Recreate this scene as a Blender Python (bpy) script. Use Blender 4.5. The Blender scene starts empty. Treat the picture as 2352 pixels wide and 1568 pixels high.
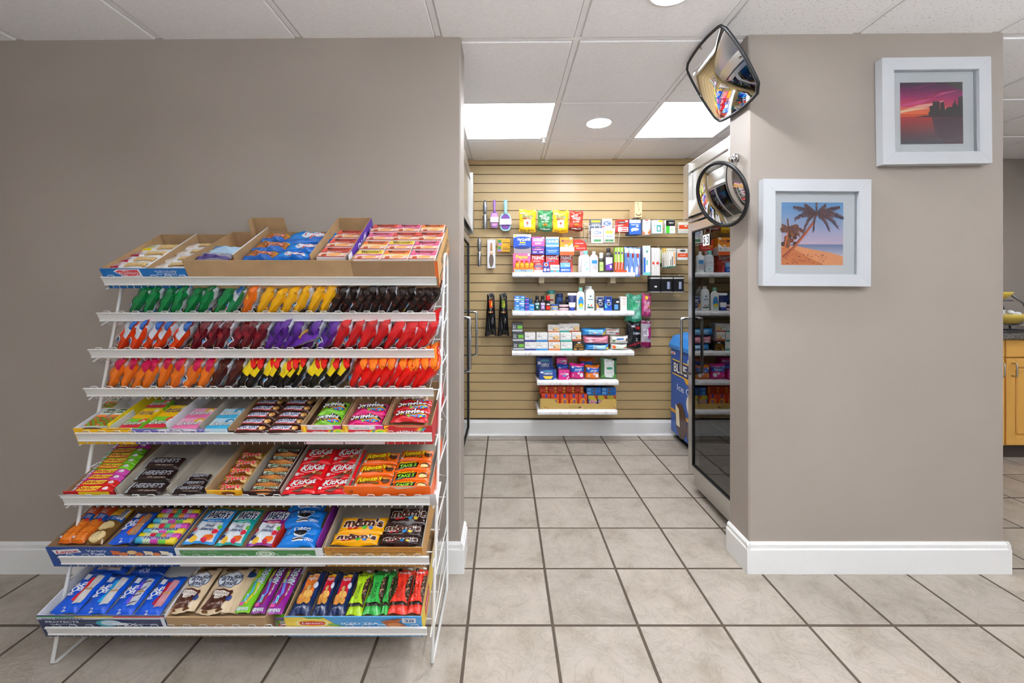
import bpy, bmesh, math, random
from mathutils import Matrix, Vector
random.seed(7)
SC = bpy.context.scene
COL = SC.collection
# ---------------------------------------------------------------- camera
CAM_H, F, PU, PV = 1.243, 965.0, 1159.0, 661.0
cd = bpy.data.cameras.new('camera'); cam = bpy.data.objects.new('camera', cd); COL.objects.link(cam)
cam.location = (0, 0, CAM_H); cam.rotation_euler = (math.pi/2, 0, 0)
cd.sensor_width = 36; cd.lens = F/2352*36
cd.shift_x = (1176-PU)/2352; cd.shift_y = -(784-PV)/2352
cd.clip_start = 0.05
SC.camera = cam
# ---------------------------------------------------------------- world and exposure
W_SKY = 1.9
w = bpy.data.worlds.new('world'); SC.world = w; w.use_nodes = True
w.node_tree.nodes['Background'].inputs[0].default_value = (.88, .95, 1.05, 1)
w.node_tree.nodes['Background'].inputs[1].default_value = W_SKY
vs = SC.view_settings
vs.view_transform = 'Standard'; vs.look = 'None'; vs.gamma = 1; vs.use_curve_mapping = False
vs.exposure = 0.4
E_PANEL, E_DOWN, E_FRONT, E_UP = 7.4, 195.0, 12.0, 205.0     # radiance of panels and down lights, then of the added front panels and uplights
# ---------------------------------------------------------------- materials
def lin(h):
    h = h.lstrip('#'); o = []
    for k in (0, 2, 4):
        c = int(h[k:k+2], 16)/255
        o.append(c/12.92 if c <= .04045 else ((c+.055)/1.055)**2.4)
    return o
MC = {}
def M(hexc, rough=.42, metal=0.0, var=.06, scale=60, bump=0, bscale=200, coat=0):
    key = (hexc, rough, metal, var, scale, bump, bscale, coat)
    if key in MC: return MC[key]
    m = bpy.data.materials.new('surface_'+hexc); m.use_nodes = True
    nt = m.node_tree; b = nt.nodes['Principled BSDF']
    c = lin(hexc)
    tc = nt.nodes.new('ShaderNodeTexCoord')
    nz = nt.nodes.new('ShaderNodeTexNoise'); nz.inputs['Scale'].default_value = scale; nz.inputs['Detail'].default_value = 3
    mx = nt.nodes.new('ShaderNodeMix'); mx.data_type = 'RGBA'
    mx.inputs['A'].default_value = [max(0, x*(1-var)) for x in c]+[1]
    mx.inputs['B'].default_value = [min(1, x*(1+var)) for x in c]+[1]
    nt.links.new(tc.outputs['Object'], nz.inputs['Vector'])
    nt.links.new(nz.outputs['Fac'], mx.inputs['Factor'])
    nt.links.new(mx.outputs['Result'], b.inputs['Base Color'])
    b.inputs['Roughness'].default_value = rough; b.inputs['Metallic'].default_value = metal
    if coat: b.inputs['Coat Weight'].default_value = coat; b.inputs['Coat Roughness'].default_value = .12
    if bump:
        n2 = nt.nodes.new('ShaderNodeTexNoise'); n2.inputs['Scale'].default_value = bscale; n2.inputs['Detail'].default_value = 4
        bp = nt.nodes.new('ShaderNodeBump'); bp.inputs['Strength'].default_value = bump; bp.inputs['Distance'].default_value = .002
        nt.links.new(tc.outputs['Object'], n2.inputs['Vector'])
        nt.links.new(n2.outputs['Fac'], bp.inputs['Height']); nt.links.new(bp.outputs['Normal'], b.inputs['Normal'])
    MC[key] = m
    return m
def emit(name, col, s):
    m = bpy.data.materials.new(name); m.use_nodes = True
    b = m.node_tree.nodes['Principled BSDF']
    b.inputs['Base Color'].default_value = (.9, .9, .9, 1)
    b.inputs['Emission Color'].default_value = (*col, 1); b.inputs['Emission Strength'].default_value = s
    return m
def glass(name, tint, ior=1.5, boost=0.0, rough=0.0):
    """thin pane: see-through, with a Fresnel reflection"""
    m = bpy.data.materials.new(name); m.use_nodes = True; nt = m.node_tree
    nt.nodes.remove(nt.nodes['Principled BSDF'])
    out = nt.nodes['Material Output']
    tr = nt.nodes.new('ShaderNodeBsdfTransparent'); tr.inputs[0].default_value = (*tint, 1)
    gl = nt.nodes.new('ShaderNodeBsdfGlossy'); gl.inputs['Roughness'].default_value = rough
    fr = nt.nodes.new('ShaderNodeFresnel'); fr.inputs['IOR'].default_value = ior
    ad = nt.nodes.new('ShaderNodeMath'); ad.operation = 'ADD'; ad.use_clamp = True; ad.inputs[1].default_value = boost
    mx = nt.nodes.new('ShaderNodeMixShader')
    nt.links.new(fr.outputs[0], ad.inputs[0]); nt.links.new(ad.outputs[0], mx.inputs[0])
    nt.links.new(tr.outputs[0], mx.inputs[1]); nt.links.new(gl.outputs[0], mx.inputs[2])
    nt.links.new(mx.outputs[0], out.inputs['Surface'])
    return m
def nodes_mat(name):
    m = bpy.data.materials.new(name); m.use_nodes = True
    return m, m.node_tree, m.node_tree.nodes['Principled BSDF']
def ramp(nt, stops, interp='LINEAR'):
    r = nt.nodes.new('ShaderNodeValToRGB'); r.color_ramp.interpolation = interp
    e = r.color_ramp.elements
    while len(e) < len(stops): e.new(.5)
    for k, (p, c) in enumerate(stops):
        e[k].position = p; e[k].color = (*lin(c), 1) if isinstance(c, str) else (*c, 1)
    return r
# painted wall
def wall_paint(name, hexc):
    m, nt, b = nodes_mat(name)
    tc = nt.nodes.new('ShaderNodeTexCoord')
    n1 = nt.nodes.new('ShaderNodeTexNoise'); n1.inputs['Scale'].default_value = 1.7; n1.inputs['Detail'].default_value = 3
    c = lin(hexc)
    r = ramp(nt, [(.3, [x*.95 for x in c]), (.7, [min(1, x*1.04) for x in c])])
    nt.links.new(tc.outputs['Object'], n1.inputs['Vector']); nt.links.new(n1.outputs['Fac'], r.inputs[0]); nt.links.new(r.outputs[0], b.inputs['Base Color'])
    n2 = nt.nodes.new('ShaderNodeTexNoise'); n2.inputs['Scale'].default_value = 90; n2.inputs['Detail'].default_value = 4
    bp = nt.nodes.new('ShaderNodeBump'); bp.inputs['Strength'].default_value = .12; bp.inputs['Distance'].default_value = .002
    nt.links.new(tc.outputs['Object'], n2.inputs['Vector']); nt.links.new(n2.outputs['Fac'], bp.inputs['Height']); nt.links.new(bp.outputs[0], b.inputs['Normal'])
    b.inputs['Roughness'].default_value = .55
    return m
MW = wall_paint('taupe_wall_paint', '9B9188')
MTRIM = M('F0F0EE', .35, var=.02, bump=.05, bscale=40)
# slate-look ceramic tile
def tile_mat():
    m, nt, b = nodes_mat('slate_look_tile')
    tc = nt.nodes.new('ShaderNodeTexCoord'); oi = nt.nodes.new('ShaderNodeObjectInfo')
    add = nt.nodes.new('ShaderNodeVectorMath'); add.operation = 'MULTIPLY_ADD'
    cmb = nt.nodes.new('ShaderNodeCombineXYZ')
    for k in range(3): nt.links.new(oi.outputs['Random'], cmb.inputs[k])
    add.inputs[1].default_value = (37, 53, 71)
    nt.links.new(cmb.outputs[0], add.inputs[0]); nt.links.new(tc.outputs['Object'], add.inputs[2])
    n1 = nt.nodes.new('ShaderNodeTexNoise'); n1.inputs['Scale'].default_value = 7; n1.inputs['Detail'].default_value = 6; n1.inputs['Roughness'].default_value = .6
    n2 = nt.nodes.new('ShaderNodeTexNoise'); n2.inputs['Scale'].default_value = 11; n2.inputs['Detail'].default_value = 10; n2.inputs['Roughness'].default_value = .68; n2.inputs['Distortion'].default_value = .9
    for n in (n1, n2): nt.links.new(add.outputs[0], n.inputs['Vector'])
    r = ramp(nt, [(.28, '958A7C'), (.46, 'AAA093'), (.62, 'B3A99D'), (.8, 'AC9E8C')])
    nt.links.new(n1.outputs['Fac'], r.inputs[0])
    r2 = ramp(nt, [(.30, (.62, .58, .54)), (.40, (1, 1, 1)), (.475, (1, 1, 1)), (.50, (.58, .54, .50)), (.525, (1, 1, 1))])
    nt.links.new(n2.outputs['Fac'], r2.inputs[0])
    mu = nt.nodes.new('ShaderNodeMix'); mu.data_type = 'RGBA'; mu.blend_type = 'MULTIPLY'; mu.inputs['Factor'].default_value = .42
    nt.links.new(r.outputs[0], mu.inputs['A']); nt.links.new(r2.outputs[0], mu.inputs['B'])
    hs = nt.nodes.new('ShaderNodeHueSaturation')
    ma = nt.nodes.new('ShaderNodeMath'); ma.operation = 'MULTIPLY_ADD'; ma.inputs[1].default_value = .16; ma.inputs[2].default_value = .9
    nt.links.new(oi.outputs['Random'], ma.inputs[0]); nt.links.new(ma.outputs[0], hs.inputs['Value']); nt.links.new(mu.outputs['Result'], hs.inputs['Color'])
    nt.links.new(hs.outputs[0], b.inputs['Base Color'])
    bp = nt.nodes.new('ShaderNodeBump'); bp.inputs['Strength'].default_value = 1.0; bp.inputs['Distance'].default_value = .009
    nt.links.new(n2.outputs['Fac'], bp.inputs['Height']); nt.links.new(bp.outputs[0], b.inputs['Normal'])
    b.inputs['Roughness'].default_value = .42
    return m
MTILE = tile_mat()
MGROUT = M('4A3F33', .8, var=.2, scale=30)
def ctile_mat(name, pits):
    m, nt, b = nodes_mat(name)
    tc = nt.nodes.new('ShaderNodeTexCoord')
    n = nt.nodes.new('ShaderNodeTexNoise'); n.inputs['Scale'].default_value = 95; n.inputs['Detail'].default_value = 3
    nt.links.new(tc.outputs['Object'], n.inputs['Vector'])
    bp = nt.nodes.new('ShaderNodeBump'); bp.inputs['Strength'].default_value = .45; bp.inputs['Distance'].default_value = .003
    nt.links.new(n.outputs['Fac'], bp.inputs['Height']); nt.links.new(bp.outputs[0], b.inputs['Normal'])
    b.inputs['Roughness'].default_value = .85
    if pits:
        v = nt.nodes.new('ShaderNodeTexNoise'); v.inputs['Scale'].default_value = 130; v.inputs['Detail'].default_value = 2; v.inputs['Roughness'].default_value = .4
        nt.links.new(tc.outputs['Object'], v.inputs['Vector'])
        r = ramp(nt, [(.30, 'C2C0BD'), (.335, 'F8F7F6')]); nt.links.new(v.outputs['Fac'], r.inputs[0])
        nt.links.new(r.outputs[0], b.inputs['Base Color'])
    else:
        r = ramp(nt, [(.3, 'F4F3F2'), (.7, 'FCFBFA')]); nt.links.new(n.outputs['Fac'], r.inputs[0]); nt.links.new(r.outputs[0], b.inputs['Base Color'])
    return m
MCT, MCTP = ctile_mat('ceiling_tile_stucco', False), ctile_mat('ceiling_tile_pitted', True)
MCBAR = M('F4F3F2', .5, var=.02)
def slat_mat():
    m, nt, b = nodes_mat('tan_slatwall_laminate')
    tc = nt.nodes.new('ShaderNodeTexCoord'); mp = nt.nodes.new('ShaderNodeMapping'); mp.inputs['Scale'].default_value = (.6, 8, 8)
    n = nt.nodes.new('ShaderNodeTexNoise'); n.inputs['Scale'].default_value = 3; n.inputs['Detail'].default_value = 4
    nt.links.new(tc.outputs['Object'], mp.inputs[0]); nt.links.new(mp.outputs[0], n.inputs['Vector'])
    r = ramp(nt, [(.3, 'BBA172'), (.7, 'C3AA7D')]); nt.links.new(n.outputs['Fac'], r.inputs[0]); nt.links.new(r.outputs[0], b.inputs['Base Color'])
    b.inputs['Roughness'].default_value = .38
    return m
MSLAT = slat_mat()
def steel_mat(name, hexc, rough):
    m, nt, b = nodes_mat(name)
    tc = nt.nodes.new('ShaderNodeTexCoord'); mp = nt.nodes.new('ShaderNodeMapping'); mp.inputs['Scale'].default_value = (3, 3, 40)
    n = nt.nodes.new('ShaderNodeTexNoise'); n.inputs['Scale'].default_value = 4
    nt.links.new(tc.outputs['Object'], mp.inputs[0]); nt.links.new(mp.outputs[0], n.inputs['Vector'])
    r = ramp(nt, [(.3, (rough*.95,)*3), (.7, (rough*1.08,)*3)]); nt.links.new(n.outputs['Fac'], r.inputs[0]); nt.links.new(r.outputs[0], b.inputs['Roughness'])
    b.inputs['Base Color'].default_value = (*lin(hexc), 1); b.inputs['Metallic'].default_value = 1
    return m
MSTEEL = steel_mat('brushed_stainless', 'C9C8C5', .3)
MCHROME = steel_mat('polished_chrome', 'DCDCDC', .12)
MWIRE = M('E6E5E2', .35, var=.04)
MMIRROR = steel_mat('mirror_acrylic', 'EDEDED', .015)
MBLACK = M('17181A', .45)
def card_mat(name, hexc, along=0):
    m, nt, b = nodes_mat(name); c = lin(hexc)
    tc = nt.nodes.new('ShaderNodeTexCoord')
    wv = nt.nodes.new('ShaderNodeTexWave'); wv.inputs['Scale'].default_value = 60; wv.inputs['Distortion'].default_value = .6; wv.bands_direction = 'X' if along == 0 else 'Y'
    n = nt.nodes.new('ShaderNodeTexNoise'); n.inputs['Scale'].default_value = 14; n.inputs['Detail'].default_value = 5
    for k in (wv, n): nt.links.new(tc.outputs['Object'], k.inputs['Vector'])
    r = ramp(nt, [(.3, [x*.88 for x in c]), (.7, [min(1, x*1.1) for x in c])]); nt.links.new(n.outputs['Fac'], r.inputs[0]); nt.links.new(r.outputs[0], b.inputs['Base Color'])
    bp = nt.nodes.new('ShaderNodeBump'); bp.inputs['Strength'].default_value = .12; bp.inputs['Distance'].default_value = .001
    nt.links.new(wv.outputs['Fac'], bp.inputs['Height']); nt.links.new(bp.outputs[0], b.inputs['Normal'])
    b.inputs['Roughness'].default_value = .75
    return m
MKRAFT = card_mat('kraft_corrugated_board', 'A98A63')
MKRAFT2 = card_mat('kraft_board_dark', '8D7050')
MGREYB = card_mat('grey_inner_board', 'A39A8C')
MWBOARD = M('E6E7EA', .6, var=.03)
# ---------------------------------------------------------------- mesh helpers
class MB:
    def __init__(s): s.v, s.f, s.m, s.sm, s.mats = [], [], [], [], []
    def mi(s, mat):
        if mat not in s.mats: s.mats.append(mat)
        return s.mats.index(mat)
    def add(s, vs, fs, mat, smooth=False):
        o = len(s.v); k = s.mi(mat); s.v += [tuple(p) for p in vs]
        for f in fs: s.f.append(tuple(o+i for i in f)); s.m.append(k); s.sm.append(smooth)
    def convex(s, vs, fs, mat, smooth=False):
        c = sum((Vector(p) for p in vs), Vector())/len(vs); out = []
        for f in fs:
            a, b, d = (Vector(vs[f[0]]), Vector(vs[f[1]]), Vector(vs[f[2]]))
            fc = sum((Vector(vs[i]) for i in f), Vector())/len(f)
            out.append(f if (b-a).cross(d-a).dot(fc-c) >= 0 else tuple(reversed(f)))
        s.add(vs, out, mat, smooth)
    def box(s, x0, x1, y0, y1, z0, z1, mat):
        vs = [(x, y, z) for x in (x0, x1) for y in (y0, y1) for z in (z0, z1)]
        s.convex(vs, [(0, 1, 3, 2), (4, 5, 7, 6), (0, 1, 5, 4), (2, 3, 7, 6), (0, 2, 6, 4), (1, 3, 7, 5)], mat)
    def rbox(s, x0, x1, y0, y1, z0, z1, b, mat, smooth=False):
        b = min(b, abs(x1-x0)*.45, abs(y1-y0)*.45, abs(z1-z0)*.45)
        lo, hi = (x0, y0, z0), (x1, y1, z1); vs = []; ix = {}
        for sx in (0, 1):
            for sy in (0, 1):
                for sz in (0, 1):
                    sg = (sx, sy, sz)
                    for a in range(3):
                        p = []
                        for k in range(3):
                            q = hi[k] if sg[k] else lo[k]
                            if k != a: q += -b if sg[k] else b
                            p.append(q)
                        ix[sg, a] = len(vs); vs.append(p)
        fs = []
        for a in range(3):
            o1, o2 = [k for k in range(3) if k != a]
            for sg in (0, 1):
                q = []
                for (i, j) in ((0, 0), (1, 0), (1, 1), (0, 1)):
                    t = [0, 0, 0]; t[a] = sg; t[o1] = i; t[o2] = j; q.append(ix[tuple(t), a])
                fs.append(tuple(q))
            # edges along axis a
            for i in (0, 1):
                for j in (0, 1):
                    t0 = [0, 0, 0]; t1 = [0, 0, 0]; t0[o1] = t1[o1] = i; t0[o2] = t1[o2] = j; t1[a] = 1
                    fs.append((ix[tuple(t0), o1], ix[tuple(t1), o1], ix[tuple(t1), o2], ix[tuple(t0), o2]))
        for sx in (0, 1):
            for sy in (0, 1):
                for sz in (0, 1): fs.append(tuple(ix[(sx, sy, sz), a] for a in range(3)))
        s.convex(vs, fs, mat, smooth)
    def prism(s, pts, axis, a0, a1, mat, smooth=False):
        """extrude a closed 2D outline along axis (0,1,2)"""
        n = len(pts); vs = []
        for a in (a0, a1):
            for (p, q) in pts:
                t = [p, q]; t.insert(axis, a); vs.append(t)
        area = sum(pts[i][0]*pts[(i+1) % n][1]-pts[(i+1) % n][0]*pts[i][1] for i in range(n))
        fl = (area > 0) ^ (axis == 1) ^ (a1 < a0)
        cap0, cap1 = tuple(range(n)), tuple(range(n, 2*n))
        fs = [tuple(reversed(cap0)) if fl else cap0, cap1 if fl else tuple(reversed(cap1))]
        for i in range(n):
            j = (i+1) % n; q = (i, j, n+j, n+i); fs.append(q if fl else tuple(reversed(q)))
        s.add(vs, fs, mat, smooth)
    def tube(s, pts, r, mat, seg=6, closed=False, smooth=True):
        pts = [Vector(p) for p in pts]; n = len(pts); vs = []; fs = []; up = None
        for i, p in enumerate(pts):
            a = pts[(i-1) % n] if (closed or i > 0) else p; b = pts[(i+1) % n] if (closed or i < n-1) else p
            t = (b-a).normalized()
            if up is None:
                up = t.orthogonal().normalized()
            up = (up-t*up.dot(t)); up = up.normalized() if up.length > 1e-6 else t.orthogonal().normalized()
            sd = t.cross(up)
            rr = r[i] if isinstance(r, (list, tuple)) else r
            for k in range(seg):
                an = 2*math.pi*k/seg; vs.append(p+(up*math.cos(an)+sd*math.sin(an))*rr)
        for i in range(n if closed else n-1):
            for k in range(seg):
                j = (i+1) % n; fs.append((i*seg+k, i*seg+(k+1) % seg, j*seg+(k+1) % seg, j*seg+k))
        if not closed:
            fs.append(tuple(reversed(range(seg)))); fs.append(tuple((n-1)*seg+k for k in range(seg)))
        s.add(vs, fs, mat, smooth)
    def lathe(s, prof, mat, seg=20, c=(0, 0, 0), smooth=True, sx=1, sy=1, mats=None):
        """profile [(radius, z)] bottom to top about z; mats: optional list per band"""
        vs = []; n = len(prof)
        for (r, z) in prof:
            for k in range(seg):
                a = 2*math.pi*k/seg; vs.append((c[0]+r*sx*math.cos(a), c[1]+r*sy*math.sin(a), c[2]+z))
        o = len(s.v); s.v += vs
        for i in range(n-1):
            k0 = s.mi(mats[i] if mats else mat)
            for k in range(seg):
                s.f.append((o+i*seg+k, o+i*seg+(k+1) % seg, o+(i+1)*seg+(k+1) % seg, o+(i+1)*seg+k)); s.m.append(k0); s.sm.append(smooth)
        s.f.append(tuple(o+k for k in reversed(range(seg)))); s.m.append(s.mi(mats[0] if mats else mat)); s.sm.append(False)
        s.f.append(tuple(o+(n-1)*seg+k for k in range(seg))); s.m.append(s.mi(mats[-1] if mats else mat)); s.sm.append(False)
    def mesh(s, name):
        me = bpy.data.meshes.new(name); me.from_pydata(s.v, [], s.f)
        for m in s.mats: me.materials.append(m)
        me.polygons.foreach_set('material_index', s.m); me.polygons.foreach_set('use_smooth', s.sm); me.update()
        return me
    def build(s, name, parent=None, mat=None, loc=None):
        return obj(name, s.mesh(name), parent, mat, loc)
def obj(name, me, parent=None, mat=None, loc=None):
    o = bpy.data.objects.new(name, me); COL.objects.link(o)
    if parent is not None: o.parent = parent
    if mat is not None: o.matrix_basis = mat
    if loc is not None: o.location = loc
    return o
def tag(o, label=None, cat=None, group=None, kind=None):
    if label: o['label'] = label
    if cat: o['category'] = cat
    if group: o['group'] = group
    if kind: o['kind'] = kind
    return o
def empty(name, label, cat, mat=None, loc=None, group=None):
    return tag(obj(name, None, None, mat, loc), label, cat, group)
def at(u, v, Y): return Vector(((u-PU)*Y/F, Y, CAM_H-(v-PV)*Y/F))
# ---------------------------------------------------------------- the setting
WY, WB = 1.84, 2.0            # front and rear face of the two front walls
BY = 3.559                    # face of the slat wall
XL, XR, XE = -.1926, 1.0697, 2.189
def struct(name, mb): return tag(mb.build(name), kind='structure')
def label_s(o, l): o['label'] = l; return o
# floor: grout bed with a tile object on every cell
mb = MB(); mb.box(-3.2, 4.7, -2.6, 3.75, -.06, -.0012, MGROUT); fl = label_s(struct('floor', mb), 'taupe slate-look tiled floor with dark grout')
T = .3142; g = .0034
mb = MB(); h = T/2-g; mb.rbox(-h, h, -h, h, -.012, 0, .003, MTILE); tme = mb.mesh('tile')
for i in range(-9, 14):
    for j in range(-5, 7):
        cx, cy = -.137+T*(i+.5), 1.549+T*(j+.5)
        if cy > 3.70 or cx > 4.5 or cx < -2.9 or (cy > 2.2 and (cx < -.9 or 1.5 < cx < 2.1)): continue
        o = obj('tile', tme, fl, loc=(cx, cy, random.uniform(-.0006, .0006)))
mb = MB()
for i in range(-9, 15):
    for j in range(-13, -5):
        cx, cy = -.137+T*(i+.5), 1.549+T*(j+.5)
        if -3.15 < cx < 4.6: mb.box(cx-h, cx+h, cy-h, cy+h, -.012, 0, MTILE)
tag(mb.build('distant_tiles', fl), kind='stuff')
# front walls
mb = MB(); mb.rbox(-3.2, XL, WY, WB, 0, 2.45, .006, MW); label_s(struct('wall_left', mb), 'taupe painted wall behind the snack rack')
mb = MB(); mb.rbox(XR, XE, WY, WB, 0, 2.45, .006, MW); label_s(struct('wall_right', mb), 'taupe painted wall pillar with two framed photos')
mb = MB(); mb.box(1.95, XE-.0, WB, 3.75, 0, 2.45, MW); struct('wall_partition', mb)
mb = MB(); mb.box(-1.2, -1.08, WB, 3.75, 0, 2.45, MW); struct('wall_store_left', mb)
mb = MB(); mb.box(-3.3, -3.2, -2.6, 2.0, 0, 2.5, MW); struct('wall_side_left', mb)
mb = MB(); mb.box(4.6, 4.7, -2.6, 3.75, 0, 2.5, MW); struct('wall_side_right', mb)
mb = MB(); WX0, WX1, WZ0, WZ1 = .3, 2.5, .12, 2.3      # window added behind the camera to let in fill light
mb.box(-3.3, WX0, -2.7, -2.6, 0, 2.5, MW); mb.box(WX1, 4.7, -2.7, -2.6, 0, 2.5, MW); mb.box(WX0, WX1, -2.7, -2.6, 0, WZ0, MW); mb.box(WX0, WX1, -2.7, -2.6, WZ1, 2.5, MW); struct('wall_front', mb)
mb = MB(); n_ = 4; st = (WX1-WX0)/n_
for k in range(n_+1): mb.box(WX0+st*k-.025, WX0+st*k+.025, -2.68, -2.62, WZ0, WZ1, MTRIM)
for z in (WZ0+.025, WZ1-.025): mb.box(WX0, WX1, -2.68, -2.62, z-.025, z+.025, MTRIM)
wn = struct('added_window_1', mb)
MPANE = glass('added_window_glass', (.97, .98, .98))
for k in range(n_):
    mb = MB(); x = WX0+st*k+.025; mb.add([(x, -2.65, WZ0+.05), (x+st-.05, -2.65, WZ0+.05), (x+st-.05, -2.65, WZ1-.05), (x, -2.65, WZ1-.05)], [(3, 2, 1, 0)], MPANE); mb.build('pane', wn)
mb = MB(); mb.box(XE, 4.6, 3.66, 3.75, 0, 2.45, MW); struct('wall_kitchen', mb)
# slat wall: backing with each board a part
mb = MB(); mb.box(-1.08, 1.95, BY+.017, 3.66, 0, 2.45, M('4A3820', .6)); wb = label_s(struct('wall_back', mb), 'tan slatwall at the back of the shop')
P = .0765
mb = MB(); mb.prism([(BY, -P/2+.003), (BY, P/2-.0028), (BY+.017, P/2-.0028), (BY+.017, -P/2+.003)], 0, -1.08, 1.95, MSLAT)
sme = mb.mesh('slat')
for k in range(-3, 26):
    zc = 2.0507-P/2-k*P
    if zc-P/2 < .12: break
    obj('slat', sme, wb, loc=(0, 0, zc))
mb = MB(); mb.box(-1.08, 1.95, BY-.002, BY+.017, 2.286, 2.42, MSLAT); mb.build('top_board', wb)
# baseboards with a moulded top
def bprof(d, hgt=.134): return [(0, 0), (d, 0), (d, hgt*.78), (d*.72, hgt*.82), (d*.72, hgt*.93), (d*.3, hgt), (0, hgt)]
def baseb(name, axis, face, sign, a0, a1, d=.016, hgt=.134):
    mb = MB(); mb.prism([(face+sign*p, z) for p, z in bprof(d, hgt)], axis, a0, a1, MTRIM); return struct(name, mb)
baseb('baseboard_left', 0, WY, -1, -3.2, XL+.014); baseb('baseboard_left_return', 1, XL, 1, WY-.0152, WB)
baseb('baseboard_right', 0, WY, -1, XR-.014, XE+.014); baseb('baseboard_right_return', 1, XR, -1, WY-.0152, WB)
baseb('baseboard_right_end', 1, XE, 1, WY-.0152, WB+.5)
mb = MB(); mb.prism([(BY+.01, 0), (BY-.03, 0), (BY-.028, .008), (BY-.018, .014), (BY-.016, .105), (BY-.012, .112), (BY-.008, .124), (BY+.01, .126)], 0, -1.08, 1.95, MTRIM); struct('baseboard_back', mb)
# suspended ceiling (sags a little towards the back)
AX, AY, Z0 = .008, -.00983, 2.3671
CM = Matrix(((1, 0, -AX, 0), (0, 1, -AY, 0), (AX, AY, 1, Z0), (0, 0, 0, 1)))
mb = MB(); mb.box(-3.3, 4.7, -2.7, 3.75, .03, .08, M('BBBAB8', .8)); ce = tag(mb.build('ceiling', None, CM), 'white suspended ceiling of square tiles in a metal grid', kind='structure')
GX, GY, CT, CT2 = .320, 2.482, .611, .6145
lx = [GX+CT*k for k in range(-6, 8)]; ly = [GY+CT2*k for k in range(-8, 3)]
lights = {(-1, 0): 'panel', (1, 0): 'panel', (0, 0): 'down', (0, -2): 'down'}
lights.update({(0, -4): 'front', (1, -6): 'front', (6, -1): 'front'})  # unseen front panels, added to brighten the room
def ctile(x0, x1, y0, y1, mat):
    mb = MB(); e = .016; mb.rbox(x0+.004, x1-.004, y0+.004, y1-.004, .004, .016, .002, mat)
    mb.rbox(x0+e, x1-e, y0+e, y1-e, -.006, .0055, .004, mat); return mb
tcache = {}
for a in range(-6, 7):
    for b in range(-8, 2):
        x0, x1, y0, y1 = GX+CT*a, GX+CT*(a+1), GY+CT2*b, GY+CT2*(b+1)
        if lights.get((a, b)) in ('panel', 'front'): continue
        if (b >= 0) and (a <= -3): continue
        y1c = min(y1, BY+.1)
        key = (round(y1c-y0, 3), a >= 1 and b < 1)
        if key not in tcache: tcache[key] = ctile(0, CT, 0, y1c-y0, MCTP if key[1] else MCT).mesh('ceiling_tile')
        o = obj('ceiling_tile', tcache[key], ce, loc=(x0, y0, 0))
for x in lx:
    mb = MB(); mb.box(x-.012, x+.012, -2.6, 3.66, -.001, .003, MCBAR); mb.build('grid_bar', ce)
for y in ly:
    mb = MB(); mb.box(-3.2, 4.6, y-.012, y+.012, -.0015, .0025, MCBAR); mb.build('grid_bar', ce)
MPAN, MFRO, MDOW = emit('led_panel_glow', (.95, .98, 1.03), E_PANEL), emit('added_panel_glow', (.94, .98, 1.05), E_FRONT), emit('downlight_glow', (.95, .98, 1.03), E_DOWN)
plab = {(-1, 0): 'square glowing ceiling panel light beside the left cooler', (1, 0): 'square glowing ceiling panel light above the right cooler'}
for (a, b), k in lights.items():
    x0, y0 = GX+CT*a, GY+CT2*b
    if k in ('panel', 'front'):
        t = empty('ceiling_light', plab.get((a, b), 'added square ceiling fill panel over the front room, %s, outside the view' % {0: 'nearest the opening', 1: 'near the added window', 6: 'kitchen side'}.get(a, 'left')), 'ceiling light', CM @ Matrix.Translation((x0, y0, 0)), group='ceiling panel lights')
        mb = MB(); e = .012
        for (p, q, r, s_) in ((e, CT-e, e, e+.008), (e, CT-e, CT2-e-.008, CT2-e), (e, e+.008, e, CT2-e), (CT-e-.008, CT-e, e, CT2-e)): mb.box(p, q, r, s_, -.003, .012, MCBAR)
        mb.build('frame', t)
        mb = MB(); mb.box(e+.008, CT-e-.008, e+.008, CT2-e-.008, .002, .008, MPAN if k == 'panel' else MFRO); mb.build('diffuser', t)
    else:
        t = empty('recessed_downlight', 'round recessed downlight '+('between the two ceiling panels' if b == 0 else 'near the top edge of the picture'), 'downlight', CM @ Matrix.Translation((x0+CT/2, y0+CT2/2, 0)), group='recessed downlights')
        mb = MB(); n = 32; R0, R1 = .077, .094
        vs = [(R*math.cos(2*math.pi*i/n), R*math.sin(2*math.pi*i/n), z) for (R, z) in ((R0, -.009), (R0+.004, -.0115), (R1-.003, -.010), (R1, -.006)) for i in range(n)]
        mb.add(vs, [(r*n+i, r*n+(i+1) % n, (r+1)*n+(i+1) % n, (r+1)*n+i) for r in range(3) for i in range(n)], MCBAR, True); mb.build('trim_ring', t)
        mb = MB(); mb.lathe([(R0, -.0085), (R0, -.0065)], MDOW, n); mb.build('lamp_lens', t)
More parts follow.
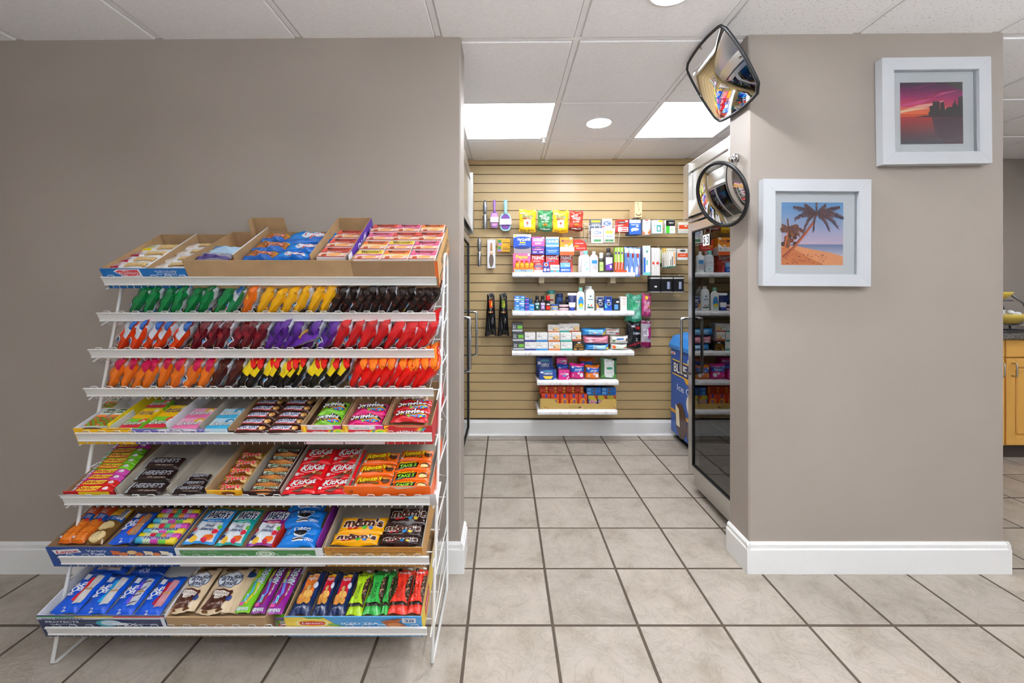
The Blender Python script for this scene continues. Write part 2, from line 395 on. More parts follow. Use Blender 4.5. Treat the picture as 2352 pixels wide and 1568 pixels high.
# hanging uplights added out of view to brighten the ceiling
MUP = emit('added_uplight_glow', (.93, .98, 1.06), E_UP)
for k, (x, y, hl) in enumerate(((-1.3, -.6, .2), (.55, -.6, .55), (2.0, -.6, .12), (3.7, .5, .3))):
    t = empty('added_uplight', 'slim added uplight hanging in the front room, %s, outside the view' % ['short left', 'middle', 'right', 'kitchen side'][k], 'added uplight', loc=(x, y, 1.62), group='added uplights')
    mb = MB(); mb.box(-hl, hl, -.07, -.064, 0, .05, MCBAR); mb.box(-hl, hl, .064, .07, 0, .066, MCBAR); mb.box(-hl, -hl+.006, -.064, .064, 0, .05, MCBAR); mb.box(hl-.006, hl, -.064, .064, 0, .05, MCBAR); mb.box(-hl+.006, hl-.006, -.064, .064, 0, .006, MCBAR); mb.build('housing', t)  # taller far side is a visor keeping direct light off the walls
    mb = MB(); mb.box(-hl+.01, hl-.01, -.06, .06, .046, .052, MUP); mb.build('diffuser', t)
    for dx in (-hl*.75, hl*.75): mb = MB(); mb.tube([(dx, 0, .03), (dx, 0, .76)], .003, MCHROME, 6); mb.build('rod', t)
# sprinkler
p = Matrix.Translation((.287, 3.075, 0)); t = empty('sprinkler', 'small white fire sprinkler head at a ceiling grid joint', 'sprinkler', CM @ p)
mb = MB(); mb.lathe([(.03, -.004), (.028, -.001), (.012, 0)], MCBAR, 16); mb.build('escutcheon', t)
mb = MB(); mb.lathe([(.007, -.03), (.009, -.022), (.006, -.015), (.010, -.010), (.010, -.002)], MCBAR, 10); mb.lathe([(.016, -.034), (.016, -.031)], MCBAR, 12); mb.build('head', t)
# ---------------------------------------------------------------- printed packages
def R(x0, y0, x1, y1, c): return ('r', x0, y0, x1, y1, c)
def E(cx, cy, rx, ry, c, rot=0): return ('e', cx, cy, rx, ry, c, rot)
def PG(pts, c): return ('p', pts, c)
def TX(t, cx, cy, w, h, c, rot=0, out=None, sh=0.0, bold=.012, ow=.045): return ('t', t, cx, cy, w, h, c, rot, out, sh, bold*.5, .012+ow*.4)
TC = {}
def text_tris(body, shear, bold):
    k = (body, shear, bold)
    if k in TC: return TC[k]
    cu = bpy.data.curves.new('lettering', 'FONT'); cu.body = body; cu.size = 1; cu.shear = shear; cu.offset = bold; cu.resolution_u = 2
    cu.space_character = .95; cu.space_line = .9; cu.align_x = 'CENTER'
    ob = bpy.data.objects.new('lettering', cu); me = bpy.data.meshes.new_from_object(ob)
    me.calc_loop_triangles()
    v = [(p.co.x, p.co.y) for p in me.vertices]; t = [tuple(q.vertices) for q in me.loop_triangles]
    bpy.data.objects.remove(ob); bpy.data.meshes.remove(me); bpy.data.curves.remove(cu)
    if bold:                      # an offset glyph can spike: fall back to the plain outline
        v0, t0 = text_tris(body, shear, 0.0); mg = .25
        b0 = (min(p[0] for p in v0)-mg, max(p[0] for p in v0)+mg, min(p[1] for p in v0)-mg, max(p[1] for p in v0)+mg)
        if any(p[0] < b0[0] or p[0] > b0[1] or p[1] < b0[2] or p[1] > b0[3] for p in v): v, t = v0, t0
    TC[k] = (v, t); return TC[k]
def split(vs, ts, L):
    vs = list(vs); out = []; st = list(ts); cache = {}
    while st:
        a, b, c = st.pop()
        d = [(math.dist(vs[a], vs[b]), a, b, c), (math.dist(vs[b], vs[c]), b, c, a), (math.dist(vs[c], vs[a]), c, a, b)]
        m = max(d)
        if m[0] <= L: out.append((a, b, c)); continue
        _, p, q, r = m; k = (min(p, q), max(p, q))
        if k not in cache: cache[k] = len(vs); vs.append(((vs[p][0]+vs[q][0])/2, (vs[p][1]+vs[q][1])/2))
        e = cache[k]; st += [(p, e, r), (e, q, r)]
    return vs, out
def shapes(ops, W, H):
    """yield (verts in metres, tris, colour)"""
    for op in ops:
        k = op[0]
        if k == 'L': yield None, None, None
        elif k == 'r':
            _, x0, y0, x1, y1, c = op; yield [(x0*W, y0*H), (x1*W, y0*H), (x1*W, y1*H), (x0*W, y1*H)], [(0, 1, 2), (0, 2, 3)], c
        elif k == 'e':
            _, cx, cy, rx, ry, c, rot = op; n = 18; ca, sa = math.cos(rot), math.sin(rot); vs = [(cx*W, cy*H)]
            for i in range(n):
                a = 2*math.pi*i/n; ex, ey = rx*W*math.cos(a), ry*H*math.sin(a); vs.append((cx*W+ex*ca-ey*sa, cy*H+ex*sa+ey*ca))
            yield vs, [(0, 1+i, 1+(i+1) % n) for i in range(n)], c
        elif k == 'p':
            _, pts, c = op; bm = bmesh.new(); f = bm.faces.new([bm.verts.new((x*W, y*H, 0)) for x, y in pts])
            bmesh.ops.triangulate(bm, faces=[f]); bm.verts.index_update()
            vs = [(v.co.x, v.co.y) for v in bm.verts]; ts = []
            for f in bm.faces:
                q = tuple(v.index for v in f.verts); ts.append(q if f.normal.z > 0 else q[::-1])
            bm.free(); yield vs, ts, c
        else:
            _, body, cx, cy, w_, h_, c, rot, out, sh, bold, ow = op
            v0, _t = text_tris(body, sh, 0.0)
            xs = [p[0] for p in v0]; ys = [p[1] for p in v0]
            ww, hh = (w_*W, h_*H) if abs(rot % 180-90) > 45 else (w_*H, h_*W)
            fx, fy = ww/(max(xs)-min(xs)), hh/(max(ys)-min(ys)); mx, my = (max(xs)+min(xs))/2, (max(ys)+min(ys))/2
            a = math.radians(rot); ca, sa = math.cos(a), math.sin(a)
            for col, bo in ([(out, ow)] if out else [])+[(c, bold)]:
                vv, tt = text_tris(body, sh, bo); vs = []
                for p in vv:
                    x, y = (p[0]-mx)*fx, (p[1]-my)*fy; vs.append((cx*W+x*ca-y*sa, cy*H+x*sa+y*ca))
                yield vs, tt, col
def print_mb(mb, ops, W, H, surf, L=None, rough=.35, eps=.0004, step=.00022):
    man = any(o[0] == 'L' for o in ops)          # 'L' marks a new ink layer; without marks every shape is its own layer
    for vs, ts, c in shapes(ops, W, H):
        if vs is None: eps += step; continue
        if L: vs, ts = split(vs, ts, L)
        mb.add([surf(x, y, eps) for x, y in vs], ts, c if not isinstance(c, str) else M(c, rough)); eps += .000004 if man else step
    return mb
class Pk: pass
PKN = [0]
def pillow(W, H, T, base, ops=(), back='C9CDD3', bops=(), px=2.4, py=3.0, rough=.28, crimp=.92, pull=.06, wr=.0016, seed=1, nx=16, ny=20, bmetal=.0):
    rnd = random.Random(seed); ph = [rnd.uniform(0, 6.28) for _ in range(6)]
    def prof(x, y):
        u, v = min(1, abs(x)*2), min(1, abs(y)*2)
        fy = max(0, 1-(v/crimp)**py)**.6 if v < crimp else 0
        fx = max(0, 1-u**px)**.62
        return fx, fy
    def surf(x, y, e=0, side=1):
        a, b = x/W, y/H; fx, fy = prof(a, b)
        wz = wr*(math.sin(9*a+7*b+ph[0])+.8*math.sin(17*b-8*a+ph[1])+.7*math.sin(23*a+ph[2]+11*b)+.2*math.sin(35*b+15*a+ph[5]))*(fx**.5)*(.25+.75*fy)
        xx = x*(1-pull*fy); yy = y+wr*1.5*math.sin(7*a+ph[3])*(1-fy)
        z = side*T/2*fx*fy+wz+.5*wr*math.sin(30*a+ph[4])*(1-fy)
        return (xx, yy, z+side*e)
    mb = MB(); mf, mk = M(base, rough), M(back, .3, bmetal)
    for side in (1, -1):
        vs, fs = [], []
        for j in range(ny+1):
            y = (-.5+j/ny)*H
            for i in range(nx+1): vs.append(surf((-.5+i/nx)*W, y, .0002, side))
        for j in range(ny):
            for i in range(nx):
                q = (j*(nx+1)+i, j*(nx+1)+i+1, (j+1)*(nx+1)+i+1, (j+1)*(nx+1)+i); fs.append(q if side > 0 else q[::-1])
        mb.add(vs, fs, mf if side > 0 else mk, True)
    p = Pk(); p.W, p.H, p.T = W, H, T; p.body = mb.mesh('pouch'); p.prt = p.bprt = None
    if ops or bops:
        if ops: p.prt = print_mb(MB(), ops, W, H, lambda x, y, e: surf(x, y, e, 1), max(.003, min(.006, min(W, H)*.15)), rough, .0015, .0003).mesh('printed_design')
        if bops:
            pm = print_mb(MB(), bops, W, H, lambda x, y, e: surf(x, y, e, -1), .012, rough, .0011)
            pm.f = [f[::-1] for f in pm.f]; p.bprt = pm.mesh('back_print')
    return p
def carton(W, H, T, base, ops=(), side=None, rough=.4, bev=.0012, top=None):
    """box W wide, H high, T deep; printed front on +z"""
    mb = MB(); mb.rbox(-W/2, W/2, -H/2, H/2, -T/2, T/2, bev, M(base, rough))
    if side or top:
        ks = mb.mi(M(side or base, rough)); kt = mb.mi(M(top or side or base, rough))
        for i, f in enumerate(mb.f):
            c = [sum(mb.v[j][k] for j in f)/len(f) for k in range(3)]
            if abs(abs(c[0])-W/2) < 1e-6: mb.m[i] = ks
            elif abs(c[1]-H/2) < 1e-6: mb.m[i] = kt
    p = Pk(); p.W, p.H, p.T = W, H, T; p.body = mb.mesh('carton'); p.prt = p.bprt = None
    if ops: p.prt = print_mb(MB(), ops, W, H, lambda x, y, e: (x, y, T/2+e), None, rough).mesh('printed_design')
    return p
def put(pk, name, label, cat, mat, group=None):
    o = tag(obj(name, pk.body, None, mat), label, cat, group)
    if pk.prt: obj('printed_design', pk.prt, o)
    if pk.bprt: obj('back_print', pk.bprt, o)
    return o
ORD = ['first', 'second', 'third', 'fourth', 'fifth', 'sixth', 'seventh', 'eighth', 'ninth', 'tenth', 'eleventh', 'twelfth', 'thirteenth', 'fourteenth', 'fifteenth']
# ---------------------------------------------------------------- the wire rack
RX0, RX1 = -1.472, -.250            # shelf ends
FXL, FXR = -1.486, -.238            # side frames
class Shelf:
    def __init__(s, Y, z, deg, L=.30):
        a = math.radians(deg); s.a = a; s.c, s.s = math.cos(a), math.sin(a); s.L = L
        s.B = Vector((0, Y+.032*s.s, z-.032*s.c))
        s.M = Matrix(((1, 0, 0, 0), (0, s.c, -s.s, s.B.y), (0, s.s, s.c, s.B.z), (0, 0, 0, 1)))
        s.N = Vector((0, -s.s, s.c)); s.S = Vector((0, s.c, s.s))
    def inv(s, u, v, n):
        d = Vector(((u-PU)/F, 1, -(v-PV)/F)); o = Vector((0, 0, CAM_H))
        t = (n-(o-s.B).dot(s.N))/d.dot(s.N); p = o+d*t
        return p.x, (p-s.B).dot(s.S)
    def quad(s, n, uL, vF, uR, vB):
        x0, s0 = s.inv(uL, vF, n); x1, _ = s.inv(uR, vF, n); _, s1 = s.inv(uL, vB, n)
        return (x0+x1)/2, (s0+s1)/2, x1-x0, s1-s0
    def at(s, x, sd, n, rot=0, lean=0, pitch=0, roll=0):
        return s.M @ Matrix.Translation((x, sd, n)) @ Matrix.Rotation(math.radians(rot), 4, 'Z') @ Matrix.Rotation(math.radians(-lean), 4, 'Y') @ Matrix.Rotation(math.radians(pitch), 4, 'X')
SH = [None, Shelf(1.533, 1.283, 30, .33), Shelf(1.517, 1.153, 26, .27), Shelf(1.486, 1.0254, 26, .28), Shelf(1.470, .892, 26, .28),
      Shelf(1.4427, .7456, 19, .30), Shelf(1.397, .549, 21, .30), Shelf(1.388, .357, 19, .30), Shelf(1.3475, .156, 19, .33)]
NB = -.0180                          # product plane: on top of the wires
rack = empty('display_rack', 'white wire snack display rack with eight sloping shelves against the taupe wall', 'display rack', loc=(-.86, 1.55, 0))
RK = Matrix.Translation((.86, -1.55, 0))
YF0, YF1, ZT, YR = 1.380, 1.652, 1.345, 1.736
for x in (FXL, FXR):
    mb = MB(); pts = [(x, YR-.02, .006), (x, YF0+.012, .006), (x, YF0, .014)]
    pts += [(x, YF0+(YF1-YF0)*t, .014+(ZT-.014)*t) for t in (.2, .4, .6, .8, 1)]
    r = (YR-YF1)/2
    pts += [(x, YF1+r-r*math.cos(math.pi*k/8), ZT+.035*math.sin(math.pi*k/8)) for k in range(1, 8)]
    pts += [(x, YR, ZT), (x, YR, .9), (x, YR, .4), (x, YR, .02), (x, YR-.02, .006)]
    mb.tube(pts, .0058, MWIRE, 8); mb.build('side_frame', rack, RK)
    def yf(z): return YF0+(YF1-YF0)*z/ZT
    for z in (.10, .25, .42, .60, .78, .95, 1.10, 1.24):
        mb = MB(); mb.tube([(x, yf(z), z), (x, YR, z+.02)], .003, MWIRE, 6); mb.build('rung', rack, RK)
    mb = MB(); zz = .12; pts = []
    k = 0
    while zz < 1.24:
        pts.append((x, yf(zz) if k % 2 == 0 else YR, zz)); zz += .115; k += 1
    mb.tube(pts, .002, MWIRE, 5); mb.build('truss_wire', rack, RK)
for i in range(1, 9):
    s = SH[i]; m = RK @ s.M
    mb = MB()
    mb.prism([(.0005, -.002), (-.004, -.002), (-.0045, .002), (-.002, .004), (-.002, .0285), (-.0055, .031), (-.0055, .0335), (.0005, .0335)], 0, RX0, RX1, MWIRE)
    lip = mb.build('shelf_lip', rack, m)
    mb = MB(); n = 23; pit = (RX1-RX0-.02)/n; wz = -.0200
    for k in range(n):
        xa = RX0+.02+k*pit; xb = xa+pit*.5; e = .004
        mb.tube([(xa, s.L, wz), (xa, .006, wz), (xa+.001, .0035, wz+.003), (xa+.001, .0035, .032), (xa+e, .0035, .0372), (xb-e, .0035, .0372), (xb-.001, .0035, .032), (xb-.001, .0035, wz+.003), (xb, .006, wz), (xb, s.L, wz)], .0015, MWIRE, 5)
    for sd in (.06, .15, s.L): mb.tube([(FXL, sd, wz-.0032), (FXR, sd, wz-.0032)], .002, MWIRE, 6)
    tag(mb.build('wire_grid', lip), kind='stuff')
    for x in (FXL+.004, FXR-.004):
        mb = MB(); mb.tube([(x, .004, wz-.0032), (x, .11, wz-.0032)], .003, MWIRE, 6); mb.build('side_bracket', rack, m)
# paper liner curling over the lip of the sixth shelf
mb = MB(); vs = []; n = 40
for k in range(n+1):
    x = RX0-.004+(RX1-RX0+.026)*k/n; b = .004*math.sin(k*.5)+.003*math.sin(k*1.3)
    vs += [(x, .11, NB+.0015), (x, .008, NB+.002), (x, -.002, .036+b*.5), (x, -.006, .0445+b)]
mb.add(vs, [(k*4+j, (k+1)*4+j, (k+1)*4+j+1, k*4+j+1) for k in range(n) for j in range(3)], MWBOARD, True)
tag(mb.build('paper_liner', rack, RK @ SH[6].M), 'white paper shelf liner curling over the lip')
# ---------------------------------------------------------------- chip bags on shelves two to four
DOTS = [R(.33, -.44, .44, -.12, 'DDDFE4')]+[R(.345, -.42+.048*k, .425, -.385+.048*k, c) for k, c in enumerate(['F2D21A', 'F2D21A', 'D6206A', '1C8FD0', '1C8FD0', '17181A'])]
BDOTS = [(o[0], o[1]+.02, o[2], o[3]+.02, o[4], o[5]) for o in DOTS]
LINES = [R(-.35, .02+.045*k, .2-.07*(k % 3), .034+.045*k, '8B9097') for k in range(9)]+[R(.02, -.30, .22, -.06, 'F0F1F3')]+[R(.04+.025*k, -.28, .052+.025*k, -.1, '22242A') for k in range(7)]
def chip(front, ops, seed, back='C4C8CF', W=.165, H=.128, T=.047):
    ops = [(o[0], o[1]+.18)+tuple(o[2:]) if o[0] == 'e' else (o[0], o[1], o[2]+.18)+tuple(o[3:]) if o[0] == 't' else o for o in ops]
    return pillow(W, H, T, front, list(ops)+DOTS, front, [R(-.5, -.36, .44, .46, back)]+LINES+BDOTS, seed=seed, wr=.0026, px=4.0, py=3.2, rough=.22, crimp=.9, nx=20, ny=18)
CH = {
 'green': ('0B6E37', [E(-.05, -.34, .16, .06, 'C59A4A', .4), TX('ORIGINAL', 0, -.2, .5, .05, 'E9E3B0'), R(-.5, .40, .5, .46, '0A5A2E')]),
 'bluegreen': ('1E7C48', [R(-.5, .05, .5, .5, 'C9CFD4'), R(-.5, .28, .5, .5, '1B4C86')]),
 'orange': ('DD6A18', [PG([(-.4, -.35), (-.1, -.2), (-.2, .1), (.1, .3), (.3, .0), (.2, -.3)], 'B8410F'), E(.1, .1, .2, .1, 'F0A02C')]),
 'yellow': ('EFB21A', [TX('CLASSIC', -.05, -.30, .55, .055, '7A4A10', sh=.2), TX('LIGHT', -.02, -.2, .35, .045, '7A4A10'), R(-.5, .40, .5, .47, 'D69A10'), E(.2, -.33, .1, .06, '8A5418', .5)]),
 'black': ('1D1512', [E(-.16, -.24, .09, .07, 'C8742E', .5), E(-.05, -.32, .10, .07, 'D98A3A', .3), TX('BARBECUE', .12, -.15, .6, .06, 'A02A1A', 20, sh=.2), E(.1, .2, .25, .12, '3A2620')]),
 'puff': ('D23A0C', [R(-.5, .0, .5, .33, 'D8DEE6'), PG([(-.5, 0), (-.2, .05), (0, -.02), (.2, .07), (.5, 0), (.5, -.1), (-.5, -.1)], 'D23A0C'), R(-.5, .33, .5, .5, '1B57A6'), TX('CRUNCHY', -.05, -.25, .5, .06, 'F7D25A', sh=.2)]),
 'maroon': ('5A0E18', [PG([(-.4, -.42), (-.1, -.38), (-.25, -.1)], 'C8691C'), TX('SWEET', .05, -.2, .5, .06, 'B8434A', 15), E(.15, .1, .2, .12, '7C1622')]),
 'purple': ('552588', [PG([(-.35, -.40), (.0, -.36), (-.18, -.12)], 'D9A02A'), TX('SPICY', .1, -.18, .4, .06, 'E7D7F2'), E(.1, .15, .3, .1, '2B1250')]),
 'red': ('BE1A1C', [R(-.5, -.5, .5, -.36, '7C1214'), E(-.02, -.18, .10, .07, 'E0605A'), TX('NEW', -.02, -.18, .12, .03, 'F7E0D8'), PG([(-.35, -.3), (-.2, -.05), (-.3, .1), (-.42, -.1)], 'D9621C')]),
 'cheese': ('E8741A', [R(-.5, .22, .5, .5, 'B30F42'), TX('BAKED', -.05, .16, .5, .035, '7A2A12'), E(-.05, -.34, .14, .035, 'C81E4E'), E(-.05, -.34, .10, .02, 'F4D9D0'), R(.2, -.48, .45, -.42, 'D99A10')]),
 'brown': ('431711', [TX('CARAMEL', 0, -.1, .5, .06, 'C9A24A'), PG([(-.4, -.42), (0, -.40), (-.1, -.34), (-.4, -.36)], 'C78A3A')]),
 'blackyellow': ('1B1613', [R(-.5, .05, .5, .34, 'EFD015'), PG([(-.5, .05), (-.2, -.05), (0, .06), (.25, -.06), (.5, .05), (.5, .1), (-.5, .1)], 'EFD015'), R(-.5, .34, .5, .5, 'CF1C16'), R(-.1, -.48, .16, -.2, 'DD6A1A'), R(.18, -.48, .22, -.2, 'E8E8EA'), TX('HOT', 0, .18, .3, .06, '1B1613', sh=.2)]),
 'flame': ('D9150F', [R(-.5, .30, .5, .5, 'E8761A'), R(-.06, -.48, .14, -.22, 'E8871C'), R(.15, -.48, .19, -.22, 'EDEDEF'), TX('FLAMIN', -.02, 0, .5, .06, 'F3C54A', sh=.25)]),
}
CHP = {k: [chip(c, o, 10+j*7+hash(len(k)) % 5) for j in range(3)] for k, (c, o) in CH.items()}
ROWS = {2: [('green', [284, 313, 347, 378, 410, 445, 478]), ('bluegreen', [508]), ('orange', [545]), ('yellow', [577, 606, 637, 668, 698, 727]), ('black', [752, 776, 801, 825, 848, 868, 888, 908, 927, 946, 965])],
        3: [('puff', [252, 283, 312, 340, 376]), ('maroon', [425, 454, 480, 512, 540, 565]), ('purple', [598, 622, 641, 690, 724]), ('red', [760, 787, 818, 850, 880, 908, 934, 958])],
        4: [('cheese', [226, 254, 284, 311, 341, 374, 409, 441]), ('brown', [474, 503]), ('blackyellow', [532, 554, 578, 600, 620, 640, 661, 682, 705, 729, 752]), ('flame', [797, 820, 842, 865, 886, 904, 924, 944, 963, 982])]}
CLAB = {'green': 'green', 'bluegreen': 'green and blue', 'orange': 'flame orange', 'yellow': 'golden yellow', 'black': 'black', 'puff': 'red and white', 'maroon': 'dark maroon', 'purple': 'purple', 'red': 'red', 'cheese': 'orange with magenta top', 'brown': 'dark brown', 'blackyellow': 'black and yellow', 'flame': 'bright red and orange'}
rr = random.Random(3)
for sh_, row in ROWS.items():
    s = SH[sh_]; where = {2: 'second rack shelf', 3: 'third rack shelf', 4: 'fourth rack shelf'}[sh_]
    for kind, us in row:
        for k, u in enumerate(us):
            x, sd = s.inv(u, {2: 719, 3: 803, 4: 891}[sh_], .02); W, H = .128, .165
            be = rr.uniform(45, 57); b = math.radians(be); n = NB+.021+W/2*math.sin(b)
            m = s.at(min(x+W/2*math.cos(b)*.75, RX1-.03), .018+H/2+rr.uniform(0, .012), n, rot=rr.uniform(-3, 3)+18*(1159-u)/900, lean=be) @ Matrix.Rotation(-math.pi/2, 4, 'Z')
            pk = CHP[kind][rr.randrange(3)]
            lab = (CLAB[kind]+' chip bag leaning on the '+where) if len(us) == 1 else '%s %s chip bag from the left, %s' % (ORD[k], CLAB[kind], where)
            put(pk, 'chip_bag', lab, 'chip bag', m, CLAB[kind]+' chip bags on the '+where)
# one purple bag lies flat, facing out
s = SH[3]
pk = pillow(.115, .12, .034, '5A2A8E', [E(0, .30, .34, .10, '17131F'), TX('TOS', .08, .31, .42, .13, 'ECECEF', out='17131F'), PG([(-.38, -.12), (-.05, .10), (.08, -.12), (-.10, -.36)], 'D9A02A'), TX('SPICY\nSWEET', .17, .04, .38, .15, 'EFE3F6', sh=.1), E(-.1, .22, .3, .03, 'E0661C')], 'C4C8CF', seed=5)
x, sd = s.inv(700, 790, .04)
put(pk, 'chip_bag', 'purple chip bag turned to show its triangle chip, third rack shelf', 'chip bag', s.at(x, .075, .048, rot=-4, lean=22), 'purple chip bags on the third rack shelf')
# ---------------------------------------------------------------- trays and candy on the rack
def tray(i, x0, x1, s0, s1, h, label, front, side=None, inside=None, ops=(), hb=None, nbot=None, slant=0, rops=None, bottom=None, name='cardboard_tray', frontH=None):
    """open carton standing on shelf i; front panel printed"""
    s = SH[i]; th = .003; inside = inside or MKRAFT; side = side or inside; W, L = x1-x0, s1-s0; n0 = NB; hf = (frontH or h)+.0095; hb = (hb or h)+.0095; h += .0095
    t = empty(name, label, 'tray', s.M @ Matrix.Translation(((x0+x1)/2, s0, n0)))
    mb = MB(); mb.box(-W/2, W/2, 0, th, 0, hf, front); mb.box(-W/2+th, W/2-th, th, th+.0006, 0, hf, inside); fp = mb.build('front_panel', t)
    if ops:
        y0 = .046 if hf > .06 else 0; hp = hf-y0; pm = print_mb(MB(), ops, W, hp, lambda x, y, e: (x, -e, y+y0+hp/2), None, .45); obj('printed_design', pm.mesh('printed_design'), fp)
    for sg in (-1, 1):
        mb = MB(); xa, xb = (-W/2, -W/2+th) if sg < 0 else (W/2-th, W/2)
        mb.prism([(th, 0), (L, 0), (L, hb), (th, h)], 0, xa, xb, inside)
        xo = xa-.0004 if sg < 0 else xb+.0004
        mb.add([(xo, 0, 0), (xo, L, 0), (xo, L, hb), (xo, 0, h)], [(0, 1, 2, 3) if sg > 0 else (3, 2, 1, 0)], side)
        sp = mb.build('side_panel', t)
        if rops and sg > 0:
            pm = print_mb(MB(), rops, L, h, lambda x, y, e: (W/2+.0004+e, x+L/2, y+h/2), None, .45); obj('printed_design', pm.mesh('printed_design'), sp)
    mb = MB(); mb.box(-W/2+th, W/2-th, L-th, L, 0, hb, inside); mb.build('back_panel', t)
    nb = 0 if nbot is None else nbot-n0
    mb = MB(); mb.box(-W/2+th, W/2-th, th, L-th, nb, nb+th, bottom or inside); mb.build('bottom_panel', t)
    return t
def divider(i, x, s0, s1, n0, h, mat, label, xb=None, name='tray_divider', edge=None, th=.003):
    s = SH[i]; mb = MB(); xb = x if xb is None else xb; vs = []
    for (xx, sd) in ((x, s0), (xb, s1)):
        for dx in (-th/2, th/2):
            for n in (n0, h): vs.append((xx+dx, sd, n))
    mb.convex(vs, [(0, 1, 3, 2), (4, 5, 7, 6), (0, 1, 5, 4), (2, 3, 7, 6), (0, 2, 6, 4), (1, 3, 7, 5)], mat)
    if edge: mb.tube([(x, s0, h), (xb, s1, h)], .0022, edge, 5)
    o = mb.build(name, None, s.M); return tag(o, label, 'divider')
def lay(i, pk, name, label, cat, x, sd, ntop, rot=0, group=None, pitch=0, lean=0):
    return put(pk, name, label, cat, SH[i].at(x, sd, ntop-pk.T/2, rot, lean, pitch), group)
def quadlay(i, n, quads, maker, name, labels, cat, group=None, rot=0, pitch=0, jit=.6, dn=0.0):
    """quads: (uL, vF, uR, vB) of the visible top faces in the photograph, on the plane n; the first sets the size unless maker is a list"""
    rq = random.Random(len(name)+len(quads)); pk = None
    for k, q in enumerate(quads):
        x, sd, W, H = SH[i].quad(n, *q)
        if rot in (90, -90): W, H = H, W
        mk = maker[k] if isinstance(maker, (list, tuple)) else maker
        if pk is None or isinstance(maker, (list, tuple)): pk = mk(W*1.03, H*1.0)
        lay(i, pk, name, labels[k] if isinstance(labels, (list, tuple)) else labels, cat, x, sd, n+dn*k, rot+rq.uniform(-jit, jit), group, pitch)
# ---- shelf 1
s = SH[1]
tray(1, -1.468, -1.158, .004, .318, .072, 'blue fronted tray of wrapped cookies at the left of the top shelf', M('1266AC', .45), side=M('1266AC', .45), hb=.075,
     ops=[PG([(-.30, .42), (-.04, .44), (-.03, -.36), (-.24, -.42), (-.35, .2)], 'F4F1F0'), PG([(-.285, .34), (-.06, .37), (-.05, -.28), (-.23, -.34), (-.33, .18)], 'C9444E'), TX("Mrs.", -.2, .26, .08, .14, 'F4F1F0'), TX("Freshley's", -.175, .0, .22, .30, 'F4F1F0', sh=.1), TX('Individually\nWrapped\nfor Resale', .27, .06, .26, .55, 'EAF2FA')], bottom=M('7E2E86', .5))
divider(1, -1.3, .01, .315, NB+.004, .068, MKRAFT, 'brown board divider with a white edge between the cookie rows', xb=-1.312, edge=MWBOARD)
def cookie(c1, c2, txt, tc, cook):
    def f(W, H):
        ops = [R(-.46, -.36, -.18, .40, c1), R(-.46, -.40, -.2, -.12, c2), TX(txt, -.32, .1, .2, .34, tc), R(-.06, -.34, .46, .30, cook)]
        for k in range(9): ops.append(E(-.02+k*.056, 0, .026, .30, ['E3C68E', 'D9B878'][k % 2]))
        return pillow(W, H, .03, 'EEECEA', ops, 'EEECEA', px=6, py=5, seed=3, wr=.001)
    return f
quadlay(1, .052, [(240, 614, 328, 601), (263, 601, 350, 588), (288, 588, 375, 575), (315, 575, 403, 559)], [cookie('E6D9E0', '8E1230', 'SUGAR\nCOOKIES', '8E1230', 'CBA56A')]*3+[cookie('E8E3C0', 'E8D21A', 'LEMON\nCOOKIES', '5A6A20', 'CBA56A')],
        'cookie_pack', ['front cookie pack with maroon label, left tray cell', 'second cookie pack with maroon label, left tray cell', 'third cookie pack with maroon label, left tray cell', 'rear cookie pack with yellow label, left tray cell'], 'cookie pack', 'wrapped cookies with maroon and yellow labels', jit=1.5)
quadlay(1, .052, [(345, 614, 428, 601), (364, 600, 450, 586), (392, 584, 478, 570), (415, 569, 495, 557)], cookie('E3D6C8', 'D9C8B6', 'SANDWICH\nCOOKIES', '4A2A1A', '8A6A48'), 'cookie_pack', ['front sandwich cookie pack with beige label', 'second sandwich cookie pack with beige label', 'third sandwich cookie pack with beige label', 'rear sandwich cookie pack with beige label'], 'cookie pack', 'sandwich cookie packs', jit=1.5)
tray(1, -1.155, -.552, .002, .32, .106, 'plain brown corrugated tray in the middle of the top shelf', MKRAFT, hb=.086, bottom=M('C8641E', .5))
divider(1, -1.0, .05, .315, NB+.004, .098, MKRAFT, 'brown board divider beside the iced bun packs', edge=MWBOARD)
mb = MB(); mb.box(-1.06, -.93, .33, .334, NB, .135, MKRAFT); mb.prism([(.27, NB), (.33, NB), (.33, .135), (.30, .135)], 0, -1.063, -1.059, MKRAFT)
tag(mb.build('box_flap', None, s.M), 'torn brown board flap standing behind the bun packs', 'board flap')
def bun(base, c2, c3, txt, tcol, tout):
    def f(W, H):
        return pillow(W, H, .042, base, [R(-.5, -.46, .5, -.2, c2), R(-.5, .25, .5, .42, c3), E(.1, .05, .3, .26, 'D9E6F2' if base == '1F7FD0' else '8E5226'), TX(txt, .14, .0, .5, .5, tcol, 12, tout, .2)], base, px=3, py=4, seed=4, wr=.003, rough=.2)
    return f
bb = bun('1F7FD0', '1260B4', '5EB0E6', 'Honey\nBun', 'C2281E', 'F2F2F2'); by = bun('A0622E', '1F5AA8', 'E3B81E', 'Honey\nBun', 'B81E1E', 'F2EFE8')
quadlay(1, .100, [(618, 590, 702, 576), (636, 576, 735, 555), (640, 553, 765, 528)], [bb]*3, 'honey_bun', ['front blue honey bun pack on the top shelf', 'middle blue honey bun pack on the top shelf', 'rear blue honey bun pack on the top shelf'], 'bun pack', 'blue honey bun packs', jit=5)
quadlay(1, .098, [(548, 590, 622, 572), (566, 572, 648, 551), (592, 549, 650, 533)], [by]*3, 'honey_bun', ['front brown iced bun pack with blue and yellow stripe', 'middle brown iced bun pack with blue and yellow stripe', 'rear brown iced bun pack with blue and yellow stripe'], 'bun pack', 'brown iced bun packs', jit=5)
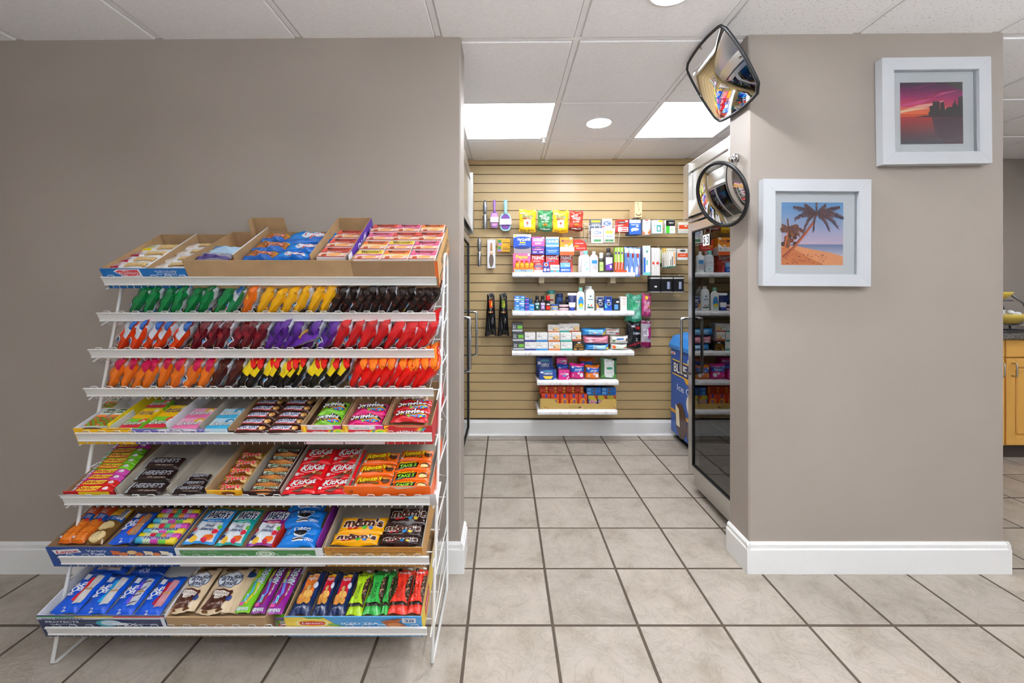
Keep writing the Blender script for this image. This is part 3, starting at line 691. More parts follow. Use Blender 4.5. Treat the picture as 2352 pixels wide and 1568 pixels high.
quadlay(1, .092, [(440, 590, 520, 576), (468, 576, 548, 562)], [lambda W, H: pillow(W, H, .04, '8C8A96', [R(-.5, -.4, .5, -.15, '4A3A7A'), TX('ICED', .1, .1, .5, .3, 'D8D8E0', 10)], '8C8A96', px=3, seed=9, wr=.003), lambda W, H: pillow(W, H, .04, 'A9C6DC', [R(-.5, .2, .1, .45, '2E78B8')], 'A9C6DC', px=3, seed=8, wr=.003)], 'snack_cake', ['grey and purple wrapped snack cake in the middle tray', 'pale blue wrapped snack cake behind the grey one'], 'snack cake', 'wrapped snack cakes', jit=6)
# soup cups
SOUPC = {'shrimp': ('EBCB4A', 'C8509A', 'Shrimp'), 'chicken': ('E67A4A', 'E8CB5A', 'Chicken'), 'beef': ('D6584A', 'A84434', 'Beef'), 'lime': ('E06A86', 'CC4A86', 'Lime')}  # label inks paled to stand in for glare on the wrap
SP = {}
def soup(kind, W, H):
    if kind in SP: return SP[kind]
    a, b, t = SOUPC[kind]
    SP[kind] = carton(W, H, (.066), 'EFE4E0', [R(-.49, .06, .49, .49, a), PG([(-.49, .06), (-.2, .12), (.2, .04), (.49, .10), (.49, -.04), (.2, -.08), (-.2, .0), (-.49, -.06)], b), R(-.49, -.49, .49, -.1, 'E8C0AE'), E(.08, -.26, .30, .19, 'F1E6DC'), E(.08, -.24, .25, .14, 'E6A45C'), E(-.28, -.30, .10, .12, 'B0502A'), TX('Maruchan', .02, .36, .74, .17, '2A1410', bold=.02), TX('Instant Lunch', .02, .20, .62, .11, '2A1410', bold=.02), TX(t, .0, .02, .5, .09, 'F7F0E8'), R(-.49, -.49, .49, -.44, 'B02018')], side='DCCFC8')
    return SP[kind]
tray(1, -.700, -.560, .012, .330, .122, 'small purple carton with BIG lettering on its side, top shelf', M('5B37A6', .45), side=M('5B37A6', .45), hb=.145, name='purple_carton', frontH=.095, nbot=.030,
     rops=[R(-.5, -.5, -.38, .5, 'E9E6F2'), PG([(-.2, -.5), (.1, .5), (.2, .5), (-.05, -.5)], 'B9A8E0'), TX('BIG', .0, .27, .34, .34, 'F1EEF7', sh=.15), E(.38, .3, .04, .16, 'E9E6F2')])
for k, v in enumerate(((588, 570), (569, 552), (551, 536))):
    x, sd, W, H = s.quad(.093, 735, v[0], 800, v[1]); lay(1, soup('beef', .105, .082), 'soup_cup', '%s beef soup cup from the front inside the purple carton' % ORD[k], 'soup cup', -.628, .062+k*.085, .102, rr.uniform(-1.5, 1.5), 'soup cups in the purple carton')
tray(1, -.551, -.243, .002, .33, .103, 'brown carton of soup cups with orange corner at the right of the top shelf', MKRAFT2, side=M('C79A5E', .6), hb=.106, nbot=.024, bottom=M('C8521E', .5),
     ops=[R(.47, -.5, .5, .5, 'D2601C')], rops=[R(-.5, -.5, .5, -.42, 'D2601C'), R(-.5, -.5, -.47, .5, 'D2601C'), TX('INSTANT LUNCH', .1, .05, .62, .3, '2E2018'), R(-.4, -.3, .2, -.22, '2E2018')])
SK = [['shrimp', 'chicken', 'lime'], ['chicken', 'shrimp', 'lime'], ['lime', 'beef', 'beef'], ['beef', 'lime', 'chicken']]
for r in range(4):
    for c in range(3):
        kd = SK[r][c]
        lay(1, soup(kd, .096, .077), 'soup_cup', '%s soup cup, %s row from the front, %s column of the right carton' % ({'shrimp': 'yellow', 'chicken': 'orange', 'lime': 'pink', 'beef': 'red'}[kd], ORD[r], ['left', 'middle', 'right'][c]), 'soup cup', -.497+c*.0995, .046+r*.079, .099+.003*r, rr.uniform(-1.5, 1.5), 'soup cups in the right carton')
# ---- shelf 5: gum and candy
s = SH[5]
X = lambda i, u, v, n: SH[i].inv(u, v, n)[0]
tray(5, X(5, 170, 983, .045), X(5, 300, 985, .045), .004, .26, .055, 'yellow fronted tray of mint boxes at the left of the fifth shelf', M('EFB80E', .45), side=MWBOARD, inside=MWBOARD, nbot=.008,
     ops=[PG([(-.35, .5), (-.28, .7), (-.1, .72), (.02, .5), (.0, .42), (-.33, .42)], '3A2A10'), TX('TROPICAL', .28, .36, .4, .2, '2A3A5A')])
def tictac(W, H): return carton(W, H, .035, 'D8D6CC', [R(-.46, -.48, .46, -.1, '6FA82E')]+[E(-.4+.2*(k % 5), -.42+.085*(k//5), .09, .05, ['D9661C', '5FA02A', 'B83A1C', '7DBB3A'][(k*7) % 4]) for k in range(25)]+[R(-.40, -.06, .40, .42, 'E9EFE0'), R(-.3, .18, .36, .40, '1E4A22'), TX('tic tac', .03, .29, .52, .14, 'F4F7F0', bold=.03), R(-.4, -.06, .4, .06, 'E87A22')], rough=.2)
quadlay(5, .047, [(190, 979, 220, 939), (221, 979, 252, 939), (228, 937, 258, 916)], [tictac]*3, 'mint_box', ['left clear box of fruit mints with green label', 'right clear box of fruit mints with green label', 'clear box of fruit mints lying behind the front two'], 'mint box', 'mint boxes', jit=1)
divider(5, X(5, 256, 980, .04), .012, .25, NB+.004, .058, M('E3C81E', .45), 'yellow and green patterned card divider beside the mints', name='card_divider')
def gum(a, b, c, txt, tc, out):
    def f(W, H): return carton(W, H, .030, a, [R(-.5, -.5, .5, -.12, b), E(.3, .25, .2, .22, c), E(.36, .2, .1, .12, 'F2EFEA'), TX(txt, -.03, .0, .8, .36, tc, 4, out, .15, .03, .10)], rough=.3)
    return f
gR, gP, gB = gum('6FBF2A', 'C8283A', 'D8402E', 'Extra', 'F4F4F4', '2A2A2E'), gum('EDA6C6', 'D96A9A', 'F0B82A', 'Extra', 'F4F4F4', '2A2A2E'), gum('BFE0EE', '3AA6CE', '1E88BE', 'Extra', 'F4F4F4', '2A2A2E')
gJ = gum('F2C414', 'EDB810', 'F7DA4A', 'Juicy\nFruit', '23307A', None)
quadlay(5, .047, [(272, 982, 316, 961), (303, 960, 344, 937), (333, 936, 375, 918)], [gR, gJ, gR], 'gum_pack', ['red and green gum pack at the front of the yellow tray', 'yellow gum pack behind the mints in the yellow tray', 'dark fruit gum pack at the back of the yellow tray'], 'gum pack', 'gum packs on the fifth shelf')
xa, xb_ = X(5, 302, 984, .045), X(5, 516, 988, .045)
tray(5, xa, xb_, .004, .27, .052, 'purple fronted tray of chewing gum on the fifth shelf', M('6A62A8', .5), inside=MGREYB, nbot=.008,
     ops=[E(-.02, .28, .22, .42, 'E4E2EE'), PG([(-.30, .42), (-.1, .2), (-.12, .05), (-.22, .2)], 'E4E2EE'), TX("b's", -.02, .3, .14, .34, '3A3270'), TX('Fruit', .32, .3, .2, .36, 'DCDAEA')])
divider(5, X(5, 380, 983, .047), .012, .26, NB+.004, .06, MWBOARD, 'white card divider left of the pink gum')
divider(5, X(5, 456, 984, .047), .012, .26, NB+.004, .056, MGREYB, 'grey card divider between the pink and the blue gum')
quadlay(5, .047, [(327, 982, 377, 956), (363, 955, 408, 930), (394, 983, 449, 960), (424, 959, 474, 937), (470, 984, 520, 961), (495, 960, 540, 938)], [gR, gJ, gP, gP, gB, gB], 'gum_pack', ['front red and green gum pack in the purple tray', 'yellow gum pack behind the red one in the purple tray', 'front pink gum pack', 'rear pink gum pack', 'front blue gum pack', 'rear blue gum pack'], 'gum pack', 'gum packs on the fifth shelf')
MB_ = '3A1E18'
tray(5, X(5, 517, 988, .05), X(5, 690, 992, .05), .003, .28, .058, 'dark brown tray of nut bars on the fifth shelf', M(MB_, .45), side=M(MB_, .45), frontH=.045, nbot=.018,
     ops=[R(.0, -.1, .42, .3, 'B81E22'), TX('SNICKERS', .2, .12, .34, .3, '1A2A66'), TX('48', -.38, .2, .07, .3, 'F0E8E4')])
def snick(txt):
    def f(W, H): return pillow(W, H, .026, '3C1D16', [PG([(-.42, -.36), (.22, -.36), (.28, .40), (-.36, .40)], 'B81E2A'), PG([(-.40, -.30), (.20, -.30), (.26, .34), (-.34, .34)], 'EDEFF4'), TX(txt, -.07, .03, .56, .48, '1D3478', 0, None, .25, .03), E(.36, -.02, .09, .34, 'C08A4A'), E(.33, -.1, .05, .2, 'E0B878')], '3C1D16', px=5, py=4, crimp=.95, seed=2, wr=.0008, rough=.25)
    return f
sq = []; sl = []; sm_ = []; vv = [(988, 975.5), (973, 959.5), (957.5, 944.5), (942, 930), (928, 917)]
for c in range(2):
    for r, (a, b) in enumerate(vv):
        ul = [533, 546, 557, 569, 580][r]+c*[76, 75, 74, 72, 70][r]; sq.append((ul, a, ul+[75, 74, 73, 71, 69][r], b)); sm_.append(snick('SATISFIES' if (r+c) % 3 else 'SNICKERS'))
        sl.append('nut bar in the %s column, %s from the front, brown tray' % (['left', 'right'][c], ORD[r]))
quadlay(5, .045, sq, sm_, 'nut_bar', sl, 'candy bar', 'nut bars in the dark brown tray', jit=1.2)
def skittray(u0, u1, lab, front, ops, side, fh=.068):
    tray(5, X(5, u0, 976, .06), X(5, u1, 976, .06), .003, .28, .072, lab, M(front, .45), side=M(side, .45), inside=MKRAFT, frontH=fh, nbot=.02, ops=ops)
RB = ['E83A2E', 'F08A1E', 'F2D21A', '5FAE2E', '2E8ED0']
def rainbow(x, y, w, h): return [PG([(x+w*k/5, y), (x+w*(k+1)/5, y), (x+w*(k+1)/5+.06, y+h), (x+w*k/5+.06, y+h)], c) for k, c in enumerate(RB)]
so = [PG([(-.5, -.5), (-.34, -.5), (-.36, .5), (-.5, .5)], 'F0A02A'), PG([(-.45, -.5), (-.38, -.5), (-.40, .5), (-.44, .5)], 'F2D21A'), R(-.36, -.5, .3, -.02, 'C81E2E'), PG([(-.33, .5), (-.31, .1), (-.26, -.02), (.22, -.02), (.27, .1), (.27, .5)], 'F1F1F3'), TX('REMOVE HERE', -.03, .2, .38, .14, '3A3A40'), R(.31, -.5, .5, .5, 'D0268E'), E(.42, -.2, .14, .28, 'E8D21A'), E(.42, -.25, .08, .16, '8CC832'), TX('skittles', -.02, -.28, .4, .3, 'F4F0F0', bold=.03)]+rainbow(.1, -.3, .16, .26)
skittray(691, 783, 'rainbow candy tray with a tear-off front, holding green bags', 'E8D0D8', so, 'A97F58')
skittray(786, 880, 'rainbow candy tray with a tear-off front, holding pink bags', 'E8D0D8', so, 'A97F58')
skittray(882, 992, 'red candy tray with torn front at the right of the fifth shelf', 'B8141E', [PG([(-.5, .2), (-.38, .5), (-.46, .5), (-.5, .5)], 'F2D21A'), TX('skittles', .0, -.3, .5, .36, 'F4F0F0', bold=.03), R(-.5, -.5, -.42, .2, 'E8A01E'), PG([(-.3, .5), (-.2, .36), (.0, .42), (.2, .3), (.42, .5)], 'C99A6A')]+rainbow(.12, -.1, .2, .4), 'B8141E', .066)
def skit(c, c2):
    def f(W, H): return pillow(W, H, .028, c, [E(.05, -.02, .42, .30, '1F2A1E' if c != 'C0141E' else '8E0E16'), E(.1, -.16, .36, .14, 'E8D21A'), E(.16, -.2, .30, .10, 'E8641E'), E(.22, -.24, .22, .08, '2E8ED0')]+[E(-.36+.11*k, -.30+.05*((k*5) % 3), .035, .05, ['C81E2E', 'E8D21A', '6A2E8E', '5FAE2E', 'F08A1E'][k % 5]) for k in range(8)]+[TX('Skittles', -.02, .04, .78, .36, 'F6F6F6', 4, '23262A', .05, .04, .09), TX('SOUR' if c == '76B82A' else 'ORIGINAL', .12, .32, .3, .09, 'F2D21A')], c, px=3.5, py=4, seed=6, wr=.0022, rough=.25)
    return f
quadlay(5, .055, [(715, 973, 778, 946), (729, 945, 791, 918)], [skit('76B82A', 0)]*2, 'candy_bag', ['front green rainbow candy bag', 'rear green rainbow candy bag'], 'candy bag', 'green rainbow candy bags')
quadlay(5, .055, [(793, 972, 873, 947), (809, 946, 886, 921)], [skit('D21E6E', 0)]*2, 'candy_bag', ['front pink rainbow candy bag', 'rear pink rainbow candy bag'], 'candy bag', 'pink rainbow candy bags')
quadlay(5, .060, [(897, 961, 982, 936), (903, 940, 988, 920), (915, 921, 992, 912)], [skit('C0141E', 0)]*3, 'candy_bag', ['front red rainbow candy bag', 'middle red rainbow candy bag', 'rear red rainbow candy bag'], 'candy bag', 'red rainbow candy bags', jit=3)
# ---- shelf 6
s = SH[6]; n6 = .040
tray(6, X(6, 143, 1130, n6), X(6, 261, 1130, n6), .012, .27, .045, 'red carton of fruit chews at the left of the sixth shelf', M('C8141E', .4), side=M('C8141E', .4), inside=MKRAFT2, frontH=.050, nbot=.01, ops=[R(-.2, -.2, .4, .5, 'F2D21A')], rops=[E(-.05, 0, .16, .34, 'F2C81A'), TX('Starburst', -.05, 0, .26, .45, 'C8141E', sh=.15)])
def starb(c):
    def f(W, H): return pillow(W, H, .024, c, [R(-.48, -.42, -.36, .42, 'C9CBD2'), PG([(-.34, -.42), (.22, -.42), (.26, .44), (-.30, .44)], 'C41A1E'), PG([(-.31, -.34), (.20, -.34), (.23, .36), (-.27, .36)], 'F2D23A'), TX('Starburst', -.04, .0, .48, .5, 'B8141E', 0, None, .12, .03), R(.27, -.4, .47, .4, c), E(.36, 0, .06, .26, 'F0E8EE')], c, px=6, py=7, crimp=.97, pull=.02, seed=3, wr=.0005, rough=.25)
    return f
sq, sl, smk = [], [], []
cs = ['D0241E', 'D0241E', 'CE4AA8', 'CE4AA8', '6FB81E', '6FB81E', '6FB81E', '6FB81E', 'B83AA0']
vv = [1129, 1114, 1100.5, 1088, 1075.5, 1063, 1051, 1039, 1027.5, 1017]
for r in range(9):
    ul = [154, 169, 183, 195, 207, 219, 230, 241, 252][r]; sq.append((ul, vv[r], ul+[92, 91, 90, 89, 88, 87, 86, 85, 84][r], vv[r+1]+.4)); smk.append(starb(cs[r]))
    sl.append('%s fruit chew pack, %s from the front of the red carton' % ({'D0241E': 'red', 'CE4AA8': 'pink', '6FB81E': 'green', 'B83AA0': 'pink'}[cs[r]], ORD[r]))
quadlay(6, n6, sq, smk, 'fruit_chew_pack', sl, 'candy pack', 'fruit chew packs in the red carton', jit=.8)
tray(6, X(6, 264, 1131, n6), X(6, 383, 1131, n6), .012, .27, .062, 'grey board tray with three dark chocolate bars', MGREYB, inside=MGREYB, frontH=.018, nbot=.008)
tray(6, X(6, 385, 1131, n6), X(6, 472, 1131, n6), .012, .27, .062, 'grey board tray with chocolate bars beside the caramel bars', MGREYB, inside=MGREYB, frontH=.018, nbot=.008)
def hersh(W, H): return pillow(W, H, .016, '22120F', [R(-.5, -.48, -.40, .48, 'AEB4BC'), TX("HERSHEY'S", .04, .08, .76, .40, 'A9ABB4', 0, None, 0, .05), TX('milk chocolate', .12, -.34, .5, .12, 'B9A898')], '8A8C92', px=8, py=8, crimp=.99, pull=.0, seed=2, wr=.0004, rough=.28)
quadlay(6, .032, [(283, 1130, 366, 1104), (305, 1102, 386, 1076), (327, 1074, 406, 1051)], hersh, 'chocolate_bar', ['front dark chocolate bar in the left grey tray', 'middle dark chocolate bar in the left grey tray', 'rear dark chocolate bar in the left grey tray'], 'chocolate bar', 'chocolate bars', jit=2, dn=.003)
quadlay(6, .032, [(391, 1130, 462, 1114), (412, 1117, 464, 1102), (428, 1101, 474, 1086)], [hersh]*3, 'chocolate_bar', ['front chocolate bar in the right grey tray', 'middle chocolate bar in the right grey tray', 'rear chocolate bar in the right grey tray'], 'chocolate bar', 'chocolate bars', jit=2)
tray(6, X(6, 474, 1130, n6), X(6, 556, 1130, n6), .012, .28, .062, 'yellow fronted carton of caramel cookie bars', M('EFB01E', .4), side=M('EFB01E', .4), inside=MKRAFT, frontH=.054, nbot=.012, ops=[E(.1, -.1, .2, .4, '7A3A1A'), R(-.5, -.5, -.3, .5, 'F4C84A')])
def twix(W, H): return pillow(W, H, .026, 'A8741E', [R(-.5, -.45, .5, -.18, '6A3312'), R(-.5, .30, .5, .46, 'D9A83A'), TX('Twix', .05, .05, .72, .62, 'D81E22', 6, 'F2EDE6', .2, .05, .10), E(.38, -.2, .12, .2, 'D9B06A')], '8A5A1A', px=4, py=4, seed=7, wr=.002, rough=.18)
quadlay(6, .042, [(488, 1127, 552, 1109), (501, 1108, 563, 1090), (515, 1089, 575, 1072), (527, 1071, 587, 1054), (540, 1053, 597, 1036)], [twix]*5, 'caramel_bar', [ORD[k]+' gold caramel cookie bar from the front of the yellow carton' for k in range(5)], 'candy bar', 'caramel cookie bars', jit=3)
tray(6, X(6, 558, 1130, n6), X(6, 640, 1130, n6), .012, .28, .062, 'dark brown carton of milk chocolate bars', M('341C18', .4), side=M('341C18', .4), inside=MGREYB, frontH=.050, nbot=.012, rops=[R(-.4, .1, -.1, .16, 'D8D0CC')])
def milky(W, H): return pillow(W, H, .024, '4A2A1E', [R(-.46, -.40, .46, .1, '57301F'), R(-.40, .1, .42, .44, 'C9C6BE'), TX('MilkyWay', .06, .1, .7, .5, '2E6A34', 4, 'E8E6DE', .2, .04, .08), PG([(-.44, -.36), (0, -.2), (.44, -.4), (.44, -.48), (-.44, -.46)], 'C07A3A')], '4A2A1E', px=4, py=4, seed=8, wr=.0016, rough=.22)
quadlay(6, .042, [(566, 1129, 636, 1114), (577, 1113, 645, 1097), (589, 1096, 656, 1080), (600, 1079, 666, 1062), (612, 1061, 676, 1045), (624, 1044, 686, 1028)], [milky]*6, 'milk_chocolate_bar', [ORD[k]+' milk chocolate bar with green lettering from the front' for k in range(6)], 'candy bar', 'milk chocolate bars', jit=2)
tray(6, X(6, 642, 1130, n6), X(6, 789, 1130, n6), .012, .27, .052, 'red tray of wafer bars on the sixth shelf', M('CE161C', .4), side=M('CE161C', .4), inside=MGREYB, frontH=.012, nbot=.014)
def kit(W, H): return pillow(W, H, .02, 'CC1018', [E(.02, .16, .38, .28, 'F1E9E8', .25), E(.02, .16, .355, .255, 'CC1018', .25), TX('KitKat', .04, .18, .72, .36, 'F4F4F4', 10, '6E0A10', .25, .05, .10), PG([(-.2, -.45), (.1, -.2), (.3, -.2), (.05, -.48)], '5A2A1A'), R(.22, -.30, .42, -.10, '7A3E22'), R(.12, -.24, .20, -.06, 'D8B07A'), R(-.40, -.38, -.30, -.2, 'E0DCDA'), TX('BREAK', -.2, -.28, .14, .07, 'F1E0DE')], '9A0C12', px=7, py=6, crimp=.97, pull=.015, seed=4, wr=.0007, rough=.25)
kq, kl = [], []
for c in range(2):
    for r, (a, b) in enumerate(((1129, 1097), (1098, 1062), (1062, 1027))):
        ul = [646, 668, 689][r]+c*[75, 72, 69][r]; kq.append((ul, a, ul+[74, 71, 68][r], b)); kl.append('red wafer bar in the %s column, %s from the front' % (['left', 'right'][c], ORD[r]))
quadlay(6, .042, kq, [kit]*6, 'wafer_bar', kl, 'candy bar', 'red wafer bars', jit=1.2)
tray(6, X(6, 791, 1130, n6), X(6, 989, 1130, n6), .012, .28, .055, 'orange carton of peanut butter cups at the right of the sixth shelf', M('E6640F', .4), side=M('E6640F', .4), inside=MGREYB, frontH=.072, nbot=.014, ops=[TX('36', -.42, -.1, .05, .3, '3A1E0E'), PG([(-.1, .5), (-.02, .3), (.06, .5)], 'C9B9A4'), PG([(.05, .5), (.12, .2), (.3, .36), (.36, .5)], 'C9B9A4')])
def rees(W, H): return pillow(W, H, .022, 'E8620C', [TX("Reese's", -.08, .12, .66, .40, 'F2D61A', 6, '3A1A0E', .25, .05, .10), R(-.36, -.30, .20, -.16, '3A1A0E'), TX('2 PEANUT BUTTER CUPS', -.08, -.23, .5, .07, 'E8B03A'), E(.36, .0, .12, .24, '4A2412'), E(.36, .12, .08, .1, 'D09A4A'), R(-.44, -.44, -.38, -.22, 'D8C8BC')], 'C8520C', px=6, py=5, crimp=.96, seed=5, wr=.001, rough=.25)
def take5(W, H): return pillow(W, H, .022, 'E8620C', [TX("Reese's", -.18, .24, .46, .28, 'F2D61A', 6, '3A1A0E', .25, .04, .08), PG([(-.44, -.46), (.12, -.3), (.16, .16), (-.40, .02)], '17130F'), TX('TAKE 5', -.14, -.16, .46, .3, '8CD02A', 8, None, .2, .05), E(.34, -.08, .15, .26, '6A3A1E'), E(.32, -.18, .11, .14, 'E0C080')], 'C8520C', px=6, py=5, crimp=.96, seed=6, wr=.001, rough=.25)
quadlay(6, .046, [(806, 1116, 894, 1090), (818, 1089, 903, 1064), (830, 1062, 912, 1036), (896, 1120, 982, 1102), (900, 1101, 984, 1078), (906, 1077, 988, 1056), (916, 1055, 992, 1031)], [rees]*3+[take5]*3+[rees], 'peanut_butter_cups', ['front peanut butter cup pack in the left column', 'middle peanut butter cup pack in the left column', 'rear peanut butter cup pack in the left column', 'front orange bar with green lettering in the right column', 'second orange bar with green lettering in the right column', 'third orange bar with green lettering in the right column', 'peanut butter cup pack at the back of the right column'], 'candy pack', 'orange peanut butter candy', jit=1.5)
# ---- shelf 7
s = SH[7]; n7 = .062
tray(7, X(7, 124, 1243, n7), X(7, 409, 1246, n7), .003, .28, .075, 'blue cracker variety carton at the left of the seventh shelf', M('123F86', .4), side=M('123F86', .4), inside=MKRAFT2, nbot=.03,
     ops=[PG([(-.46, .22), (-.25, .38), (-.23, -.02), (-.44, -.28)], 'ECEDEF'), TX('Lance', -.345, .06, .17, .32, 'C01E28', 5, None, .1, .04), TX('Variety\nPack', -.11, -.02, .16, .62, 'EDF1F7'), PG([(-.0, .2), (.08, .12), (.06, -.3), (.01, -.28)], 'C05A24'), E(.1, -.2, .035, .2, 'B8622E'), E(.17, -.02, .04, .24, 'D8B47A'), E(.22, -.2, .035, .2, 'B8622E'), PG([(.26, .18), (.33, .1), (.34, -.3), (.27, -.26)], 'E0CFAE'), E(.36, -.2, .03, .2, 'B8622E'), PG([(.39, .2), (.46, .1), (.46, -.28), (.40, -.24)], 'E8DCC0'), E(.47, -.2, .02, .2, 'E9EDF4')])
def crack(W, H):      # W runs across, H along the shelf
    ops = [R(-.48, -.49, .48, .06, 'C8641A')]
    for k in range(3): ops += [R(-.42, -.46+.18*k, .42, -.31+.18*k, 'D9761E')]+[E(-.2+.2*a, -.42+.18*k+.06*b, .03, .01, 'A84E12') for a in range(3) for b in range(2)]
    ops += [R(-.5, .06, .5, .22, '1F4FA0'), E(-.28, .14, .16, .07, 'C8742E'), TX('PEANUT\nBUTTER', .2, .14, .42, .09, 'F0F0F2'), E(.34, .04, .10, .045, 'B81E28'), R(-.5, .22, .5, .49, 'C4491A'), TX('Toast\nChee', .0, .29, .5, .1, 'F6EEE2', sh=.15), PG([(-.4, .39), (.38, .42), (.4, .48), (-.38, .47)], 'B82A22'), R(-.42, -.46, -.22, -.42, 'C9C8D8')]
    return pillow(W, H, .03, 'C65A18', ops, 'C65A18', px=6, py=8, crimp=.98, seed=3, wr=.0008, rough=.25)
def crack2(W, H):
    ops = [E(.0, -.36, .44, .13, 'D9BE84'), E(.0, -.36, .38, .11, 'E3CC96')]+[E(-.22+.22*a, -.40+.05*b, .025, .008, 'A88A50') for a in range(3) for b in range(3)]+[E(.0, -.10, .44, .13, 'C9A86A'), E(.0, -.08, .38, .11, 'E0C890'), R(-.5, .06, .5, .2, '1F5AB0'), TX('PEANUT\nBUTTER', .15, .13, .45, .08, 'F0F0F2'), R(-.5, .2, .5, .49, 'E0A41E'), TX('Toasty', .0, .30, .6, .08, 'B8401A', sh=.15), R(.2, .1, .48, .4, 'F0F0F0')]
    for k in range(8): ops.append(R(.22+.032*k, .12, .235+.032*k, .38, '22242A'))
    return pillow(W, H, .032, '6A4A22', ops, '6A4A22', px=6, py=8, crimp=.98, seed=4, wr=.0008, rough=.2)
quadlay(7, .066, [(129, 1240, 158, 1162), (159, 1240, 189, 1162), (191, 1241, 231, 1164)], [crack, crack, crack2], 'cracker_pack', ['leftmost orange peanut butter cracker pack', 'second orange peanut butter cracker pack', 'round cracker pack with yellow top beside the toaster pastry'], 'cracker pack', 'cracker packs on the seventh shelf')
def pop(c, c2, dz=0):      # lettering runs along the shelf depth, pack W across, H deep
    def f(W, H):
        ops = [R(.02, -.28, .22, .28, c), PG([(.12, -.34), (.40, -.30), (.42, -.01), (.14, -.02)], c2), PG([(.14, .01), (.42, .02), (.40, .34), (.16, .32)], c2), R(.12, -.02, .42, .02, 'C89A5E'), TX('POP', -.22, -.02, .28, .24, 'F4F6FA', 90, None, 0, .06), TX('tarts', -.06, .05, .22, .16, 'F4F6FA', 90, None, 0, .05), R(-.30, .22, -.12, .36, 'E8EAF0'), TX('2', .0, -.44, .14, .06, 'F0F2F8')]
        if dz: ops += [PG([(.15, -.3+.16*k), (.38, -.22+.16*k), (.38, -.20+.16*k), (.15, -.27+.16*k)], '3A1E16') for k in range(4)]
        return pillow(W, H, .028, '1450C4', ops, '0F3FA0', px=4.5, py=6, crimp=.94, seed=5, wr=.0018, rough=.2)
    return f
quadlay(7, .066, [(245, 1242, 300, 1170)], [pop('B0501C', 'A07858')], 'toaster_pastry', ['blue toaster pastry pack with brown filling, seventh shelf'], 'toaster pastry', 'toaster pastries')
divider(7, X(7, 306, 1243, n7), .008, .27, .02, .066, M('1A2A52', .4), 'dark blue card divider beside the mint rolls')
def roll(cs, txt):
    def f(W, H):
        r = H/2; mb = MB(); n = 14; m = len(cs); prof = []; mats = []
        base = M('E8ECEE', .25)
        pr = [(.0, 0), (r*.8, 0), (r, .003)]+[(r, .003+(W-.006)*k/m) for k in range(1, m)]+[(r, W-.003), (r*.8, W), (0, W)]
        mt = [M(cs[0], .25)]*2+[M(cs[k], .25) for k in range(m)]+[M(cs[-1], .25)]*2
        mb.lathe(pr, base, n, mats=mt)
        me = mb.mesh('roll'); me.transform(Matrix.Translation((-W/2, 0, 0)) @ Matrix.Rotation(math.pi/2, 4, 'Y'))
        p = Pk(); p.W, p.H, p.T = W, H, 2*r; p.body = me; p.bprt = None
        def sf(x, y, e): a = y/r; return (x, (r+e)*math.sin(a), (r+e)*math.cos(a))
        p.prt = print_mb(MB(), [TX(txt, 0, .1, .7, .5, '2A3A8E', 0, 'F2F4F6', .1, .04, .1)] if txt else [R(-.4, .1, .4, .16, 'F0F0F0')], W, H, sf, .01, .25, .0005).mesh('printed_design')
        return p
    return f
RC = ['D04AB0', 'B88AD8', 'E08A3A', '4AA878', 'C81E3A', 'C9D0A0', 'E8D41E']; RC2 = ['48B0D8', 'C8E0C0', 'D04AB0', '6FC048', 'F0D83A']
rv = [(309, 1245), (318, 1236), (329, 1225), (340, 1213.5), (352, 1201), (362, 1189.5), (370, 1180)]
for k, (u, v) in enumerate(rv):
    x0, sd = s.inv(u, v, .055); pk = roll([RC, RC2][k in (0, 2, 4)] if k % 2 == 0 else RC[::-1], ['mentos', None, 'mentos', None, 'mentos', None, None][k])(.138, .023)
    put(pk, 'mint_roll', '%s colourful mint roll from the front beside the toaster pastry' % ORD[k], 'mint roll', s.at(x0+.069, sd+.006, .056, rr.uniform(-2, 2)), 'colourful mint rolls')
tray(7, X(7, 411, 1246, n7), X(7, 744, 1250, n7), .003, .28, .07, 'white and green carton of fruit snacks on the seventh shelf', MWBOARD, side=MWBOARD, inside=MKRAFT, nbot=.025,
     ops=[R(-.47, -.5, .45, .32, '3E7A3E'), TX('Quality You Can Trust', -.33, .1, .24, .16, 'C9DDC4', 180), E(.11, -.12, .065, .42, 'D9E6D4'), E(.11, -.12, .056, .36, '3E7A3E'), E(.11, -.12, .05, .31, 'D9E6D4'), TX('6X', .11, -.12, .055, .3, '3E7A3E', 180), TX('PAPER', .33, -.24, .14, .2, 'C9DDC4', 180)])
def welch(c, c2, sub):
    def f(W, H):
        return pillow(W, H, .024, c, [PG([(-.42, -.46), (.44, -.46), (.40, .02), (-.34, .05)], 'E9EEF2'), PG([(-.36, .10), (.42, .14), (.46, .38), (-.32, .36)], 'F3F4F6'), TX("Welch's", .05, .25, .70, .22, '1B2A52', 0, None, .25, .05), R(-.2, .03, .34, .09, c2), TX(sub, .07, .06, .46, .035, 'F2F4F6'), TX('Fruit\nSnacks', .02, -.12, .44, .18, '1E3A6A', 0, None, .3, .03), PG([(-.5, .44), (.5, .46), (.5, .5), (-.5, .5)], 'C8C81E'), E(-.34, -.36, .10, .06, '2A2E6A'), E(-.2, -.42, .12, .06, 'E8B83A'), E(.24, -.38, .16, .07, 'E0641E'), E(.34, -.24, .10, .06, 'C8283A'), E(.14, -.44, .1, .05, 'B81E3A'), E(.40, -.12, .06, .05, '5FA02E'), E(-.36, -.18, .07, .04, 'C8283A')], 'C9D0D6', px=4, py=6, crimp=.95, seed=6, wr=.0016, rough=.22)
    return f
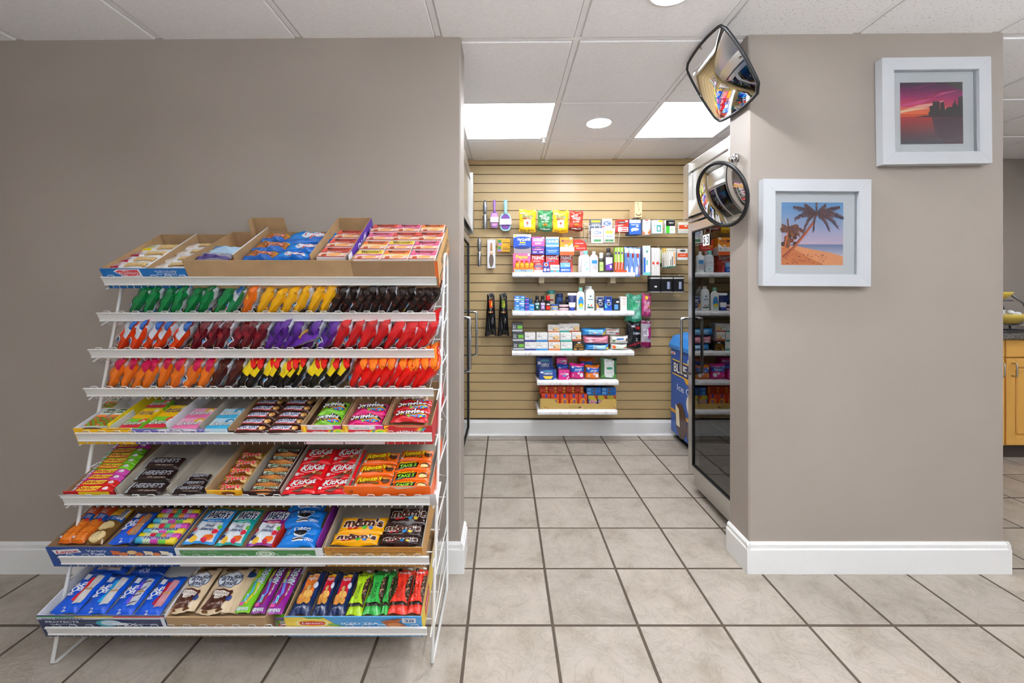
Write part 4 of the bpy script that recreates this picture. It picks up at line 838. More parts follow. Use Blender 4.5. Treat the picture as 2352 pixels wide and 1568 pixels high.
quadlay(7, .066, [(416, 1243, 490, 1163), (492, 1246, 554, 1164), (563, 1247, 628, 1165)], [welch('2E8ED8', '2E8ED8', 'MIXED FRUIT'), welch('1E9A96', '2AA89E', 'ISLAND FRUITS'), welch('7E1E7A', 'B81E3A', 'BERRIES N CHERRIES')], 'fruit_snack_bag', ['blue fruit snack bag', 'teal fruit snack bag', 'purple fruit snack bag'], 'snack bag', 'fruit snack bags')
def oreo(W, H): return pillow(W, H, .034, '1878D0', [TX('OREO', .0, .22, .42, .26, 'F4F6F8', 0, '14285E', 0, .06, .10), E(.0, .0, .17, .16, 'EEF2F6'), E(.0, .05, .17, .15, '17181C'), TX('6', -.32, .02, .05, .14, 'DCEAF6'), PG([(-.42, .44), (-.24, .44), (-.36, .2)], 'C0182A'), R(-.14, -.36, .16, -.20, 'F0F2F4'), R(-.14, -.31, .16, -.25, '17181C'), TX('OREO', .30, -.30, .22, .1, 'F0F4F8', 0, None, 0, .05), R(.18, -.02, .4, .02, '6FB4E6')], '1460A8', px=3.5, py=3.5, crimp=.95, seed=7, wr=.002, rough=.2)
quadlay(7, .072, [(633, 1248, 722, 1203), (643, 1203, 735, 1166), (655, 1168, 742, 1150)], [oreo]*3, 'cookie_pack', ['front bright blue sandwich cookie pack, seventh shelf', 'second bright blue sandwich cookie pack, seventh shelf', 'rear bright blue sandwich cookie pack, seventh shelf'], 'cookie pack', 'blue sandwich cookie packs')
divider(7, X(7, 732, 1248, n7), .01, .27, .02, .080, M('8A2EA0', .4), 'purple carton side beside the blue cookie packs', name='carton_side')
divider(7, X(7, 630, 1248, n7), .01, .09, .02, .072, M('C8281E', .4), 'red and yellow carton edge left of the blue cookie packs', name='carton_side')
tray(7, X(7, 747, 1252, n7), X(7, 969, 1262, n7), .003, .28, .074, 'golden brown carton holding chocolate candy bags, seventh shelf', M('B4802C', .45), side=M('B98A48', .5), inside=MGREYB, hb=.105, nbot=.02,
     ops=[R(-.5, .1, .5, .5, 'A56A1E'), TX('#1 dermatologist recommended brand', .0, -.08, .86, .22, '5A3412', 0, None, 0, .03)]+[E(-.4+.13*k, .3-.1*(k % 2), .008, .03, 'D9B070') for k in range(7)])
def mms(c, tc, oc):
    def f(W, H): return pillow(W, H, .026, c, [TX("m&m's", .02, .10, .84, .48, tc, 0, oc, 0, .08, .16), E(-.25, -.22, .055, .07, 'C81E22'), E(-.12, -.24, .055, .07, 'B81A1E'), E(.08, -.22, .055, .08, '3E9A2E' if c[0] == 'F' else '2A86C8'), E(.22, -.26, .05, .07, '2A6AB8' if c[0] == 'F' else 'E8C81E'), TX('PEANUT' if c[0] == 'F' else 'MILK CHOCOLATE', -.28, .36, .2, .08, 'F2E0B0')], c, px=4, py=4.5, crimp=.95, seed=8, wr=.002, rough=.22)
    return f
quadlay(7, .066, [(757, 1246, 866, 1222), (772, 1226, 880, 1187)], [mms('F2A80E', '4A2210', 'F4EEE6')]*2, 'candy_bag', ['front yellow chocolate candy bag', 'rear yellow chocolate candy bag'], 'candy bag', 'yellow chocolate candy bags', jit=2, dn=.006)
quadlay(7, .066, [(868, 1247, 962, 1229), (872, 1230, 968, 1203), (886, 1205, 980, 1166)], [mms('2E1814', '4A2210', 'E9E4DE')]*3, 'candy_bag', ['front dark brown chocolate candy bag', 'middle dark brown chocolate candy bag', 'rear dark brown chocolate candy bag'], 'candy bag', 'brown chocolate candy bags', jit=2, dn=.004)
# ---- shelf 8
s = SH[8]; n8 = .070
tray(8, X(8, 96, 1406, n8), X(8, 383, 1412, n8), .003, .31, .086, 'dark blue toothpaste carton holding toaster pastries, bottom shelf', M('1A2A52', .35), side=MWBOARD, inside=MWBOARD, nbot=.03,
     ops=[R(-.5, .2, .5, .5, 'D4DAE6'), PG([(-.5, .42), (-.2, .40), (-.2, .5), (-.5, .5)], '4AA84A'), R(-.2, .40, .1, .5, 'E8C81E'), R(.1, .40, .5, .5, 'D8481E'), TX('6in1 BENEFITS', -.30, .29, .32, .15, '3A4A8A', 0, None, 0, .03), TX('PROTECTS', -.31, .02, .26, .17, 'E9EEF6', 0, None, 0, .03), TX('CAVITIES', -.31, -.22, .2, .16, 'B9C4DA'), E(.04, -.08, .09, .3, '2AA0B0'), E(.07, -.06, .08, .25, 'C9E0F0'), E(.14, -.16, .07, .12, 'E6F0F8'), TX('2X', .22, -.2, .10, .24, 'E9EEF6', 0, None, 0, .04), TX('ENAMEL', .37, -.18, .14, .1, 'A9B8D6'), R(.47, -.5, .5, .5, 'E0E4EE')])
quadlay(8, .078, [(110, 1402, 172, 1306), (171, 1404, 236, 1313), (238, 1407, 299, 1315), (301, 1410, 362, 1318)], [pop('C01E28', 'DCD4CE'), pop('1E9AD8', 'D8D4D2'), pop('5A4AC8', 'C9CCD6', 1), pop('98142A', 'C88A94')], 'toaster_pastry', ['blue toaster pastry pack with red flavour panel, bottom shelf', 'blue toaster pastry pack with light blue flavour panel, bottom shelf', 'blue toaster pastry pack with violet panel and drizzled icing, bottom shelf', 'blue toaster pastry pack with dark red panel and pink icing, bottom shelf'], 'toaster pastry', 'toaster pastries', jit=1.5)
quadlay(8, .070, [(200, 1312, 285, 1290), (290, 1316, 372, 1292)], [lambda W, H: pillow(W, H, .03, '1450C4', [R(-.3, -.3, .35, .3, 'BDB4B0'), R(-.3, -.05, .35, 0, '7A2A24')], '0F3FA0', px=4, seed=2), lambda W, H: pillow(W, H, .03, '123C92', [TX('POP\ntarts', -.05, 0, .3, .7, 'B9C6E0', 180)], '0F3FA0', px=4, seed=3)], 'toaster_pastry', ['toaster pastry pack lying across the back left, bottom shelf', 'upside-down toaster pastry pack lying across the back right, bottom shelf'], 'toaster pastry', 'toaster pastries', jit=3)
tray(8, X(8, 386, 1411, n8), X(8, 612, 1414, n8), .003, .31, .080, 'plain brown tray of cookie bags and candy strips, bottom shelf', MKRAFT, inside=MKRAFT, nbot=.03)
def amos(W, H): return pillow(W, H, .03, 'DCC4A0', [E(.05, .17, .38, .185, '1E3A6A'), E(.05, .17, .36, .172, 'EDF1F6'), TX('Famous', .02, .23, .74, .13, '16284E', 8, None, .3, .03), TX('Amos', .06, .09, .54, .13, '16284E', 8, None, .3, .03), PG([(-.32, -.08), (.30, -.05), (.36, -.10), (.24, -.44), (-.36, -.44), (-.28, -.2)], '4A2418'), R(-.2, -.19, .24, -.10, 'EFE6DA'), TX('CHOCOLATE', .02, -.145, .40, .05, '4A2418'), R(-.12, -.25, .16, -.19, 'EFE6DA'), TX('CHIP', .02, -.22, .2, .045, '4A2418'), TX('NET WT. 2 OZ', -.02, -.36, .4, .035, 'E8DCCC'), E(.34, -.24, .09, .055, '1E3470'), E(-.2, .42, .12, .04, '5A3A20'), E(.05, .44, .14, .04, '4A2E18'), E(.28, .42, .12, .04, '6A4424'), E(-.2, -.47, .1, .02, '6A4424'), E(.2, -.47, .1, .02, '5A3A20')], 'CDB48E', px=3.2, py=4.5, crimp=.94, seed=9, wr=.003, rough=.3)
quadlay(8, .078, [(374, 1399, 442, 1300), (444, 1402, 520, 1299)], [amos]*2, 'cookie_bag', ['left cream cookie bag with blue script lettering', 'right cream cookie bag with blue script lettering'], 'cookie bag', 'cream cookie bags', jit=2)
quadlay(8, .068, [(505, 1402, 545, 1300)], [lambda W, H: pillow(W, H, .026, 'D6BF9C', [E(.1, .3, .3, .08, '1E3A6A'), E(0, .42, .2, .05, '5A3A20')], 'CDB48E', px=3, seed=1)], 'cookie_bag', ['cream cookie bag half hidden beside the green candy strip'], 'cookie bag', 'cream cookie bags')
def air(c, c2, c3):
    def f(W, H): return pillow(W, H, .018, c, [PG([(-.4, -.35), (-.1, -.1), (-.3, .2), (-.1, .2), (.08, -.1), (-.2, -.36)], c2), PG([(-.1, -.35), (.2, -.1), (.0, .2), (.14, .2), (.34, -.1), (.1, -.36)], c3), TX('AIRHEADS', .2, .29, .40, .42, 'DCE8F4', 90, '1E2A5A', 0, .08, .14), TX('XTREMES', -.22, .27, .30, .2, 'D8E03A', 90, '1E3A2A', 0, .04, .08), TX('VERY BERRY', .30, -.05, .26, .1, 'EDE6F2', 90), R(-.4, -.40, -.1, -.33, 'E05AA0'), TX('AIRHEADS', -.05, -.45, .8, .05, 'E4ECF4', 0, None, .2, .06), E(-.12, -.24, .08, .09, 'E9F2F6', .3), E(-.12, -.24, .05, .07, '3AA8C8', .3)], c, px=3.5, py=6, crimp=.95, seed=4, wr=.001, rough=.22)
    return f
quadlay(8, .074, [(538, 1402, 572, 1299), (574, 1404, 606, 1300), (608, 1406, 646, 1301)], [air('6FB81E', '5AB0D8', 'E0C83A'), air('7A1A7E', '6A8AD8', '8E2A3A'), air('861A86', '6A8AD8', '8E2A3A')], 'candy_strip', ['green sour candy strip', 'left purple sour candy strip', 'right purple sour candy strip'], 'candy strip', 'sour candy strips', jit=.8)
quadlay(8, .0, [(613, 1436, 652, 1405)], [lambda W, H: carton(W, .045, .012, '6FB81E', [R(-.5, .2, .5, .5, '8E78C0'), TX('DS', -.25, -.1, .4, .4, 'DCE8F4', 0, '1E2A5A', 0, .08, .14), R(.1, -.2, .45, .15, 'E4E6EA'), R(.0, -.5, .5, -.2, 'E0481E')])], 'candy_carton', ['green and purple candy carton corner between the brown and tea trays'], 'carton', None, pitch=90)
tray(8, X(8, 656, 1410, n8), X(8, 969, 1412, n8), .003, .32, .082, 'yellow and blue iced tea carton holding nut bags, bottom shelf', M('4A9AD4', .35), side=M('E2D27A', .4), inside=MKRAFT, nbot=.03,
     ops=[PG([(-.5, -.5), (-.10, -.5), (-.22, .5), (-.5, .5)], 'EFD04A'), PG([(-.36, .5), (-.2, .5), (-.28, .1)], '5FA02E'), PG([(-.2, -.3), (-.06, -.45), (-.16, -.1)], '5FA02E'), E(-.30, -.06, .12, .42, 'F6F0C0'), E(-.30, -.06, .105, .34, 'F2C81E'), PG([(-.39, .06), (-.30, .12), (-.21, .06), (-.21, -.24), (-.30, -.28), (-.39, -.24)], 'C0182A'), TX('Lipton', -.30, -.08, .15, .22, 'F6F6F4', 0, None, .1, .03), TX('ICED TEA', .05, -.10, .27, .2, 'F2F6FA', 0, None, 0, .03), PG([(.20, .12), (.32, .16), (.40, -.48), (.26, -.48)], 'A85A28'), PG([(.22, .2), (.30, .1), (.36, .42), (.33, .1)], 'C8703A'), E(.3, -.2, .05, .2, 'C88048'), R(.36, -.02, .46, .48, 'E9F0F6'), TX('38', .41, .2, .07, .2, '1E4A8A', 0, None, 0, .04), TX('MAKES', .41, .39, .06, .07, '4A6A9A'), TX('QUARTS', .41, .05, .06, .07, '4A6A9A')], rops=[R(-.5, -.5, .1, .5, 'E4C83A'), PG([(-.35, -.3), (-.1, -.3), (-.1, .3), (-.35, .3)], 'C0182A'), TX('Lipton', -.22, 0, .2, .3, 'F6F6F4')])
def plant(c, t1):
    def f(W, H): return pillow(W, H, .03, '15264E', [R(-.26, -.18, .30, .34, c), R(-.26, .28, .30, .34, 'E8B81E' if c[0] == 'C' else 'E0A46A'), TX(t1, .02, .23, .48, .06, 'F4F0EA', 0, None, .1, .04), TX('PLANTERS', .0, .42, .62, .055, 'E0B23A', 0, None, .0, .04), E(.32, .08, .11, .065, 'DCE6F0'), E(-.05, -.22, .30, .11, 'C88A3A'), E(.1, -.12, .2, .08, 'E0AE5A'), E(-.2, -.27, .12, .06, 'B8742A'), E(.2, -.26, .14, .07, 'D89A44'), E(.02, .02, .10, .07, 'D8B070'), TX('NET WT. 2 OZ', 0, -.40, .5, .035, 'C9D2E2')], '15264E', px=3.2, py=4.5, crimp=.94, seed=10, wr=.0024, rough=.2)
    return f
quadlay(8, .078, [(661, 1405, 709, 1303), (712, 1406, 747, 1304), (748, 1407, 790, 1305)], [plant('D8742A', 'CASHEWS'), plant('C0182A', 'PEANUTS'), plant('C0182A', 'PEANUTS')], 'nut_bag', ['navy cashew bag with orange panel', 'left navy peanut bag with red panel', 'right navy peanut bag with red panel'], 'nut bag', 'navy nut bags', jit=1.2)
def pist(c):
    def f(W, H):
        q = random.Random(2); nuts = []
        for sg in (-1, 1):
            for k in range(26): nuts.append(E(sg*q.uniform(.28, .44), q.uniform(-.34, .28), .06, .018, q.choice(['6A4A38', '8E6A4E', 'B08A62', '4A4A3A', '9A6A52']), q.uniform(0, 3)))
        return pillow(W, H, .026, c, [R(-.47, -.36, .47, .30, '3A3028')]+nuts+[PG([(-.47, .30), (-.30, .18), (-.22, .0), (-.26, -.18), (-.47, -.36), (.47, -.36), (.26, -.18), (.22, .0), (.30, .18), (.47, .30)], c), TX('PISTACHIOS', .0, -.10, .36, .2, '1A2416' if c != 'D8301E' else '5A0E0A', 90, None, 0, .0), TX('Wonderful', .02, .28, .62, .06, '1A2416' if c != 'D8301E' else 'F2E6E0', 0, None, .15, .03), E(-.30, .36, .14, .045, '16181A'), R(.10, .36, .40, .42, 'E6E4E0'), TX('120 CALORIES', .0, -.41, .6, .035, '1A2416')], c, px=3.5, py=5, crimp=.95, seed=11, wr=.0016, rough=.22)
    return f
quadlay(8, .078, [(794, 1406, 830, 1309), (831, 1405, 871, 1306), (873, 1404, 889, 1306), (890, 1403, 934, 1303), (935, 1402, 968, 1302)], [pist('A8CE1E'), pist('2E9A3E'), pist('2E9A3E'), pist('D8301E'), pist('D8301E')], 'pistachio_bag', ['lime green pistachio bag', 'green pistachio bag beside the lime one', 'green pistachio bag mostly hidden beside the red ones', 'left red pistachio bag', 'right red pistachio bag against the carton side'], 'pistachio bag', 'pistachio bags', jit=.8)
# ---------------------------------------------------------------- goods on the slat wall
WM = Matrix(((1, 0, 0, 0), (0, 0, -1, 0), (0, 1, 0, 0), (0, 0, 0, 1)))     # pack x -> X, pack y -> Z, pack front -> -Y
YS = 3.30                                                                 # front edge of the wall shelves
def marble():
    m, nt, b = nodes_mat('white_marble_laminate')
    tc = nt.nodes.new('ShaderNodeTexCoord'); n = nt.nodes.new('ShaderNodeTexNoise'); n.inputs['Scale'].default_value = 5; n.inputs['Detail'].default_value = 6; n.inputs['Distortion'].default_value = 1.6
    nt.links.new(tc.outputs['Object'], n.inputs['Vector']); r = ramp(nt, [(.40, 'F2F2F2'), (.49, 'EDECEA'), (.505, 'CDBEB4'), (.52, 'EEEDEC'), (.7, 'F4F4F4')])
    nt.links.new(n.outputs['Fac'], r.inputs[0]); nt.links.new(r.outputs[0], b.inputs['Base Color']); b.inputs['Roughness'].default_value = .3
    return m
MMARB = marble()
MTANP = M('DCC9A0', .4)
def zof(v, Y): return CAM_H-(v-PV)*Y/F
def wall_shelf(u0, u1, vt, label, brs):
    x0, x1, z = (u0-PU)*YS/F, (u1-PU)*YS/F, zof(vt, YS)
    t = empty('wall_shelf', label, 'shelf', loc=((x0+x1)/2, (YS+BY)/2, z), group='white shelves on the slat wall'); W = (x1-x0)/2; D = (BY-YS)/2
    th = .042; pr = [(-D+.02, 0), (-D+.006, -.004), (-D, -.014), (-D, -.03), (-D+.008, -.038), (-D+.02, -.041), (-D+.03, -.03), (D, -.03), (D, 0)]
    mb = MB(); mb.prism(pr, 0, -W, W, MMARB); mb.build('board', t)
    for u in brs:
        xx = (u-PU)*3.4/F-(x0+x1)/2; mb = MB(); mb.rbox(xx-.022, xx+.022, -D+.07, -D+.085, -.085 if z > 1.3 else -.05, -.03, .003, MTANP); mb.prism([(D, -.03), (D, -.11 if z > 1.3 else -.07), (-D+.085, -.05 if z > 1.3 else -.04), (-D+.085, -.03)], 0, xx-.003, xx+.003, MTANP); mb.build('bracket', t)
    return z
ZA = wall_shelf(1177, 1459, 625, 'topmost white wall shelf, with medicine boxes and bottles', (1243, 1336, 1406))
ZB = wall_shelf(1177, 1457, 714, 'second white wall shelf, with toiletries', (1220, 1312, 1412))
ZC = wall_shelf(1176, 1457, 806, 'third white wall shelf, with soap boxes and wipes', (1215, 1400))
ZD = wall_shelf(1234, 1421, 874, 'fourth white wall shelf, narrow, with feminine care packs', (1260, 1395))
ZE = wall_shelf(1235, 1418, 942, 'lowest white wall shelf, narrow, with detergent boxes', (1260, 1395))
def hook(x, z, Y, of):
    mb = MB(); mb.tube([(0, BY-Y+.002, .0), (0, .0, .0), (0, -.012, .004), (0, -.016, .014)], .002, MCHROME, 5); mb.rbox(-.009, .009, BY-Y-.001, BY-Y+.004, -.014, .014, .001, MTANP)
    tag(mb.build('peg_hook', None, None, (x, Y, z)), 'wire peg hook holding the '+of, 'hook', 'peg hooks on the slat wall')
def wc(name, label, cat, u0, v0, u1, v1, Y, T, base, ops=(), side=None, group=None, zb=None, hk=None, rz=0, top=None):
    """printed carton whose front face covers these photo pixels at depth Y"""
    x0, x1, zt = (u0-PU)*Y/F, (u1-PU)*Y/F, zof(v0, Y); zl = zb+.0005 if zb is not None else zof(v1, Y)
    pk = carton((x1-x0)*.985, zt-zl, T, base, ops, side, top=top)
    o = put(pk, name, label, cat, Matrix.Translation(((x0+x1)/2, Y+T/2, (zt+zl)/2)) @ Matrix.Rotation(math.radians(rz), 4, 'Z') @ WM, group)
    if hk: hook((x0+x1)/2, zt-.004, Y, hk)
    return o
def wp(name, label, cat, u0, v0, u1, v1, Y, T, base, ops=(), group=None, zb=None, hk=None, back=None, wr=.003, px=3, py=4, tilt=0, rz=0, seed=3, n=1):
    x0, x1, zt = (u0-PU)*Y/F, (u1-PU)*Y/F, zof(v0, Y); zl = zb if zb is not None else zof(v1, Y)
    pk = pillow((x1-x0), zt-zl, T, base, ops, back or base, px=px, py=py, wr=wr, seed=seed, crimp=.94)
    for k in range(n):
        d = k*T*.55
        o = put(pk, name, label if k == 0 else '%s bag hanging behind the front one: %s' % (ORD[k], label), cat, Matrix.Translation(((x0+x1)/2+.004*k, Y+T/2+d, (zt+zl)/2-.004*k)) @ Matrix.Rotation(math.radians(rz+3*k), 4, 'Y') @ WM @ Matrix.Rotation(math.radians(tilt), 4, 'X'), group)
    if hk: hook((x0+x1)/2, zt-.008, Y-.004, hk)
    return o
def bottle(name, label, cat, u0, v0, u1, zb, Y, D, body, cap, capf=.2, capw=.45, ops=(), v1=None, shoulder=.12, rough=.3, group=None, lab=None, taper=1.0, capmat=None, bmat=None):
    W = (u1-u0)*Y/F; H = zof(v0, Y)-zb; a = W/2; sy = D/W; x = (u0+u1)/2; hc = H*capf; hb = H-hc; rc = a*capw
    bm_ = bmat or M(body, rough)
    mb = MB(); pr = [(a*.88*taper, 0), (a*.97*taper, .004), (a*taper, .012), (a, hb*(1-shoulder*2.2)), (a*.97, hb*(1-shoulder*1.5)), (a*.82, hb*(1-shoulder*.7)), (rc*1.05, hb*(1-.02)), (rc*.9, hb)]
    mb.lathe(pr, bm_, 24, sy=sy); o = tag(mb.build(name, None, None, ((x-PU)*Y/F, Y+D/2, zb+.0005)), label, cat, group)
    mb = MB(); mb.lathe([(rc, hb), (rc*1.02, hb+.002), (rc, hb+hc*.85), (rc*.9, hb+hc)], capmat or M(cap, .35), 18, sy=max(sy, .75)); mb.build('cap', o)
    if ops:
        Lw, Lh = W*.8, hb*.62; b = a*sy
        def sf(px_, py_, e): th = px_/a*1.05; return ((a+e)*math.sin(th), -(b+e)*math.cos(th), hb*.42+py_)
        obj('label', print_mb(MB(), ops, Lw, Lh, sf, .01, .35, .0006).mesh('label'), o)
    return o
# ---- brushes
def paddle(u, v0, v1, wpx, Y, hcol, pad, label, inner):
    H = (v1-v0)*Y/F; W = wpx*Y/F; zt = zof(v0, Y); x = (u-PU)*Y/F; hh = H*.42
    t = empty('hair_brush', label, 'hair brush', loc=(x, Y, zt-H), group='hair brushes on the slat wall'); hb = H-hh
    out = []
    n = 20
    for k in range(n): a = 2*math.pi*k/n; out.append((W/2*math.copysign(abs(math.cos(a))**.6, math.cos(a)), hb/2+hb/2*math.copysign(abs(math.sin(a))**.75, math.sin(a))))
    mb = MB(); mb.prism(out, 1, .004, .016, M(hcol, .35)); mb.build('brush_head', t)
    mb = MB(); mb.prism([(p*.8, (q-hb/2)*.82+hb/2) for p, q in out], 1, -.001, .005, M(pad, .6)); mb.build('cushion', t)
    mb = MB()
    for a in range(5):
        for b in range(8):
            px_, pz = (a-2)*W*.14, hb*.14+b*hb*.1; mb.tube([(px_, -.001, pz), (px_, -.010, pz)], .0012, M(inner, .5), 4)
    tag(mb.build('bristles', t), kind='stuff')
    mb = MB(); mb.tube([(0, .010, hb*.93), (0, .010, hb+hh*.2), (0, .009, hb+hh*.6), (0, .010, H)], [W*.20, W*.14, W*.18, W*.16], M(hcol, .35), 10); mb.build('handle', t)
    mb = MB(); mb.box(-W*.52, W*.52, -.012, .018, hb*.34, hb*.66, M('E4E8F2', .4)); mb.build('card_sleeve', t)
    hook(x, zt-.006, Y, label[:40].rsplit(' ', 1)[0] if len(label) > 40 else label)
def rbrush(u, v0, v1, wpx, Y, col, label, bris):
    H = (v1-v0)*Y/F; W = wpx*Y/F; x = (u-PU)*Y/F; zt = zof(v0, Y)
    t = empty('round_brush', label, 'hair brush', loc=(x, Y, zt-H), group='hair brushes on the slat wall')
    mb = MB(); mb.lathe([(W*.18, H*.5), (W*.32, H*.58), (W*.36, H*.75), (W*.3, H*.92), (W*.12, H)], M(col, .25, .6), 14); mb.build('handle', t)
    mb = MB(); mb.lathe([(W*.2, .0), (W*.26, .006), (W*.28, H*.5), (W*.2, H*.52)], M('B9BCC2', .25, .8), 14); mb.build('barrel', t)
    mb = MB()
    for k in range(10):
        z = H*.05+k*H*.045
        for a in range(12): an = 2*math.pi*a/12; mb.tube([(W*.26*math.cos(an), W*.26*math.sin(an), z), (W*.5*math.cos(an), W*.5*math.sin(an), z)], .0012, M(bris, .5), 4)
    tag(mb.build('bristles', t), kind='stuff'); hook(x, zt-.006, Y, label)
rbrush(1114, 460, 526, 14, 3.46, '8E9196', 'silver and grey round hair brush', '5A5C60')
paddle(1135.5, 459, 523, 18, 3.50, 'A87ACB', 'D8A0D0', 'slim lilac paddle hair brush', 'E8D0E8')
paddle(1161, 459, 530, 26, 3.50, '9FD3DE', '7A4AA0', 'wide light blue paddle hair brush', '4A2A70')
rbrush(1101, 545, 612, 14, 3.46, '8A8C8E', 'grey handled round brush with white sleeve', '2A2A2C')
wc('brush_card', 'blister card with a bronze round brush', 'card', 1119, 550, 1138, 616, 3.52, .012, 'CFD0D2', [R(-.45, -.48, .45, .48, 'D9DADD'), PG([(-.1, .38), (.1, .38), (.16, .1), (-.16, .1)], 'B07A4E'), E(0, -.22, .28, .24, '6A5A4C'), R(-.2, -.02, .2, .06, 'E0B08A')], hk='bronze brush card')
wc('sewing_card', 'upper yellow pencil card', 'card', 1143, 549, 1172, 564, 3.52, .006, 'F0B41A', [R(-.48, -.3, -.2, .4, '3E8A4A'), R(-.48, -.45, -.15, -.1, 'A87AC0'), R(-.1, -.1, .45, .0, '4A4A4A'), R(-.1, .2, .3, .3, 'C8861A')], hk='yellow cards')
wc('sewing_card', 'lower yellow pencil card', 'card', 1142, 564, 1172, 578, 3.51, .006, 'F0B41A', [R(-.48, -.3, -.2, .4, '3E8A4A'), R(-.48, -.45, -.15, -.1, 'A87AC0'), R(-.1, -.1, .45, .0, '4A4A4A'), R(-.1, .2, .3, .3, 'C8861A')])
# ---- cough drop bags
def drop(kind):
    if kind == 'y': return 'EFC61E', [R(-.22, -.30, .22, .06, 'F4F2EC'), E(0, -.1, .07, .05, 'C0503A'), TX('Ricola', 0, .20, .62, .15, '3A5A4A', 3, 'F7F0C8', .2, .02, .06), R(-.3, .07, .3, .11, 'D9642A'), R(-.45, .30, -.15, .36, 'F7F0D0'), R(-.5, -.5, .5, -.40, 'D9A80E')]
    c, d = ('3E8E56', '2E6A40') if kind == 'g' else ('B8402E', '7E241E')
    return c, [TX('HALLS', 0, .12, .56, .14, 'F4F4F0', 0, None, .1, .05), E(0, .27, .1, .06, 'E9E6D8'), E(0, .27, .06, .035, c), R(-.38, .18, -.16, .26, 'F0F0EC'), TX('RELIEF', 0, -.06, .5, .07, 'E4EEDF'), E(0, -.2, .16, .06, 'E8A03A'), R(-.5, -.5, .5, -.36, d), R(-.36, -.44, .36, -.40, 'D9E6D8')]
for (k, a, b, c, d, lab) in (('y', 1192, 481, 1231, 531, 'left yellow cough drop bag'), ('g', 1235, 483, 1269, 529, 'green cough drop bag'), ('y', 1270, 483, 1306, 532, 'right yellow cough drop bag'), ('r', 1308, 484, 1340, 528, 'red cough drop bag')):
    col, ops = drop(k); wp('cough_drop_bag', lab, 'candy bag', a, b, c, d, 3.40, .035, col, ops, 'cough drop bags', hk=lab, tilt=4, n=2)
# tan pine box and the small hanging boxes
wc('pine_box', 'tan box with a dark line drawing hanging above the small packs', 'box', 1458, 463, 1475, 499, 3.34, .14, 'D9BE92', [TX('S', 0, .15, .1, .5, '5A4630', 10), E(0, -.28, .38, .12, '6A5236'), E(0, -.24, .32, .09, 'DCC296'), R(-.3, .40, -.1, .43, '6A5236')], hk='tan box')
wc('lip_balm_box', 'red boxed lip balm hanging by the wire basket', 'box', 1417, 504, 1444, 533, 3.36, .06, 'D0301E', [R(-.4, .18, .2, .36, '2A1A18'), TX('ChapStick', -.1, .27, .5, .1, 'F4EEEA'), TX('CHERRY', -.15, .05, .4, .09, 'F4EEEA'), R(-.42, -.46, .46, -.1, 'E9E4E2'), R(-.1, -.24, .4, -.16, 'C0281E'), R(-.1, -.4, .4, -.32, 'C0281E'), R(.2, .3, .42, .42, 'F2F2F2')], hk='red box')
wc('inhaler_box', 'blue and white inhaler box hanging on the slat wall', 'box', 1445, 504, 1472, 538, 3.36, .11, '2E62B8', [R(-.48, .26, .48, .48, 'E9EDF4'), TX('Nasal Inhaler', .02, .16, .7, .09, 'F4F6FA'), E(0, -.16, .34, .10, 'EEF0F4'), E(-.25, -.24, .08, .08, 'EEF0F4'), R(.1, .0, .3, .08, 'F4F4F4')], side='1F5AB0', hk='blue inhaler box')
wc('swab_box', 'white and orange packet hanging next to the inhaler box', 'packet', 1476, 504, 1494, 539, 3.37, .07, 'ECE9E6', [PG([(-.5, -.2), (-.1, -.45), (-.5, -.5)], 'E0703A'), PG([(.5, -.1), (.1, -.4), (.5, -.5)], 'E0703A'), E(0, .12, .2, .18, 'C9CDD4'), R(-.2, .42, .2, .48, 'D84A2E'), TX('FLOSS', 0, .34, .4, .08, '3A4A7A')], hk='orange and white packet')
wc('floss_box', 'white and teal box hanging on the slat wall', 'box', 1499, 505, 1522, 536, 3.36, .10, 'E6EFEE', [R(-.1, -.36, .34, .12, '2E9E9A'), R(.0, -.28, .24, .0, 'DDF0EE'), R(.1, .34, .48, .48, 'EFCB2E'), E(-.3, .1, .05, .05, '2E9E9A'), R(-.4, .2, .2, .3, 'C4DCDA')], hk='teal box')
wc('balm_pack', 'black and bright green packet hanging on the slat wall', 'packet', 1529, 505, 1551, 536, 3.37, .05, 'F0F2EC', [R(-.48, .05, .48, .48, '1E201E'), TX('NEW', .1, .28, .5, .12, 'E9E9E4'), R(-.48, -.48, -.1, .05, '4AC83A'), E(.15, -.2, .2, .1, 'C8E8BC')], hk='green and black packet')
wc('lighter_card', 'upper orange and clear carded pack beside the cooler', 'card', 1559, 510, 1581, 536, 3.38, .05, 'DCD8CC', [R(-.48, -.1, .48, .25, 'D84A1E'), R(.1, .1, .36, .2, 'F0E8E0'), R(-.48, -.48, .48, -.2, 'C9C6B8')], hk='upper orange card')
wc('lighter_card', 'lower orange and clear carded pack beside the cooler', 'card', 1556, 571, 1580, 597, 3.38, .05, 'DAD8D0', [R(-.48, -.25, .48, .1, 'DE4E1E'), TX('OPENER', 0, -.08, .6, .1, 'F4D8C8'), E(0, .32, .3, .1, '4A5048')], hk='lower orange card')
